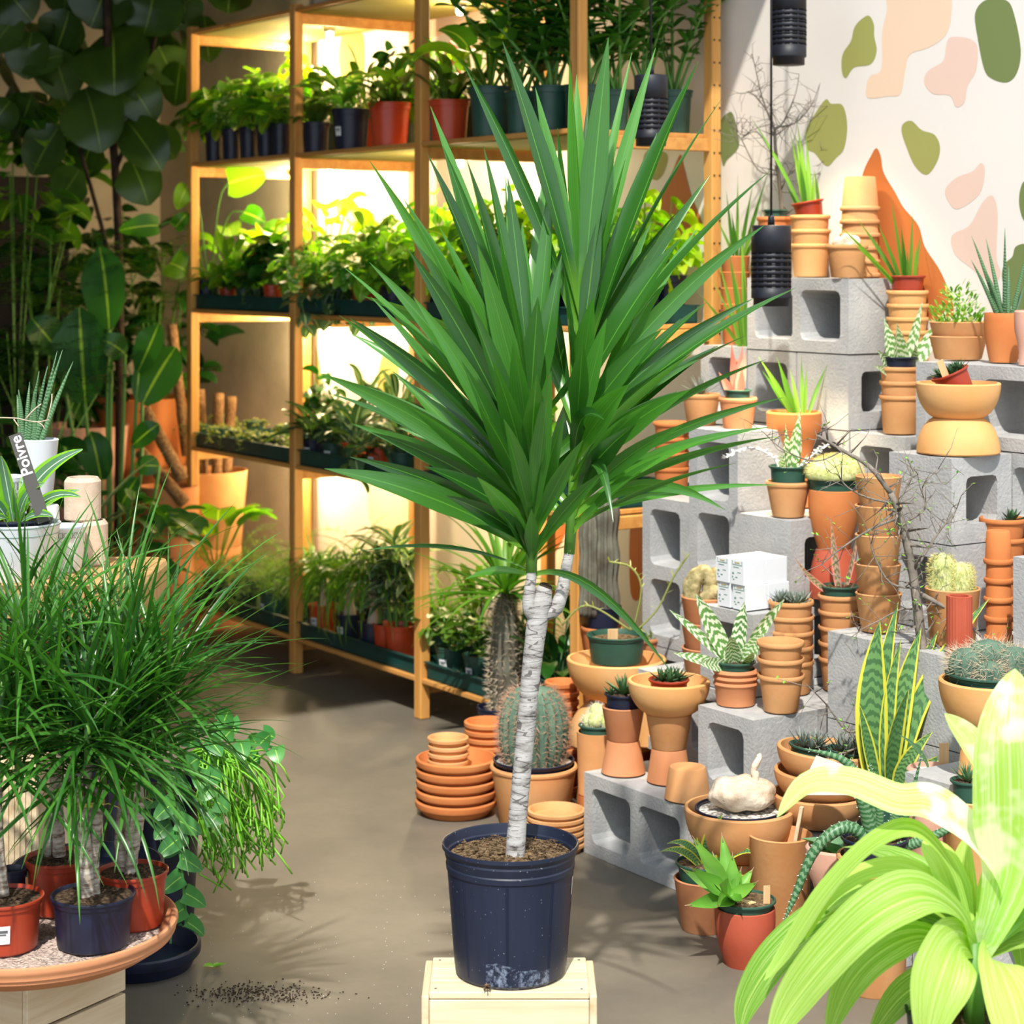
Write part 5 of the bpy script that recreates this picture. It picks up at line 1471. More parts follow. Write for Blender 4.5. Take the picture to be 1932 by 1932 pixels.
def fishbone(mb, pts, lobe, dY):
    q = smooth_open([at(x, y, 4.15 + dY) - p for x, y in pts], 4); n = len(q)
    mb.ribbon(q, [.006] * n, (0, -1, 0), .1, .5)
    for i in range(1, n):
        t = (q[i] - q[i - 1]).normalized(); side = t.cross(Vector((0, -1, 0))).normalized()
        if i % 2: continue
        for s in ((-1,) if (i // 2) % 2 else (1,)) if n < 40 else (-1, 1):
            d = (side * s * .93 + t * .38).normalized(); L = lobe * rd.uniform(.9, 1.15) * min(1, .6 + (n - i) * .1)
            pp = [q[i] - t * .008 + d * L * k / 6 + t * (.006 * (k / 6)) + Vector((0, -.014 * (k / 6) ** 2, -.004 * (k / 6) ** 2)) for k in range(7)]
            mb.ribbon(pp, [.040, .040, .038, .035, .030, .021, .004], (0, -1, .3), .10, rd.random())
mb = MB()
for pts, lb, dY in (([(318, 1455), (330, 1520), (338, 1590), (345, 1660), (350, 1720), (352, 1765)], .048, -.06), ([(345, 1440), (385, 1455), (402, 1490), (412, 1545)], .030, -.08), ([(340, 1420), (400, 1392), (460, 1400), (525, 1412)], .034, 0),
                    ([(300, 1440), (310, 1500), (322, 1560), (330, 1600)], .04, .02), ([(360, 1430), (420, 1440), (470, 1420), (500, 1380)], .030, .05), ([(300, 1420), (350, 1380), (410, 1365), (440, 1360)], .034, .06)):
    fishbone(mb, pts, lb, dY)
mb.build('fishbone_stems', ['l_bone'], jp)
mb = MB()
for i in range(64):
    ex = rd.uniform(385, 528); ey = rd.uniform(1530, 1665) - abs(ex - 440) * .35
    q = smooth_open([at(x, y, 4.2 + d) - p for x, y, d in ((rd.uniform(330, 370), rd.uniform(1420, 1450), 0), ((360 + ex) / 2 + rd.uniform(-10, 20), 1425 + rd.uniform(-20, 30), -.03), (ex - rd.uniform(5, 25), ey - rd.uniform(70, 120), rd.uniform(-.08, .08)), (ex, ey, rd.uniform(-.1, .1)))], 4)
    mb.tube(q, .0022, 5, 0, rd.random())
    for k in (8, 10, 11):
        if rd.random() < .6:
            mb.tube([q[k], q[k] + Vector((rd.uniform(-.015, .03), rd.uniform(-.01, .01), -.025)), q[k] + Vector((rd.uniform(-.015, .04), 0, -.055))], .002, 5, 0, rd.random())
mb.build('thin_stems', ['l_rhip'], jp)
p = at(28, 0, 3.98); p.z = 0
t = thing('wooden_planter', 'upright planter box of ribbed wood behind the dracaena canes', 'planter', p)
mb = MB(); mb.box((0, 0, .21), (.12, .12, .42), bev=.002)
for i in range(11): mb.box((-.055 + i * .011, -.0615, .21), (.006, .004, .41))
mb.build('ribbed_box', ['crate_v'], t)
# small broken leaf on the floor
p = on_z(402, 1826, .002)
mb = MB()
for a_, L, d in ((2.6, .022, .4), (3.4, .02, .3), (.2, .026, .3), (.9, .022, .5), (-.3, .016, .2)):
    blade(mb, (0, 0, .002), a_, .35, L, .014, d, 'oval', 4, .2, .9)
o = mb.build('fallen_leaf', ['l_rhip'], None, p); tag(o, 'torn green leaf lying on the concrete floor', 'leaf')
mb = MB()
for i in range(420):
    q = on_z(rd.gauss(490, 62), rd.gauss(1876, 9), 0)
    mb.box((q.x, q.y, .0012), (rd.uniform(.001, .004), rd.uniform(.001, .003), .0016), rd.uniform(0, 3))
for i in range(140):
    q = on_z(rd.uniform(330, 900), rd.uniform(1660, 1925), 0)
    mb.box((q.x, q.y, .0008), (.0012, .001, .001), rd.uniform(0, 3), 1)
o = mb.build('spilled_soil', ['soil', 'sticker']); tag(o, 'scattered soil crumbs on the floor right of the crate', 'soil'); o['kind'] = 'stuff'

# --- table with white pots
tz = .787
tb = thing('wooden_table', 'thick rounded oak slab table at the left carrying white pots', 'table', (0, 0, 0))
mb = MB(); n = 10; x1, y0, y1, rr = -.700, 3.78, 4.14, .05; out = [(-1.75, y0)]
for k in range(n + 1): a = -pi / 2 + pi / 2 * k / n; out.append((x1 - rr + rr * cos(a), y0 + rr + rr * sin(a)))
for k in range(n + 1): a = pi / 2 * k / n; out.append((x1 - rr + rr * cos(a), y1 - rr + rr * sin(a)))
out.append((-1.75, y1)); k = len(out)
lv = [(tz - .062, .0), (tz - .056, .0), (tz - .008, .0), (tz, -.004)]
vs = []
for z, ins in lv:
    for x, y in out: vs.append((x + ins, y - ins * (1 if y > 3.9 else -1) , z))
fs = [tuple(range(k))[::-1], tuple(range(3 * k, 4 * k))]
for j in range(3):
    for i in range(k): fs.append((j * k + i, j * k + (i + 1) % k, (j + 1) * k + (i + 1) % k, (j + 1) * k + i))
mb.add(vs, fs, smooth=False); mb.build('table_top', ['oak'], tb)
for x, y in ((-.80, 3.84), (-.80, 4.08), (-1.65, 3.84), (-1.65, 4.08)):
    bx('leg', 'black', (x, y, (tz - .062) / 2), (.03, .03, tz - .0625), parent=tb)
bx('apron', 'black', (-1.22, 4.08, tz - .095), (.82, .02, .06), parent=tb)

def grid_marks(t, rt, rb, h, z0, cols, rows, dz, wfrac=.7, span=(-2.4, -.4)):
    """outlined little rectangles drawn around a pot"""
    mb = MB()
    for r_ in range(rows):
        za = z0 - r_ * dz; zb = za - dz * .72
        for c in range(cols):
            a0 = span[0] + (span[1] - span[0]) * c / cols; a1 = a0 + (span[1] - span[0]) / cols * wfrac
            def P3(a, z): R_ = rb + (rt - rb) * z / h + .0006; return Vector((R_ * cos(a), R_ * sin(a), z))
            ring = [P3(a0, za), P3((a0 + a1) / 2, za), P3(a1, za), P3(a1, zb), P3((a0 + a1) / 2, zb), P3(a0, zb), P3(a0, za)]
            mb.tube(ring, .0005, 4)
    return mb.build('drawn_pattern', ['ink'], t)
def white_pot(px, Y, z, style, rt, rb, h, label, pattern=None, pedestal=0, cat='flower pot'):
    p = at(px, 0, Y); p.z = z
    t = thing('white_pot', label, cat, p)
    po_ = obj('pot', pot_mesh(style, rt, rb, h, 'white'), t)
    if pattern: grid_marks(po_, rt, rb, h, *pattern)
    return t, p
def pedestal(px, Y, h, r, label):
    p = at(px, 0, Y); p.z = tz + .0005
    return clay('plain', p, r, r * .8, h, 'white', label, True, name='white_pot')
wt, wp = white_pot(32, 3.86, tz + .0005, 'plain', .083, .062, .108, 'large white pot holding the lemon-striped dracaena at the left')
mb = MB()
for zz in (.088, .104):
    R_ = .062 + .021 * zz / .108 + .0005
    mb.tube([(R_ * cos(a), R_ * sin(a), zz) for a in [k * 2 * pi / 40 for k in range(41)]], .0005, 4)
for k in range(7):
    a = -2.4 + k * .3; R_ = .0755; d = .012
    mb.tube([(R_ * cos(a), R_ * sin(a), .03), (R_ * cos(a + .06), R_ * sin(a + .06), .045), (R_ * cos(a + .02), R_ * sin(a + .02), .06)], .0006, 4)
mb.build('drawn_pattern', ['inkgreen'], wt)
p = wp + Vector((0, 0, .008))
cp = thing('striped_dracaena', 'lemon-striped dracaena in a black and green liner inside the white pot', 'potted plant', p)
obj('nursery_pot', pot_mesh('nursery', .068, .052, .108, 'black_pl'), cp); soil_mb(.062, .098, 2).build('soil', ['soil'], cp)
mb = MB()
for x0, y0_, cx, cy, x1_, y1_, w, d in ((30, 985, 60, 880, 156, 848, 36, -.04), (35, 985, 40, 920, 84, 912, 26, -.08), (48, 985, 90, 915, 152, 938, 24, -.1), (45, 985, 95, 930, 150, 925, 18, .0), (20, 985, 20, 900, -20, 880, 30, 0), (15, 985, -5, 940, -40, 930, 30, -.05),
                                      (25, 985, 10, 900, 2, 860, 28, -.05), (20, 985, 0, 960, -30, 1000, 26, -.1), (38, 985, 70, 960, 100, 975, 22, -.12), (30, 985, 30, 950, 25, 920, 24, -.1), (18, 985, -10, 925, -35, 950, 26, .05), (40, 985, 50, 930, 40, 900, 22, .05)):
    q = bez(at(x0, y0_, 3.86) - p, at(cx, cy, 3.86 + d * .5) - p, at(x1_, y1_, 3.86 + d) - p, 12)
    wd = [w * 3.86 / F * (.4 + .1 * i / 12 if i < 3 else max(.03, sin(pi * (.2 + .79 * (i / 12))) ** .7)) for i in range(13)]
    mb.ribbon(q, wd, (0, -1, .6), .2, rd.random())
mb.build('foliage', ['l_cordy'], cp)
white_pot(118, 3.96, tz + .0005, 'plain', .046, .038, .088, 'white pot with a drawn tile pattern beside the beige cylinders', (.078, 9, 1, .014))
pedestal(14, 4.0, .125, .045, 'white upturned pot under the small tile-patterned pot')
white_pot(14, 4.0, tz + .126, 'plain', .034, .030, .056, 'small white pot with drawn rectangles, left of the dark card', (.046, 8, 2, .022))
pedestal(84, 4.07, .115, .036, 'white upturned pot under the tall tapered white pot')
wt, p = white_pot(74, 4.07, tz + .116, 'plain', .039, .026, .133, 'tall tapered white pot')
cs = thing('cylindrical_snake_plant', 'spear-leaved cylindrical snake plant in the tall tapered white pot', 'potted plant', p + Vector((0, 0, .09)))
soil_mb(.030, .0, 2).build('soil', ['soil'], cs)
mb = MB(); q0 = p + Vector((0, 0, .09))
for x0, tx, ty in ((60, 118, 660), (66, 108, 662), (72, 138, 682), (52, 74, 700), (48, 56, 720), (44, 35, 735), (40, 32, 745), (58, 90, 690), (66, 64, 738)):
    mb.tube(bez(at(x0, 850, 4.07) - q0, at((x0 * 2 + tx) / 3, 780, 4.07) - q0, at(tx, ty, 4.07 + rd.uniform(-.03, .03)) - q0, 8), [.0055, .006, .006, .0055, .005, .0045, .0035, .002, .0005], 8, 0, rd.random())
mb.build('spears', ['l_aloe'], cs)
for i, (z0, px, h, l) in enumerate(((tz + .0005, 168, .089, 'lower beige stone cylinder behind the white pots'), (tz + .09, 156, .085, 'upper beige stone cylinder with a dark opening'))):
    p = at(px, 0, 4.04); p.z = z0
    t = thing('stone_cylinder', l, 'vase', p, 0, 'beige stone cylinders')
    mb = MB(); R_ = .0375 if i == 0 else .0365
    mb.lathe([(0, 0), (R_ - .002, 0), (R_, .003), (R_, h - .008), (R_ - .006, h), (R_ - .010, h), (R_ - .012, h - .03), (0, h - .03)], 40)
    o = mb.build('body', ['beige'], t); o.data.set_sharp_from_angle(angle=.5)
# dark hanging card with white lettering
e1 = at(28, 819, 3.79); e2 = at(84, 985, 3.79)
ax = (e1 - e2).normalized(); nrm = Vector((0, -1, 0)); up = ax.cross(nrm).normalized()
if up.x > 0: up = -up
M = Matrix((ax, up, nrm)).transposed()
t = thing('hang_tag', 'dark grey narrow card with white lettering leaning among the white pots', 'sign', (e1 + e2) / 2)
mb = MB(); mb.box((0, 0, 0), ((e1 - e2).length, .0245, .0016), mat=M); cdo = mb.build('card', ['cardgrey'], t)
fc = bpy.data.curves.new('lettering', 'FONT'); fc.body = 'Poivre'; fc.size = .030; fc.offset = .0006; fc.extrude = .0003; fc.align_x = 'RIGHT'; fc.align_y = 'CENTER'
fo = bpy.data.objects.new('tmp_text', fc); COL.objects.link(fo)
dg = bpy.context.evaluated_depsgraph_get(); me = bpy.data.meshes.new_from_object(fo.evaluated_get(dg)); bpy.data.objects.remove(fo)
me.materials.clear(); me.materials.append(MT['sticker'])
lo = obj('lettering', me, cdo); lo.matrix_basis = Matrix.Translation(ax * ((e1 - e2).length / 2 - .004) + nrm * .0012) @ M.to_4x4()
# pale branching twig
tw = MB()
for pts in ([(0, 788), (30, 789), (45, 792), (70, 796), (92, 792)], [(47, 792), (62, 775), (78, 762)], [(89, 793), (97, 760), (98, 743)], [(70, 796), (80, 802), (84, 810)], [(26, 791), (36, 806)]):
    tw.tube(smooth_open([at(x, y, 3.80) for x, y in pts], 3), .0012, 5)
o = tw.build('dry_twig', ['caudex']); tag(o, 'pale dry forked twig poking out above the white pots', 'twig')

# ================================================================ SUCCULENTS ON THE STEPS
rs = random.Random(2024)
def liner(t, rt, rb, h, mat, sr=.86, soil='soil'):
    obj('nursery_pot', pot_mesh('nursery', rt, rb, h, mat), t)
    soil_mb(rb + (rt - rb) * .84 - .003, h * sr, 1, .003).build('soil', [soil], t)
def rosette(mb, c, n, L, Wd, e0, e1, kind='spike', mi=0, fold=.35, droop=0.1):
    for i in range(n):
        f = i / max(1, n - 1); az = i * 2.4 + rs.uniform(-.1, .1); e = e0 + (e1 - e0) * f
        blade(mb, c, az, e, L * (1 - .3 * f) * rs.uniform(.9, 1.1), Wd, -droop + rs.uniform(-.1, .1), kind, 5, fold, rs.random(), mi=mi)
def spear_plant(name, label, pos, leaves, mat, width, group=None, kind='sword', tube=False, base_px=None, pot=None, cat='succulent'):
    """leaves: (base px, base py, tip px, tip py[, width px, dY, bow])"""
    t = thing(name, label, cat, pos, 0, group)
    if pot: liner(t, *pot)
    mb = MB(); Y = pos.y
    for lf in leaves:
        x0, y0, x1, y1 = lf[:4]; w = (lf[4] if len(lf) > 4 else width) * Y / F; dY = lf[5] if len(lf) > 5 else rs.uniform(-.04, .04); bow = lf[6] if len(lf) > 6 else .05
        L = math.hypot(x1 - x0, y1 - y0)
        q = bez(at(x0, y0, Y) - pos, at((x0 + x1) / 2 - (x1 - x0) * bow, (y0 + y1) / 2 - bow * L * .6, Y + dY * .5) - pos, at(x1, y1, Y + dY) - pos, 9)
        if tube: mb.tube(q, [w * .5 * f for f in (.8, 1, 1, .95, .9, .8, .7, .5, .3, .05)], 7, 0, rs.random())
        else: mb.ribbon(q, [w * prof(kind, i / 9) for i in range(10)], Matrix.Rotation(rs.uniform(-.6, .6), 3, 'Z') @ Vector((0, -1, .25)), .3, rs.random())
    mb.build('leaves', [mat], t)
    return t
def inpot(P, d): return Vector((P.x, P.y, P.z - d))
# top row snake plants in tilted red pot
p = inpot(P_SANS1, .012)
t = spear_plant('aloe_plant', 'slender green aloe in a tilted red pot on the topmost three-pot stack', p,
    [(1515, 400, 1415, 218, 9), (1518, 398, 1490, 245, 8), (1522, 398, 1500, 250, 9), (1526, 398, 1503, 225, 9), (1530, 398, 1520, 246, 9), (1534, 398, 1535, 320, 9), (1545, 395, 1537, 320, 8), (1508, 400, 1480, 345, 7), (1520, 398, 1508, 300, 10)], 'l_grass', 9)
o = obj('nursery_pot', pot_mesh('nursery', .044, .034, .05, 'red_pl'), t); o.rotation_euler = (0, radians(-10), 0)
o = soil_mb(.040, .044).build('soil', ['soil'], t); o.rotation_euler = (0, radians(-10), 0)
# bare twig tree
def twig_tree(name, label, segs, Y, r0, mat='twig', cat='tree', extra=0, seed=1, leaf=None, base=None, twl=.05):
    rr = random.Random(seed); p = base if base is not None else at(segs[0][0][0], segs[0][0][1], Y)
    t = thing(name, label, cat, p); mb = MB(); lm = MB()
    for pts, r1, r2 in segs:
        q = smooth_open([at(x, y, Y + (d[0] if d else 0)) - p for x, y, *d in pts], 4); n = len(q)
        mb.tube(q, [r1 + (r2 - r1) * i / (n - 1) for i in range(n)], 6)
        for k in range(int(extra * n / 5)):
            i = rr.randrange(1, n); d = Vector((rr.gauss(0, 1), rr.gauss(0, .8), rr.gauss(.3, 1))).normalized()
            a = q[i]; b = a + d * twl * rr.uniform(.4, 1.2); d2 = (d + Vector((rr.gauss(0, .6), rr.gauss(0, .5), rr.gauss(0, .6)))).normalized(); c = b + d2 * twl * rr.uniform(.4, 1.1)
            mb.tube([a, b, c], [max(.0010, r2 * .8), .0009, .0005], 4)
            if rr.random() < .6: mb.tube([b, b + Vector((rr.gauss(0, 1), rr.gauss(0, 1), rr.gauss(0, 1))).normalized() * twl * .5], [.0006, .0003], 3)
            if leaf:
                for _ in range(rr.randrange(0, 4)):
                    blade(lm, b + (c - b) * rr.random(), rr.uniform(0, 6.28), rr.uniform(-.3, .9), .010, .006, .2, 'oval', 2, .1, rr.random())
    mb.build('branches', [mat], t)
    if leaf and lm.v: lm.build('leaves', [leaf], t)
    return t
p = P_TWIG1 - Vector((0, 0, .03))
t = twig_tree('bare_bush', 'thin bare twiggy bush in front of the wall, behind the hanging lamp', [
    ([(1478, 425), (1470, 340), (1463, 280), (1462, 240)], .006, .004), ([(1463, 250), (1440, 190), (1430, 150), (1420, 105)], .003, .001), ([(1462, 245), (1478, 230), (1500, 180), (1508, 140)], .003, .001),
    ([(1463, 300), (1430, 250), (1400, 255), (1375, 225)], .0025, .0008), ([(1466, 330), (1430, 320), (1400, 265), (1385, 245)], .0025, .0008), ([(1464, 240), (1500, 232), (1530, 200), (1548, 155)], .0025, .0008),
    ([(1462, 245), (1450, 215), (1425, 182), (1408, 172)], .0025, .0008), ([(1470, 350), (1500, 320), (1540, 330), (1560, 300)], .002, .0006)], p.y, .006, extra=6, seed=3, base=p)
liner(t, .036, .03, .05, 'green_pl')
# white rounded cactus
p = inpot(P_WHITEC, .02)
t = thing('white_cactus', 'small white lumpy cactus on the topmost block', 'cactus', p)
mb = MB()
for dx, dz, r in ((-.020, .022, .018), (0, .030, .019), (.018, .026, .018), (.004, .016, .022)):
    mb.lathe([(r * sin(pi * k / 8), dz + r * (1 - cos(pi * k / 8)) - r) for k in range(9)], 16, (dx, 0, 0))
mb.build('body', ['caudex'], t)
p = inpot(P_SANS2, .012)
spear_plant('aloe_plant', 'slender green aloe in a red pot on the tall pot tower before the orange peak', p,
    [(1690, 542, 1575, 418, 8, -.1), (1692, 540, 1605, 455, 9, -.1), (1698, 538, 1615, 410, 9), (1702, 538, 1655, 420, 8), (1705, 538, 1680, 370, 8), (1710, 538, 1700, 425, 9), (1716, 538, 1722, 395, 8), (1722, 540, 1738, 440, 9), (1712, 540, 1712, 470, 9), (1700, 540, 1670, 460, 9), (1726, 540, 1728, 460, 9)], 'l_grass', 9, pot=(.046, .038, .05, 'red_pl'))
p = inpot(P_SANS3, .03)
spear_plant('cylindrical_snake_plant', 'dark spear-leaved snake plant in the smooth orange pot at the right', p,
    [(1885, 605, 1832, 490, 9), (1888, 605, 1833, 445, 9), (1892, 605, 1860, 450, 9), (1895, 605, 1857, 505, 9), (1902, 605, 1903, 500, 10), (1908, 605, 1940, 470, 9), (1895, 605, 1896, 430, 8, -.05, -.1), (1912, 605, 1932, 540, 9)], 'l_aloe', 9, tube=True)
p = inpot(P_SANS4, .02)
spear_plant('aloe_plant', 'tall upright green aloe in a brown liner above the pink leaves', p,
    [(1405, 668, 1314, 548, 8, -.05), (1400, 668, 1352, 480, 9), (1403, 668, 1372, 455, 9), (1408, 665, 1398, 420, 10), (1412, 665, 1402, 500, 10), (1414, 665, 1445, 590, 8), (1410, 665, 1478, 582, 8), (1408, 665, 1430, 560, 8), (1404, 665, 1385, 500, 9), (1406, 668, 1340, 520, 7), (1416, 668, 1425, 520, 9)], 'l_grass', 9, pot=(.046, .036, .05, 'red_pl'))
p = at(1405, 430, 5.45); 
# tall leaves left of the lamp
p = on_b(1390, 3.67, 6 * m_ + .001); p.z += 3 * size(30, p) + size(60, p)
spear_plant('aloe_plant', 'tall green aloe on the narrow orange stack by the shelf post', p,
    [(1385, 495, 1370, 360, 8), (1390, 495, 1392, 330, 8), (1395, 495, 1420, 350, 8), (1400, 495, 1448, 330, 9), (1398, 495, 1428, 420, 9), (1388, 495, 1350, 410, 8), (1402, 495, 1460, 390, 8), (1392, 495, 1380, 400, 9)], 'l_grass', 9)
p = inpot(P_ALOE, .012)
spear_plant('aloe_plant', 'slender aloe in the orange bulging pot', p,
    [(1495, 785, 1430, 672, 13), (1498, 785, 1438, 700, 16), (1500, 785, 1465, 672, 13), (1508, 785, 1490, 695, 9), (1514, 785, 1512, 670, 8), (1518, 785, 1522, 690, 7), (1524, 785, 1562, 685, 9), (1505, 785, 1480, 720, 10)], 'l_grass', 10)
p = inpot(P_HECH, .012)
t = spear_plant('spotted_bromeliad', 'upright banded bromeliad with a white flowering stalk in the clay pot on the solid-ended block', p,
    [(1480, 905, 1470, 850, 14), (1490, 905, 1510, 770, 30, 0, .03), (1485, 905, 1482, 800, 24, .02), (1478, 905, 1462, 860, 12), (1500, 905, 1525, 855, 10)], 'l_zebra', 20, pot=(.048, .04, .05, 'green_pl'))
mb = MB()
for pts in ([(1478, 900), (1455, 860), (1410, 845), (1365, 865)], [(1500, 900), (1520, 870), (1545, 850), (1560, 840)]):
    q = smooth_open([at(x, y, p.y - .03) - p for x, y in pts], 6); mb.tube(q, .0018, 5)
    for c in q[4:]:
        for k in range(3): blade(mb, c, rs.uniform(0, 6.28), rs.uniform(-.5, .8), .014, .008, .3, 'oval', 3, .2, .9)
mb.build('flower_stalk', ['white'], t)
p = inpot(P_GREYR, .012)
t = thing('grey_rosette_plant', 'spiky pale grey rosette in the left matching clay pot', 'succulent', p); mb = MB(); rosette(mb, Vector((0, 0, .005)), 34, .07, .006, .3, 1.5); mb.build('leaves', ['l_greyc'], t)
p = inpot(P_PINKS, .010)
spear_plant('pink_euphorbia', 'pink and cream upright leaves in a green pot in the right matching clay pot', p,
    [(1385, 748, 1380, 648, 17, 0), (1392, 748, 1408, 660, 18, 0), (1388, 748, 1402, 650, 14, .01), (1382, 748, 1356, 702, 16, -.02), (1396, 748, 1400, 690, 14)], 'l_pink', 16, kind='fat', pot=(.036, .030, .03, 'green_pl'))
# toothed white-green euphorbia
p = inpot(P_TOOTH, .02)
t = spear_plant('toothed_euphorbia', 'green and white zigzag euphorbia on the three-pot stack', p,
    [(1690, 708, 1668, 600, 30, -.01), (1700, 708, 1692, 610, 34, -.05), (1708, 708, 1740, 570, 22, 0), (1712, 708, 1790, 578, 28, 0, -.04), (1695, 708, 1655, 660, 24, -.03), (1715, 708, 1728, 650, 26, -.04), (1688, 708, 1648, 690, 18, -.05)], 'l_zebra', 24, kind='fat', pot=(.044, .036, .045, 'black_pl'))
p = inpot(P_SPURGE, .012)
t = thing('bushy_spurge', 'bushy green and white frilly spurge in the wide bowl pot', 'succulent', p); mb = MB()
for i in range(260):
    a = rs.uniform(0, 6.28); r = .062 * sqrt(rs.random()); z = rs.uniform(0, .105) * (1 - (r / .075) ** 2)
    blade(mb, (r * cos(a), r * sin(a), z), a + rs.uniform(-1, 1), rs.uniform(.2, 1.4), rs.uniform(.014, .026), .007, .2, 'oval', 3, .2, rs.random())
mb.build('foliage', ['l_var'], t)
# tilted red pot on bowls
p = P_TILT - Vector((0, 0, .022))
t = thing('potted_succulent', 'tilted red pot of small dark succulents with a wooden tag on the big bowls', 'potted plant', p)
t.rotation_euler = (0, radians(-24), 0)
liner(t, .044, .036, .050, 'red_pl'); mb = MB()
for c in ((-.015, 0), (.015, .01), (0, -.018), (.022, -.012), (-.02, .018)): rosette(mb, Vector((c[0], c[1], .045)), 14, .034, .008, .3, 1.4)
mb.build('leaves', ['l_succ'], t); wood_tag(t, (-.016, -.028, .042), .2, .045, .017, .1)
# cushion cactus
p = inpot(P_CUSH, .045)
t = thing('cushion_cactus', 'wide fuzzy cushion cactus in a green pot on the smooth orange egg pot', 'cactus', p)
liner(t, .066, .056, .075, 'green_pl', .9); mb = MB(); R = .070
mb.lathe([(R, .072), (R * .99, .082)] + [(R * cos(k * pi / 16), .082 + .045 * sin(k * pi / 16)) for k in range(1, 9)], 40); mb.build('body', ['cactus_fuzz'], t)
mb = MB(); L = []
for i in range(1500):
    a = rs.uniform(0, 6.28); e = rs.uniform(0, 1.5); n = Vector((cos(a) * cos(e), sin(a) * cos(e), sin(e))); L.append((Vector((R * n.x, R * n.y, .082 + .045 * n.z)), n + Vector((rs.gauss(0, .4), rs.gauss(0, .4), rs.gauss(0, .4)))))
spines(mb, L, .009, .0005); o = mb.build('spines', ['spine_g'], t); o['kind'] = 'stuff'
# pink banded plant
p = inpot(P_PINKB, .014)
spear_plant('pink_banded_bromeliad', 'pink-edged banded upright leaves in a green pot on the five-pot stack', p,
    [(1584, 1125, 1567, 975, 17, 0, .02), (1590, 1125, 1622, 985, 12, .0, -.1), (1578, 1125, 1500, 1052, 14, -.03, -.15), (1588, 1125, 1612, 1100, 20, -.05), (1578, 1125, 1562, 1100, 18, -.04)], 'l_pinkb', 16, pot=(.045, .038, .035, 'green_pl'))
p = inpot(P_HAW, .014)
t = thing('grey_rosette_plant', 'cluster of small grey haworthia rosettes on the pot stack beside the white boxes', 'succulent', p)
mb = MB()
for c in ((0, 0), (.028, .01), (-.026, .006), (.008, -.026), (-.014, .026)): rosette(mb, Vector((c[0], c[1], .006)), 22, .042, .007, .3, 1.4)
mb.build('leaves', ['l_greyc'], t); soil_mb(.045, .004).build('soil', ['soil'], t)
# white veined plant
p = inpot(P_VEIN, .012)
spear_plant('white_veined_plant', 'large white-veined crested plant in the ringed terracotta pot', p,
    [(1380, 1255, 1312, 1120, 34, -.02, .02), (1388, 1255, 1405, 1135, 30, 0, .0), (1395, 1255, 1480, 1130, 24, 0, .08), (1378, 1255, 1262, 1150, 18, -.02, .04), (1375, 1258, 1318, 1252, 26, -.06, .1), (1398, 1258, 1440, 1195, 30, -.03), (1385, 1258, 1378, 1200, 30, -.05), (1400, 1258, 1420, 1230, 26, -.06), (1370, 1258, 1270, 1232, 20, -.05, .02)], 'l_zebra', 28, kind='lance', pot=(.046, .038, .03, 'green_pl'))
# brain cactus
p = inpot(P_BRAIN, .014)
t = thing('brain_cactus', 'tan wavy crested brain cactus with white gravel behind the veined plant', 'cactus', p)
mb = MB()
for pts, r in (([(-.040, 0, .0), (-.036, 0, .045), (-.012, 0, .068), (.006, 0, .05), (.008, 0, .02)], .022), ([(.006, .004, .02), (.012, .004, .055), (.034, .004, .062), (.040, 0, .03), (.03, -.01, .008)], .020), ([(-.01, -.02, .008), (.012, -.024, .028), (.034, -.024, .015)], .017)):
    q = smooth_open(pts, 5); mb.tube(q, [r * (1 + .05 * sin(i * 1.9)) for i in range(len(q))], 12)
mb.build('body', ['cactus_brain'], t); soil_mb(.056, .0).build('gravel', ['gravel'], t)
# white boxes
bw, bd, bh = .047, .066, .058
base = uv(-3.668, 3.080, 3 * m_ + .0015)
k = 0
for lz, nmz in ((0, 'lower'), (1, 'upper')):
    for ix, nx in ((0, 'left'), (1, 'right')):
        for iy, ny in ((0, 'front'), (1, 'rear')):
            p = base + U * (ix * (bw + .006 + .003 * (1 - lz)) ) + V * (iy * (bd + .002) - (.004 if lz else 0)) + Z * (lz * (bh + .0005))
            t = thing('product_box', 'small white printed box, %s %s one in the %s layer beside the brain cactus' % (ny, nx, nmz), 'box', p, RZ, 'white printed boxes')
            mb = MB(); mb.box((bw / 2, bd / 2, bh / 2), (bw, bd, bh), bev=.0008); cno = mb.build('carton', ['white'], t)
            if iy == 0:
                mb = MB()
                for c, d, mi in (((bw * .5, -.0004, bh * .80), (bw * .72, .0006, .0011), 0), ((bw * .145, -.0004, bh * .885), (.0011, .0006, bh * .17), 0), ((bw * .855, -.0004, bh * .885), (.0011, .0006, bh * .17), 0),
                                 ((bw * .5, -.0004, bh * .885), (bw * .36, .0006, bh * .05), 1), ((bw * .42, -.0004, bh * .70), (bw * .42, .0006, .0014), 0), ((bw * .2, -.0004, bh * .45), (.006, .0006, .004), 0), ((bw * .45, -.0004, bh * .3), (.007, .0006, .002), 0),
                                 ((bw * .16, -.0004, bh * .3), (.004, .0006, .003), 0), ((bw * .24, -.0004, bh * .2), (.005, .0006, .002), 0), ((bw * .65, -.0004, bh * .5), (.012, .0006, .001), 0)):
                    mb.box(c, d, mi=mi)
                mb.build('print', ['inkgreen', 'inkgold'], cno)
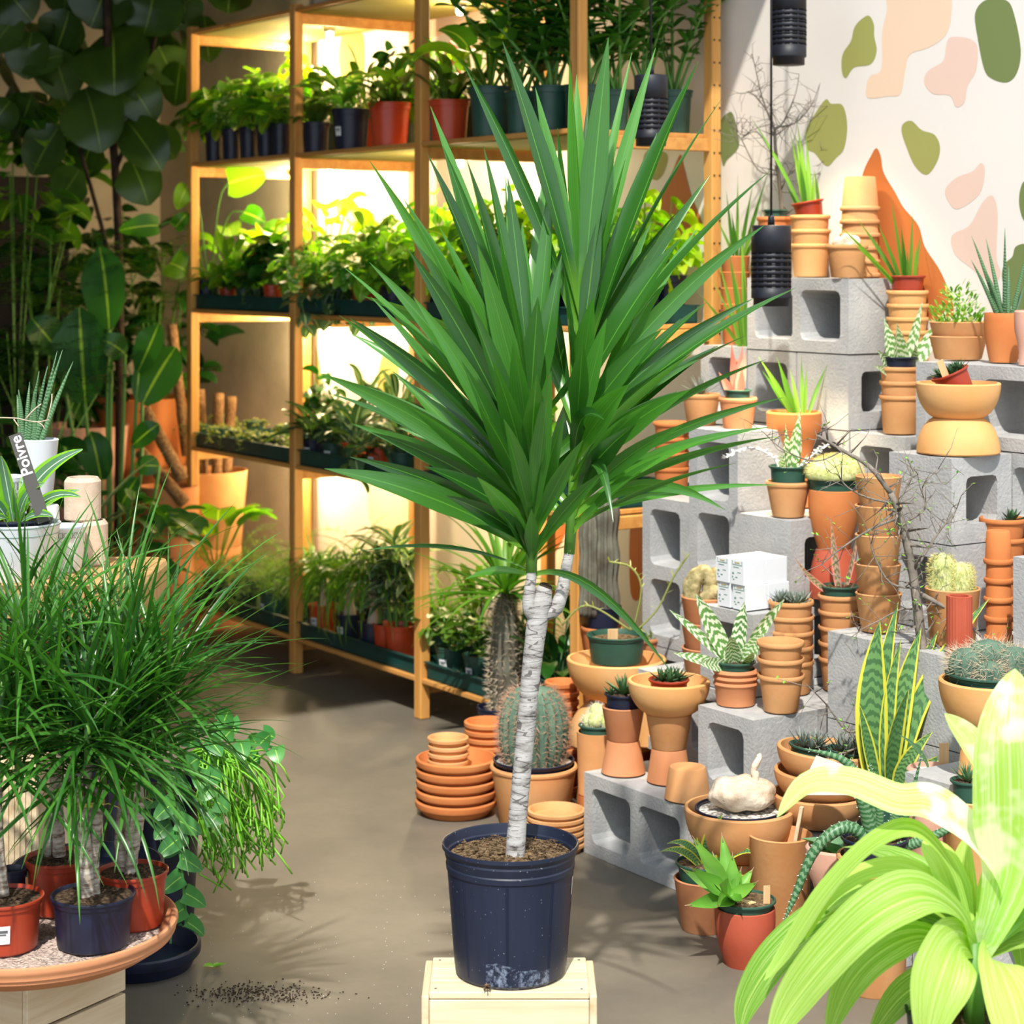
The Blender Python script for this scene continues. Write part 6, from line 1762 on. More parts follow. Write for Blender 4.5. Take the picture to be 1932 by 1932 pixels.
# green pot in the great bowl
p = P_GBOWL.copy(); p.z = 1.4 - (1196 - HZ) / F * p.y - .072
t = thing('potted_succulent', 'dark green pot with pebbles and a wooden tag inside the great yellow bowl', 'potted plant', p)
liner(t, size(57, p), size(48, p), .072, 'green_pl', .82, 'bark_soil'); wood_tag(t, (-.012, -.05, .052), .1, .042, .026, .05)
mb = MB()
for pts in ([(1200, 1190), (1240, 1150), (1270, 1090), (1300, 1045)], [(1190, 1190), (1130, 1150), (1095, 1145), (1060, 1180)], [(1195, 1185), (1210, 1110), (1190, 1070), (1150, 1060)]):
    mb.tube(smooth_open([at(x, y, p.y - .02) - p for x, y in pts], 4), .0028, 6)
    q = smooth_open([at(x, y, p.y - .02) - p for x, y in pts], 4)
    for c in q[4:]: blade(mb, c, rs.uniform(0, 6.28), rs.uniform(0, 1.2), .022, .004, .1, 'oval', 3, .1, .9)
mb.build('stems', ['l_small'], t)
p = inpot(P_DISH, .012)
t = thing('succulent_dish', 'dish of pebbles and frilly pale succulents behind the great bowl', 'succulent', p)
soil_mb(.056, .002).build('pebbles', ['bark_soil'], t); mb = MB()
for i in range(90): a = rs.uniform(0, 6.28); r = .05 * sqrt(rs.random()); blade(mb, (r * cos(a), r * sin(a), .004), rs.uniform(0, 6.28), rs.uniform(.3, 1.4), .032, .007, .2, 'oval', 3, .2, rs.random())
mb.build('leaves', ['l_small'], t)
p = P_COLC - Vector((0, 0, .02))
t = thing('column_cactus', 'old ribbed brown-green column cactus in a black pot beside the shelving', 'cactus', p); liner(t, .050, .042, .075, 'black_pl')
hc = 1.4 - (925 - HZ) / F * p.y - p.z
mb = MB(); n = 22
pr = [(.038 + .003 * sin(i * .8) , .06 + (hc - .06) * i / n) for i in range(n)] + [(.026, hc), (.0, hc + .012)]
mb.lathe(pr, 104, ribs=13, amp=.30); mb.lathe([(r * .75, z * .82) for r, z in pr], 88, (-.034, -.012, 0), ribs=11, amp=.30); mb.build('body', ['cactus_col'], t)
# barrel cactus
p = P_BARREL - Vector((0, 0, .055))
t = thing('barrel_cactus', 'spiny green barrel cactus in a black liner inside the large clay pot', 'cactus', p)
liner(t, size(77, p), size(66, p), .07, 'black_pl', .86, 'gravel')
R, Hc = size(61, p), size(150, p)
mb = MB(); prr = [(R * (sin(pi * (.12 + .88 * i / 16)) ** .6 if i < 16 else 0.0), .055 + Hc * (i / 16) ** 1.0) for i in range(17)]
prr = [(R * max(0, 1 - abs((z - .055) / Hc - .42) ** 2.4 * 3.2) ** .5 if i < 16 else 0, z) for i, (r, z) in enumerate(prr)]
mb.lathe(prr, 84, ribs=21, amp=.22); mb.build('body', ['cactus'], t)
def rib_spines(prr, ribs, L, r, per=3, cx=0, cy=0, step=1):
    out = []
    for k in range(ribs):
        a = 2 * pi * k / ribs
        for i in range(1, len(prr) - 1, step):
            rr, z = prr[i]; c = Vector((cx + rr * 1.07 * cos(a), cy + rr * 1.07 * sin(a), z))
            for q in range(per): out.append((c, Vector((cos(a) + rs.gauss(0, .6), sin(a) + rs.gauss(0, .6), rs.gauss(.15, .6)))))
    mb = MB(); spines(mb, out, L, r); return mb
o = rib_spines(prr, 21, .021, .0008, 6).build('spines', ['spine_b'], t); o['kind'] = 'stuff'
# pachypodium
p = at(945, 0, 5.72); p.z = 0
t = thing('spiny_palm', 'thick thorny trunk with yellow-green strap leaves in a black pot on the floor', 'potted plant', p)
zt = 1.4 - (1332 - HZ) / F * p.y
liner(t, size(46, p), size(38, p), zt, 'black_pl', .85)
z1 = 1.4 - (1120 - HZ) / F * p.y
mb = MB(); prp = [(.034, zt * .8), (.042, zt + .03), (.043, zt + .1), (.040, zt + .17), (.033, z1 - .06), (.024, z1 - .02), (.012, z1 + .01)]
pr2 = []
for i in range(len(prp) - 1):
    for k in range(4): f = k / 4; pr2.append((prp[i][0] * (1 - f) + prp[i + 1][0] * f, prp[i][1] * (1 - f) + prp[i + 1][1] * f))
mb.lathe(pr2, 28, (.012, 0, 0), ribs=8, amp=.1); mb.build('trunk', ['cactus_col'], t)
o = rib_spines(pr2, 15, .024, .0012, 3, .012, 0).build('thorns', ['spine'], t); o['kind'] = 'stuff'
mb = MB()
for i in range(64):
    blade(mb, Vector((.012, 0, z1 - .02 + rs.uniform(0, .03))), rs.uniform(0, 6.28), rs.uniform(.1, 1.45), rs.uniform(.22, .34), .017, rs.uniform(.3, 1.2), 'strap', 8, .3, rs.random())
mb.build('foliage', ['l_grass'], t)
# fuzzy cactus pot
p = inpot(P_FUZZ, .022)
t = thing('fuzzy_cactus', 'pale fuzzy mounded cactus in a dark green pot on the cylindrical clay pot', 'cactus', p); liner(t, size(35, p), size(32, p), .04, 'green_pl')
mb = MB(); L = []
for cx, cy, cz, r in ((-.014, 0, .045, .022), (.012, .006, .058, .026), (.022, -.01, .045, .018), (-.004, -.014, .05, .02), (.0, .01, .07, .018)):
    mb.lathe([(r * sin(pi * k / 8), r - r * cos(pi * k / 8)) for k in range(9)], 18, (cx, cy, cz - r))
    for i in range(160): n = Vector((rs.gauss(0, 1), rs.gauss(0, 1), rs.gauss(0, 1))).normalized(); L.append((Vector((cx, cy, cz)) + n * r, n))
mb.build('body', ['cactus_fuzz'], t); mb = MB(); spines(mb, L, .009, .0004); o = mb.build('spines', ['sticker'], t); o['kind'] = 'stuff'
p = inpot(P_BLKS, .012)
t = thing('potted_succulent', 'small spiky green succulent in a shiny black pot on the waisted pair', 'potted plant', p); liner(t, size(36, p), size(31, p), size(34, p), 'black_pl', .9)
mb = MB(); rosette(mb, Vector((0, 0, size(30, p))), 16, .062, .015, .35, 1.45, 'spike', fold=.6)
for c in ((-.028, 0), (.026, -.01)): rosette(mb, Vector((c[0], c[1], size(30, p))), 9, .032, .010, .3, 1.3, 'spike', fold=.6)
mb.build('leaves', ['l_succ'], t)
p = P_RBOWL.copy(); p.z += size(22, p)
t = thing('potted_succulent', 'small spiky green succulent in a red pot inside the pale pedestal bowl', 'potted plant', p); liner(t, size(39, p), size(33, p), size(42, p), 'red_pl', .9)
mb = MB()
for c in ((-.018, 0), (.02, .006), (0, -.014), (.006, .018)): rosette(mb, Vector((c[0], c[1], size(37, p))), 13, .044, .011, .25, 1.45, 'spike', fold=.6)
mb.build('leaves', ['l_succ'], t)
# swollen caudex
p = P_CAUD - Vector((0, 0, .035))
t = thing('caudex_plant', 'pale swollen-stem plant like a flat rock with a stubby stalk, in the broad clay bowl', 'succulent', p)
liner(t, size(84, p), size(70, p), .034, 'black_pl', .8, 'gravel')
mb = MB(); R = size(64, p); hz_ = size(31, p)
mb.lathe([(R * sin(pi * k / 14) ** .8, hz_ - hz_ * cos(pi * k / 14)) for k in range(15)], 40, (.006, 0, .028), sx=1.0, sy=.85)
for v_i in range(len(mb.v)):
    x, y, z = mb.v[v_i]; mb.v[v_i] = (x + .003 * sin(z * 190 + y * 60), y, z + .003 * sin(x * 120) + .002 * sin(y * 150))
mb.tube(smooth_open([(.030, .0, .075), (.034, 0, .10), (.030, 0, .115), (.042, 0, .138), (.040, 0, .146)], 4), [.013, .011, .009, .008, .008, .009, .008, .007, .007, .008, .0075, .007, .007, .006, .006, .006, .004], 10)
mb.build('body', ['caudex'], t)
# wooden stick in tall pot
mb = MB(); a = P_STICK + Vector((.006, .015, -.17)); b = P_STICK + Vector((.045, .0, .055)); d = b - a
mb.box((a + b) / 2, (.012, .008, d.length), mat=d.to_track_quat('Z', 'Y').to_matrix(), bev=.001)
o = mb.build('wooden_stick', ['crate_v']); tag(o, 'pale wooden stick leaning inside the tall empty clay pot', 'stick')
# dark snake plant
p = inpot(P_DSNAKE, .030)
t = thing('snake_plant', 'short dark green snake plant with cream edges in a green pot near the floor', 'potted plant', p); liner(t, size(54, p), size(43, p), .062, 'green_pl', .9, 'bark_soil')
mb = MB(); q0 = p; Y = p.y
for x0, y0_, cx, cy, x1_, y1_, w, d in ((1335, 1630, 1340, 1570, 1362, 1537, 34, -.03), (1332, 1630, 1320, 1580, 1322, 1546, 20, .02), (1325, 1632, 1300, 1575, 1258, 1592, 16, -.02), (1322, 1636, 1290, 1590, 1246, 1607, 16, -.06), (1345, 1632, 1370, 1570, 1410, 1580, 18, -.02), (1345, 1636, 1390, 1590, 1428, 1612, 20, -.06), (1340, 1634, 1390, 1610, 1420, 1625, 16, .03)):
    q = bez(at(x0, y0_, Y) - q0, at(cx, cy, Y + d * .5) - q0, at(x1_, y1_, Y + d) - q0, 9)
    mb.ribbon(q, [w * Y / F * prof('fat', i / 9) for i in range(10)], (0, -1, .5), .25, rs.random())
mb.build('leaves', ['l_snake'], t)
mb = MB(); rr_ = size(50, p); vs = []
for da in (-.28, .0, .28):
    for z in (.012, .040): vs.append((rr_ * 1.0 * cos(-1.35 + da), rr_ * sin(-1.35 + da), z))
# agave
p = inpot(P_AGAVE, .012)
t = thing('spiky_agave', 'bright green spiky agave with red tips in a green pot above the brick red pot', 'potted plant', p); liner(t, size(58, p), size(50, p), .028, 'green_pl', .85, 'bark_soil')
wood_tag(t, (.040, -.02, .018), .1, .042, .014, .05)
mb = MB(); Y = p.y - .01; c = (1380, 1690)
for x1_, y1_, w, d in ((1308, 1580, 34, 0), (1362, 1575, 30, .05), (1382, 1612, 30, .02), (1398, 1640, 22, .02), (1428, 1664, 26, -.03), (1288, 1640, 28, .03), (1303, 1637, 34, -.04), (1296, 1708, 30, -.05), (1352, 1710, 34, -.11), (1358, 1668, 46, -.12), (1345, 1610, 24, .06), (1420, 1640, 24, .04), (1400, 1700, 24, -.08)):
    q = bez(at(c[0], c[1], Y) - p, at((c[0] + x1_) / 2, (c[1] + y1_) / 2 + 6, Y + d * .4) - p, at(x1_, y1_, Y + d) - p, 9)
    mb.ribbon(q, [w * Y / F * (.55 + .45 * min(1, i / 4)) * (1 - max(0, (i - 4) / 5) ** 1.3 * .97) for i in range(10)], (0, -1, .6), .5, rs.random())
    mb.tube([q[8], q[9], q[9] + (q[9] - q[8]).normalized() * .006], [.0014, .0009, .0002], 5, 1)
mb.build('leaves', ['l_agave', 'spine_b'], t)
mb = MB()
for i in range(9): mb.tube(smooth_open([at(1384 + i * 2, 1690 + i, Y) - p, at(1392 + i * 4, 1703, Y - .008) - p, Vector((.0 + i * .005 - .01, -.02, .012))], 3), .0022, 5)
mb.build('aerial_roots', ['tag'], t)
# two green pots in the deep bowls
for dx, dz, l in ((-.035, .012, 'left one of two small green pots of aloe sitting in the leaning bowl'), (.045, .002, 'right one of two small green pots of aloe sitting in the leaning bowl')):
    p = P_DEEP + Vector((dx, 0.01, .018 + dz)); t = thing('potted_aloe', l, 'potted plant', p, 0, 'two small green pots of aloe'); t.rotation_euler = (0, radians(7), 0)
    liner(t, .046, .036, .052, 'green_pl', .88); mb = MB()
    for c in ((-.016, 0), (.018, .004), (0, -.014)): rosette(mb, Vector((c[0], c[1], .045)), 16, .055, .008, .4, 1.45, 'spike', fold=.5)
    mb.build('leaves', ['l_greyc'], t)
# big snake plant
p = on_b(1690, 2.86, m_ + .001)
p = at(1680, 0, 4.18); p.z = m_ + .001
sn = thing('snake_plant', 'tall yellow-edged snake plant behind the gravel pot', 'potted plant', p)
zt = 1.4 - (1490 - HZ) / F * p.y - p.z
liner(sn, .050, .042, zt, 'green_pl', .85, 'gravel')
mb = MB(); Y = p.y
for x0, x1_, y1_, w, d in ((1640, 1660, 1172, 62, 0), (1652, 1695, 1135, 34, .05), (1668, 1700, 1205, 30, -.02), (1690, 1738, 1185, 44, .02), (1700, 1770, 1190, 40, .07), (1705, 1866, 1130, 38, .05), (1660, 1640, 1240, 34, .06), (1680, 1715, 1300, 40, -.05), (1700, 1760, 1380, 30, -.04), (1645, 1622, 1330, 26, -.03), (1690, 1700, 1290, 36, .04), (1716, 1790, 1420, 22, 0)):
    q = bez(at(x0 * .6 + 1680 * .4, 1500, Y) - p, at(x0 - 6, (1500 + y1_) / 2, Y + d * .6) - p, at(x1_, y1_, Y + d) - p, 12)
    mb.ribbon(q, [w * Y / F * (.6 + .4 * min(1, i / 4)) * (1 - max(0, (i - 6) / 6) ** 1.6 * .98) for i in range(13)], Matrix.Rotation(rs.uniform(-.5, .5), 3, 'Z') @ Vector((0, -1, .2)), .22, rs.random())
mb.build('leaves', ['l_snake'], sn)
# thorny branch tree with tiny leaves
p = at(1752, 0, 4.25); p.z = m_ + .001
bt = twig_tree('thorny_bonsai', 'grey gnarled thorny branching bush with tiny green leaves among the pots', [
    ([(1762, 1400), (1750, 1300), (1735, 1180), (1722, 1080), (1700, 980), (1680, 930)], .013, .007), ([(1680, 930), (1640, 880), (1590, 850), (1540, 820)], .006, .003), ([(1690, 950), (1640, 940), (1600, 920), (1580, 895)], .003, .001),
    ([(1735, 1120), (1790, 1150), (1830, 1180), (1880, 1230)], .006, .002), ([(1715, 1040), (1690, 970), (1720, 900), (1725, 880)], .003, .001), ([(1700, 975), (1640, 1000), (1580, 1040), (1550, 1065)], .004, .001),
    ([(1725, 1080), (1760, 1020), (1790, 980), (1805, 960)], .003, .0008), ([(1745, 1250), (1690, 1340), (1640, 1400), (1560, 1430)], .005, .0015), ([(1650, 1370), (1600, 1380), (1560, 1330), (1520, 1290)], .003, .001),
    ([(1730, 1110), (1680, 1100), (1650, 1050), (1640, 1010)], .003, .001), ([(1700, 1350), (1665, 1420), (1680, 1480), (1700, 1540)], .003, .001), ([(1735, 1150), (1700, 1150), (1660, 1170), (1620, 1190)], .003, .001),
    ([(1590, 850), (1540, 870), (1480, 850), (1440, 815)], .002, .0008), ([(1750, 1300), (1800, 1320), (1840, 1360), (1870, 1380)], .003, .001), ([(1740, 1200), (1780, 1230), (1800, 1290), (1760, 1350)], .003, .001), ([(1700, 990), (1745, 960), (1740, 920), (1770, 885)], .003, .0008)],
    p.y, .01, extra=6.5, seed=8, leaf='l_rhip', base=p, twl=.045)
mb = MB(); mb.tube([at(1762, 1405, p.y) - p, Vector((0.01, 0, .04)), Vector((0, 0, 0.0))], [.013, .015, .016], 8); mb.build('trunk_foot', ['twig'], bt)
# grey spiny cactus cluster
p = P_SPINY - Vector((0, 0, .030))
t = thing('spiny_cactus', 'cluster of grey-green cacti with long white spines in a wide green pot', 'cactus', p); liner(t, size(84, p), size(72, p), .045, 'green_pl', .88, 'gravel')
bm_, sp_ = MB(), []
for cx, cy, r, hc in ((-.045, -.005, .034, .058), (.0, .012, .040, .072), (.045, -.01, .036, .062), (-.01, -.042, .026, .040), (.03, .05, .03, .06), (-.04, .04, .028, .05)):
    pr = [(r * max(0, 1 - abs(i / 9 - .4) ** 2.2 * 3) ** .5 if i < 9 else 0, .035 + hc * i / 9) for i in range(10)]
    bm_.lathe(pr, 40, (cx, cy, 0), ribs=12, amp=.25)
    for k in range(12):
        a = 2 * pi * k / 12
        for i in range(2, 9):
            c = Vector((cx + pr[i][0] * 1.05 * cos(a), cy + pr[i][0] * 1.05 * sin(a), pr[i][1]))
            for q in range(3): sp_.append((c, Vector((cos(a) + rs.gauss(0, .6), sin(a) + rs.gauss(0, .6), rs.gauss(.3, .6)))))
bm_.build('bodies', ['cactus'], t); mb = MB(); spines(mb, sp_, .026, .0006); o = mb.build('spines', ['spine'], t); o['kind'] = 'stuff'
# golden cactus
p = P_GOLD - Vector((0, 0, .02))
t = thing('golden_cactus', 'furry golden-green cactus in the clay pot right of the bare trunk', 'cactus', p); mb = MB(); sp_ = []
for cx, r, hc in ((-.022, .027, .095), (.018, .027, .075)):
    pr = [(r * (1 if i < 6 else max(0, 1 - ((i - 6) / 4) ** 2) ** .5), hc * i / 10) for i in range(11)]
    mb.lathe(pr, 32, (cx, 0, 0), ribs=12, amp=.15)
    for i in range(900):
        a = rs.uniform(0, 6.28); k = rs.randrange(1, 10); sp_.append((Vector((cx + pr[k][0] * cos(a), pr[k][0] * sin(a), pr[k][1] + rs.uniform(-.004, .004))), Vector((cos(a), sin(a), rs.gauss(.3, .6)))))
mb.build('body', ['cactus_fuzz'], t); mb = MB(); spines(mb, sp_, .010, .0005); o = mb.build('spines', ['spine_g'], t); o['kind'] = 'stuff'
p = inpot(P_RAG, .012)
t = thing('small_agave', 'small dark green agave in the clay stack at the right edge', 'succulent', p); mb = MB(); rosette(mb, Vector((.02, 0, 0)), 12, .045, .016, .4, 1.4, 'spike', fold=.5); mb.build('leaves', ['l_succ'], t)
# pebbled ring pot with tag
p = P_RTAG - Vector((0, 0, .010))
t = thing('pebble_topping', 'pebbles with a wooden tag and one strap leaf in the pink ringed pot', 'potted plant', p); soil_mb(size(39, p), 0).build('pebbles', ['gravel'], t)
wood_tag(t, (.022, -.012, .0), .1, .062, .020, .02); mb = MB(); mb.ribbon(bez(at(1752, 1450, p.y) - p, at(1740, 1410, p.y) - p, at(1695, 1385, p.y - .02) - p, 8), [.004, .006, .008, .009, .009, .008, .006, .003, .001], (0, -1, .4), .2, .5); mb.build('strap_leaf', ['l_aloe'], t)
p = P_TAN - Vector((0, 0, .018)) + Vector((-.012, 0, 0))
t = thing('potted_aloe', 'small dark green pot of aloe inside the tan clay pot', 'potted plant', p); liner(t, .034, .027, .05, 'green_pl', .9); mb = MB(); rosette(mb, Vector((0, 0, .045)), 20, .05, .008, .4, 1.45, 'spike', fold=.5); mb.build('leaves', ['l_aloe'], t)
# gravel pot in front of the snake plant
p = at(1668, 0, 4.02); p.z = 0; zt = 1.4 - (1505 - HZ) / F * p.y
t = thing('gravel_pot', 'tall dark green pot topped with white pebbles in front of the snake plant', 'flower pot', p)
liner(t, size(42, p), size(34, p), zt, 'green_pl', .96, 'gravel')
# fat grey-green gasteria in pink pot
p = inpot(P_GAST, .02)
t = thing('fat_leaved_succulent', 'fat folded grey-green leaves in the upper pale pink pot', 'succulent', p); mb = MB()
for az, e, L in ((-1.6, .5, .075), (-.7, .7, .085), (.2, .6, .08), (1.4, .8, .07), (2.6, .6, .08), (3.6, .5, .07), (-2.4, .9, .07)):
    blade(mb, Vector((0, 0, .0)), az, e, L, .042, .5, 'fat', 7, .5, rs.random())
mb.build('leaves', ['l_aloe'], t)
# arching aloe
p = inpot(P_AARCH, .015)
t = thing('arching_aloe', 'long dark arching aloe in a black liner behind the lime leaves', 'potted plant', p); liner(t, size(64, p), size(56, p), .05, 'black_pl', .8)
mb = MB(); th = MB(); Y = p.y
for pts, r in (([(1650, 1600), (1600, 1560), (1540, 1600), (1500, 1690), (1478, 1740)], 13), ([(1650, 1600), (1630, 1520), (1600, 1440), (1515, 1412)], 14), ([(1660, 1600), (1640, 1500), (1590, 1460), (1555, 1450)], 8), ([(1665, 1600), (1690, 1540), (1700, 1500), (1705, 1480)], 10),
               ([(1670, 1605), (1730, 1590), (1800, 1560), (1862, 1535)], 11), ([(1655, 1600), (1700, 1560), (1720, 1500), (1740, 1420)], 8), ([(1650, 1600), (1660, 1540), (1650, 1480), (1640, 1440)], 9)):
    q = smooth_open([at(x, y, Y - .05 * i / 4) - p for i, (x, y) in enumerate(pts)], 5); n = len(q)
    mb.tube(q, [max(.0006, r * Y / F * (1 - (i / (n - 1)) ** 2.2)) for i in range(n)], 8, 0, rs.random())
    for i in range(2, n - 1):
        for s in (-1, 1):
            tn = (q[i + 1] - q[i]).normalized(); sd = tn.cross(Vector((0, -1, 0))).normalized() * s; w = r * Y / F * (1 - (i / (n - 1)) ** 2.2)
            spines(th, [(q[i] + sd * w * .95, sd + tn * .5)], .004, .0009)
mb.build('leaves', ['l_aloe'], t); th.build('teeth', ['sticker'], t)
p = at(1745, 0, 3.97); p.z = 1.4 - (1358 - HZ) / F * 3.97
# clear printed sleeve leaning in the pots
e1, e2 = at(1518, 1512, 4.02), at(1660, 1470, 4.06)
t = thing('printed_card', 'tilted pale card with faint print and a round hole behind the lime leaves', 'card', (e1 + e2) / 2)
a = at(1540, 1425, 4.10); b = at(1648, 1462, 4.10); c = at(1640, 1500, 4.06); d = at(1505, 1500, 4.04)
o_ = (e1 + e2) / 2; nn = (b - a).cross(d - a).normalized() * .0012
vs = [x - o_ for x in (a, b, c, d)] + [x - o_ + nn for x in (a, b, c, d)]
mb = MB(); mb.add(vs, [(0, 1, 2, 3), (7, 6, 5, 4), (0, 4, 5, 1), (1, 5, 6, 2), (2, 6, 7, 3), (3, 7, 4, 0)], smooth=False); cdo = mb.build('card', ['paper'], t)
mb = MB()
for k in range(5):
    aa = a + (b - a) * (.2 + .13 * k); dd = d + (c - d) * (.12 + .16 * k)
    mb.tube(smooth_open([aa * .8 + dd * .2 - o_ - nn * .8, (aa + dd) / 2 + (b - a) * .08 - o_ - nn * .8, aa * .3 + dd * .7 - o_ - nn * .8], 5), .0006, 4)
mb.build('faint_print', ['ink'], cdo)
mb = MB(); M = Matrix(((b - a).normalized(), nn.normalized().cross((b - a).normalized()), nn.normalized())).transposed()
mb.lathe([(0, 0), (.004, 0), (.004, .0004), (0, .0004)], 16, at(1608, 1440, 4.09) - o_ - nn * .9, M)
mb.build('hole', ['black'], t)

# ================================================================ LIME PLANT, RIGHT FOREGROUND
YP = 2.95
p = at(1838, 0, YP); p.z = 0
lp = thing('lime_dracaena', 'big bright lime-leaved plant filling the lower right corner', 'potted plant', p)
zt = 1.4 - (1905 - HZ) / F * YP
zt = .30
obj('nursery_pot', pot_mesh('nursery', .10, .082, zt, 'black_pl'), lp); soil_mb(.09, zt * .93).build('soil', ['soil'], lp)
mb = MB(); mb.tube([(0, 0, zt * .9), (0, 0, .40)], [.016, .013], 10); mb.build('stem', ['stem_g'], lp)
lb = [MB(), MB()]
def lime(pts, w, glare=0, rnd=None, hint=(0, -1, .7), fold=.26, wave=.10, d=(0, 0, 0, 0), shape='lance'):
    n = len(pts)
    q = smooth_open([at(x, y, YP + (d[i] if i < len(d) else d[-1])) - p for i, (x, y) in enumerate(pts)], 6); N = len(q)
    wd = []
    for i in range(N):
        t = i / (N - 1)
        f = (.25 + .75 * min(1, t / .4) ** 1.2) * max(.01, 1 - max(0, (t - .55) / .45) ** 2.2)
        wd.append(max(.001, w * .92 * YP / F * f))
    lb[glare].ribbon(q, wd, hint, fold, rs.random() if rnd is None else rnd, 0, wave, 2)
lime([(1850, 1790), (1900, 1700), (1850, 1590), (1760, 1520), (1690, 1512), (1600, 1478), (1520, 1482), (1466, 1542)], 84, 1, .8, (0, -.8, 1), d=(0, -.02, -.05, -.05, -.03, 0, .02, .02))
lime([(1850, 1800), (1905, 1650), (1912, 1500), (1908, 1380), (1915, 1262)], 160, 1, .7, (-.2, -1, .3), d=(0, -.05, -.10, -.12, -.08))
lime([(1850, 1790), (1885, 1620), (1880, 1490), (1835, 1405), (1782, 1346)], 78, 1, .6, (.5, -1, .2), d=(0, .02, .03, .05, .06))
lime([(1840, 1800), (1800, 1650), (1730, 1568), (1650, 1590), (1560, 1680), (1480, 1800), (1442, 1850)], 50, 0, .5, (0, -.6, 1), d=(0, -.03, -.05, -.03, 0, .02, .02))
lime([(1840, 1800), (1810, 1725), (1740, 1688), (1650, 1725), (1560, 1810), (1490, 1900), (1450, 1980)], 104, 0, .45, (-.1, -.8, .8), d=(0, -.06, -.12, -.14, -.12, -.1, -.1), wave=.14)
lime([(1840, 1800), (1790, 1690), (1710, 1640), (1630, 1648), (1555, 1700), (1520, 1775)], 48, 0, .85, (0, -.7, 1), d=(0, 0, .02, .03, .03, .03))
lime([(1820, 1800), (1720, 1740), (1630, 1706), (1540, 1740), (1460, 1810), (1410, 1890), (1395, 1950)], 82, 0, .0, (0, -.8, .8), d=(0, .05, .07, .08, .07, .07, .07))
lime([(1830, 1800), (1760, 1700), (1670, 1682), (1600, 1700), (1556, 1716)], 60, 0, .7, (0, -.7, 1), d=(0, .04, .06, .07, .08))
lime([(1838, 1800), (1805, 1700), (1775, 1625), (1742, 1586)], 78, 0, .95, (.4, -1, .2), d=(0, .02, .03, .06))
lime([(1842, 1800), (1828, 1710), (1818, 1640), (1822, 1580)], 52, 0, .6, (-.5, -1, .2), d=(0, .03, .04, .07))
lime([(1846, 1800), (1862, 1700), (1880, 1640), (1890, 1600)], 50, 0, .8, (-.6, -1, .2), d=(0, .01, .02, .05))
lime([(1850, 1800), (1900, 1740), (1950, 1680), (1990, 1660)], 70, 0, .5, (0, -1, .7), d=(0, .03, .04, .05))
lime([(1838, 1792), (1810, 1775), (1785, 1815), (1762, 1890), (1745, 1990)], 122, 0, .75, (.1, -1, .35), d=(0, -.08, -.14, -.16, -.16), wave=.12)
lime([(1855, 1800), (1880, 1810), (1905, 1870), (1930, 1960), (1935, 2010)], 130, 0, 1.0, (.25, -1, .4), d=(0, -.08, -.14, -.17, -.17))
lime([(1830, 1800), (1740, 1765), (1660, 1795), (1600, 1860), (1560, 1960)], 76, 0, .3, (-.3, -1, .5), d=(0, -.04, -.06, -.07, -.07))
lime([(1840, 1800), (1770, 1835), (1700, 1880), (1640, 1960)], 66, 0, .1, (0, -1, .6), d=(0, .02, .03, .04))
lime([(1850, 1800), (1870, 1760), (1900, 1745), (1925, 1790), (1930, 1870)], 56, 0, .2, (.2, -1, .4), d=(0, .02, .03, .03, .03))
lime([(1850, 1800), (1920, 1700), (1960, 1600), (1980, 1500)], 90, 1, .4, (-.3, -1, .3), d=(0, .04, .08, .1))
lime([(1835, 1790), (1780, 1740), (1720, 1722), (1670, 1745)], 50, 0, .05, (0, -.6, 1), d=(0, .06, .1, .12))
for i in range(9):
    az = rs.uniform(0, 6.28); L = rs.uniform(.22, .34)
    blade(lb[0], Vector((0, 0, rs.uniform(.30, .42))), rs.uniform(-.3, 3.4), rs.uniform(.2, 1.3), L, .075, rs.uniform(1.0, 2.2), 'lance', 10, .2, rs.random())
lb[0].build('leaves', ['l_lime'], lp); lb[1].build('painted_glare_leaves', ['l_limeglare'], lp)  # second mesh holds the leaves with sun glare painted in

# ================================================================ DIM PLANT CORNER AT THE LEFT
rb_ = random.Random(99)
def leaf_px(mb, Y, p, bx_, by_, tx, ty, w, kind='fiddle', dY=0.0, rnd=None, bow=.08, seg=8, hint=.4):
    L = math.hypot(tx - bx_, ty - by_)
    q = bez(at(bx_, by_, Y) - p, at((bx_ + tx) / 2 + rb_.uniform(-6, 6), (by_ + ty) / 2 - bow * L, Y + dY - .05) - p, at(tx, ty, Y + dY) - p, seg)
    mb.ribbon(q, [w * Y / F * prof(kind, i / seg) for i in range(seg + 1)], Vector((rb_.uniform(-hint, hint), -1, rb_.uniform(.0, hint + .1))), .14, rb_.random() if rnd is None else rnd, 0, .08, 2)
def floorp(px, Y): 
    p = at(px, 0, Y); p.z = 0; return p
p = floorp(222, 7.55)
t = thing('fiddle_leaf_fig', 'tall fiddle-leaf fig with huge rounded leaves in the dim left corner', 'tree', p)
obj('pot', pot_mesh('plain', .16, .12, .34, 'terra_b'), t); soil_mb(.145, .31).build('soil', ['soil'], t)
mb = MB(); mb.tube(smooth_open([Vector((0, 0, .3)), at(226, 700, 7.55) - p, at(222, 400, 7.55) - p, at(205, 150, 7.5) - p, at(200, -60, 7.5) - p], 5), .016, 8)
mb.tube(smooth_open([at(224, 560, 7.55) - p, at(190, 420, 7.6) - p, at(150, 280, 7.6) - p], 4), .009, 6); mb.tube(smooth_open([at(215, 330, 7.5) - p, at(260, 200, 7.6) - p, at(300, 40, 7.6) - p], 4), .009, 6)
mb.build('trunk', ['stem_d'], t)
mb = MB()
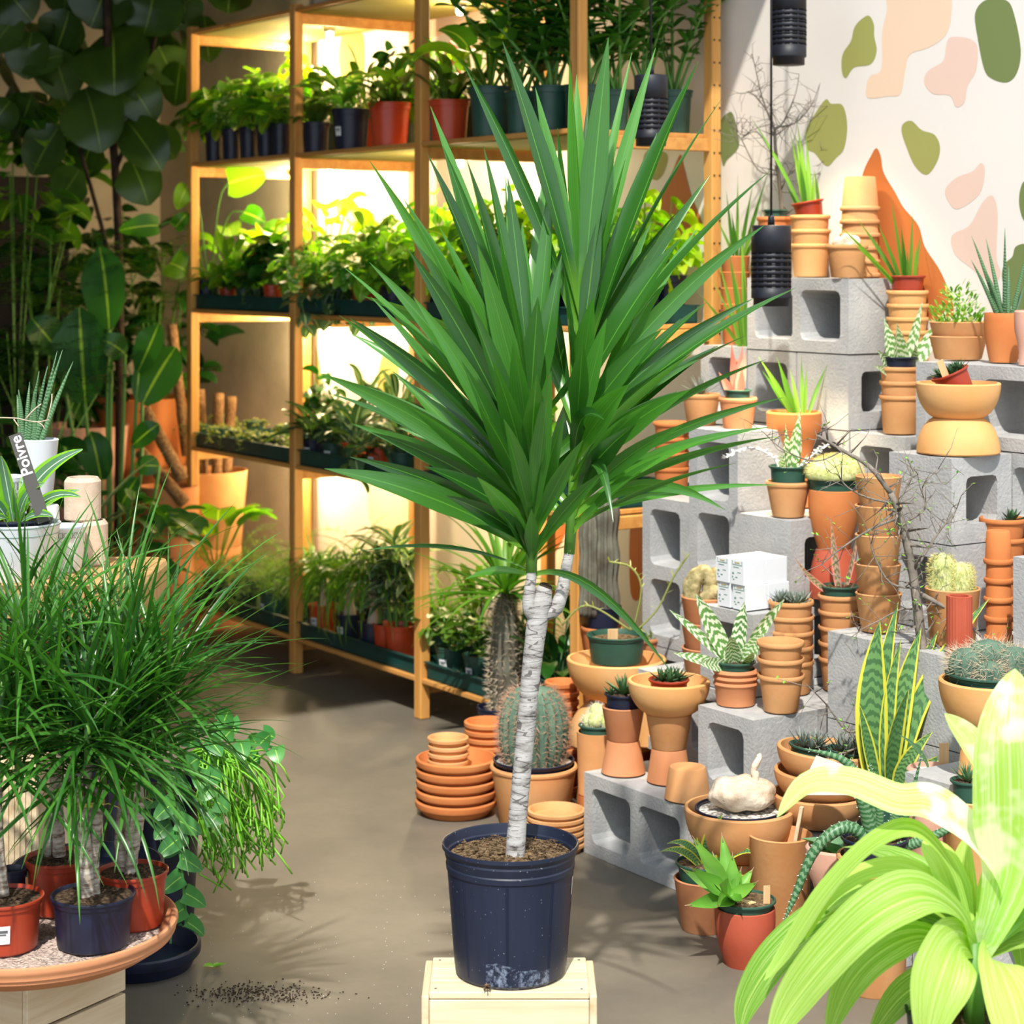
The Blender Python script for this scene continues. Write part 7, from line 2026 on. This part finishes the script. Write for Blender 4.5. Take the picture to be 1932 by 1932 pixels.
for a in ((212, 62, 215, 180, 150, -.15), (160, 165, 190, 288, 128, -.1), (240, 228, 305, 322, 92, -.1), (190, 150, 240, 226, 92, 0), (240, 150, 292, 232, 84, 0), (290, -20, 270, 66, 140, 0), (200, -30, 170, 52, 130, 0), (60, 60, 50, 150, 90, 0), (330, -30, 330, 60, 110, .1),
          (385, 30, 395, 118, 70, .1), (30, 30, -20, 95, 80, 0), (245, 300, 280, 388, 96, -.05), (130, 20, 100, 110, 100, .05), (120, 105, 30, 130, 60, 0), (440, -40, 430, 25, 90, .1), (110, 240, 60, 330, 90, .05), (300, 90, 330, 160, 90, .1), (60, 180, 30, 260, 90, .1),
          (10, -20, 60, 40, 100, 0), (130, -40, 120, 30, 100, .1), (150, 320, 110, 380, 80, .1), (280, 240, 330, 300, 80, .1), (100, 90, 130, 190, 100, .1), (340, 120, 330, 200, 70, .15), (250, 20, 250, 110, 110, .15), (60, -10, 0, 30, 90, .1), (180, 250, 150, 340, 80, .15), (20, 190, -30, 250, 80, 0)):
    leaf_px(mb, 7.55, p, *a[:5], 'oval', a[5], hint=.15)
for i in range(36):
    x = rb_.uniform(-40, 350); y = rb_.uniform(-60, 300); leaf_px(mb, 7.55, p, x, y, x + rb_.uniform(-50, 50), y + rb_.uniform(30, 100), rb_.uniform(60, 100), 'fiddle', rb_.uniform(.2, .5))
mb.build('leaves', ['l_fig'], t)
p = floorp(215, 7.15)
t = thing('bird_of_paradise', 'tall paddle-leaved plant with long green stalks in the dim left corner', 'potted plant', p)
obj('pot', pot_mesh('plain', .12, .10, .22, 'terra_b'), t); soil_mb(.108, .2).build('soil', ['soil'], t)
mb = MB(); st = MB()
for bx_, by_, tx, ty, w, fx in ((205, 620, 188, 465, 92, 200), (160, 760, 150, 580, 112, 190), (210, 700, 150, 650, 60, 205), (268, 762, 332, 655, 92, 260), (236, 668, 190, 640, 50, 225), (190, 905, 170, 815, 66, 200), (250, 840, 300, 800, 44, 245), (300, 880, 255, 880, 40, 270), (260, 700, 300, 610, 60, 240), (110, 660, 60, 600, 70, 180), (285, 980, 330, 965, 40, 260), (150, 880, 110, 830, 50, 190), (225, 960, 260, 900, 46, 225)):
    leaf_px(mb, 7.15, p, bx_, by_, tx, ty, w, 'oval', rb_.uniform(-.1, .1)); st.tube(smooth_open([Vector(((fx - 215) * .0006, 0, .2)), at((fx + bx_) / 2, (1050 + by_) / 2, 7.15) - p, at(bx_, by_, 7.15) - p], 4), .007, 6)
mb.build('leaves', ['l_paddle'], t); st.build('stalks', ['stem_g'], t)
def bush(px, Y, z0, z1, r, kind, mat, label, n, name='leafy_bush', pot='terra_b', prr=.12, group='background bushes in the left corner'):
    p = floorp(px, Y); t = thing(name, label, 'potted plant', p, 0, group)
    hp_ = min(.3, max(.2, z0)); obj('pot', pot_mesh('plain', prr, prr * .8, hp_, pot), t); soil_mb(prr * .88, hp_ * .93).build('soil', ['soil'], t)
    mb = MB(); rr = random.Random(label)
    for i in range(n):
        a = rr.uniform(0, 6.28); e = rr.uniform(-1, 1); u = Vector((cos(a) * sqrt(1 - e * e), sin(a) * sqrt(1 - e * e), e)) * rr.random() ** .4
        c = Vector((u.x * r, u.y * r * .6, (z0 + z1) / 2 + u.z * (z1 - z0) / 2))
        s = rr.uniform(.08, .15) if kind != 'fine' else rr.uniform(.05, .1)
        if kind == 'fine':
            for q in range(6): blade(mb, c + Vector((cos(a), sin(a), .3)) * .015 * q, a + (1 if q % 2 else -1) * 1.0, .2, s * .7, s * .2, .4, 'lance', 3, .2, rr.random())
        elif kind == 'strap': blade(mb, Vector((0, 0, hp_ * .9)), a, rr.uniform(.4, 1.5), (z1 - z0) * rr.uniform(.8, 1.3), .035, rr.uniform(.6, 1.8), 'lance', 8, .25, rr.random())
        else: blade(mb, c, a, rr.uniform(-.4, .8), s, s * .7, rr.uniform(.4, 1.3), kind, 5, .2, rr.random(), rr.uniform(-.5, .5))
        if i % 13 == 0: mb.tube([Vector((0, 0, hp_ * .9)), Vector((c.x * .3, c.y * .3, (hp_ + c.z) / 2)), c], .003, 4, 1)
    mb.build('foliage', [mat, 'stem_g'], t)
bush(30, 7.7, 1.4, 2.0, .30, 'heart', 'l_pothos', 'light green leafy plant high at the left picture edge, below the fig', 90)
bush(90, 7.4, 1.15, 1.55, .38, 'fine', 'l_dark', 'feathery green plant left of the fig trunk', 120)
bush(280, 7.9, 1.0, 1.5, .28, 'fine', 'l_dark', 'fine-leaved dark plant just left of the shelving', 110)
bush(40, 7.0, .85, 1.2, .34, 'fine', 'l_deep', 'dark ferny plant behind the white pots', 110)
bush(100, 7.9, .75, 1.15, .36, 'oval', 'l_deep', 'dark broad-leaved plant low in the left corner', 110)
bush(120, 6.8, .35, .85, .26, 'strap', 'l_silver', 'cream-striped dumb cane between clay pots at the left', 26)
bush(250, 6.9, .30, .62, .22, 'oval', 'l_paddle', 'small broad-leaved plant at the foot of the bird of paradise', 34)
bush(320, 8.0, .85, 1.3, .22, 'heart', 'l_deep', 'dark vine just behind the first shelving post', 70)
bush(170, 8.05, 1.1, 1.7, .30, 'oval', 'l_deep', 'dark bush behind the fig trunk', 110)
bush(-10, 6.7, .4, .9, .3, 'oval', 'l_deep', 'dark bush at the left edge behind the oak table', 90)
# vine leaves spilling around the first shelf post
t = thing('climbing_vine', 'long-stemmed vine leaves curling round the first shelving post', 'vine', on_b(395, 3.30, LV[2] + .03))
p = t.location.copy(); mb = MB()
for x1_, y1_, tx, ty, w in ((300, 425, 225, 435, 44), (355, 350, 335, 395, 36), (320, 495, 355, 515, 60), (430, 345, 500, 330, 70), (460, 400, 500, 420, 40), (330, 430, 355, 400, 30)):
    Y = p.y - .06
    mb.tube(smooth_open([Vector((0, 0, .02)), at((395 + x1_) / 2, (480 + y1_) / 2 - 25, Y) - p, at(x1_, y1_, Y) - p], 5), .0035, 5, 1)
    leaf_px(mb, Y, p, x1_, y1_, tx, ty, w, 'heart')
mb.build('leaves', ['l_pothos', 'stem_g'], t)
# big terracotta pots and coir poles
def bigpot(px, Y, rt, rb, h, z, mat, label, flip=False, style='plain'):
    p = floorp(px, Y); p.z = z; return clay(style, p, rt, rb, h, mat, label, flip, group='large clay pots in the left corner')
pz = .30
bigpot(389, 7.72, .155, .135, pz, 0, 'terra_b', 'large clay pot upside down on the floor behind the first shelving post', True)
bigpot(389, 7.72, .158, .135, .29, pz + .0005, 'terra', 'large tan clay pot with coir poles behind the first shelving post')
bigpot(270, 8.02, .19, .15, .42, 0, 'terra_o', 'large clay pot on the floor under the bright orange pot', True)
bigpot(270, 8.02, .20, .15, .43, .4205, 'terra_o', 'large bright orange pot left of the shelving, holding a dark tree')
bigpot(155, 7.75, .17, .14, .40, 0, 'terra_b', 'large brown clay pot upside down at the left, under the dim plant', True)
bigpot(155, 7.75, .18, .14, .36, .4005, 'terra_p', 'large dusty pink pot with a dim plant at the left')
bigpot(318, 7.45, .11, .09, .30, 0, 'terra_b', 'slim tall brown pot upside down left of the first shelving post', True)
bigpot(318, 7.45, .11, .095, .26, .3005, 'terra_b', 'slim tall brown pot standing on another, left of the first shelving post')
for i, (x0, y0_, x1_, y1_, Y, r, l) in enumerate(((345, 905, 272, 770, 7.3, .022, 'coir moss pole leaning left of the first post, thickest'), (350, 950, 262, 850, 7.35, .022, 'second coir moss pole leaning lower left of the first post'), (352, 860, 324, 612, 7.72, .019, 'long coir moss pole behind the first shelving post'),
                                             (385, 920, 377, 735, 7.75, .019, 'coir moss pole standing in the tan pot, left one'), (408, 920, 413, 742, 7.70, .020, 'coir moss pole standing in the tan pot, middle one'), (425, 920, 437, 748, 7.78, .020, 'coir moss pole standing in the tan pot, right one'))):
    a, b = at(x0, y0_, Y), at(x1_, y1_, Y)
    mb = MB(); q = [a + (b - a) * k / 10 for k in range(11)]; mb.tube(q, [r * (1 + .06 * (k % 2)) for k in range(11)], 14)
    o = mb.build('moss_pole', ['coir'], None); tag(o, l, 'moss pole', 'coir moss poles')
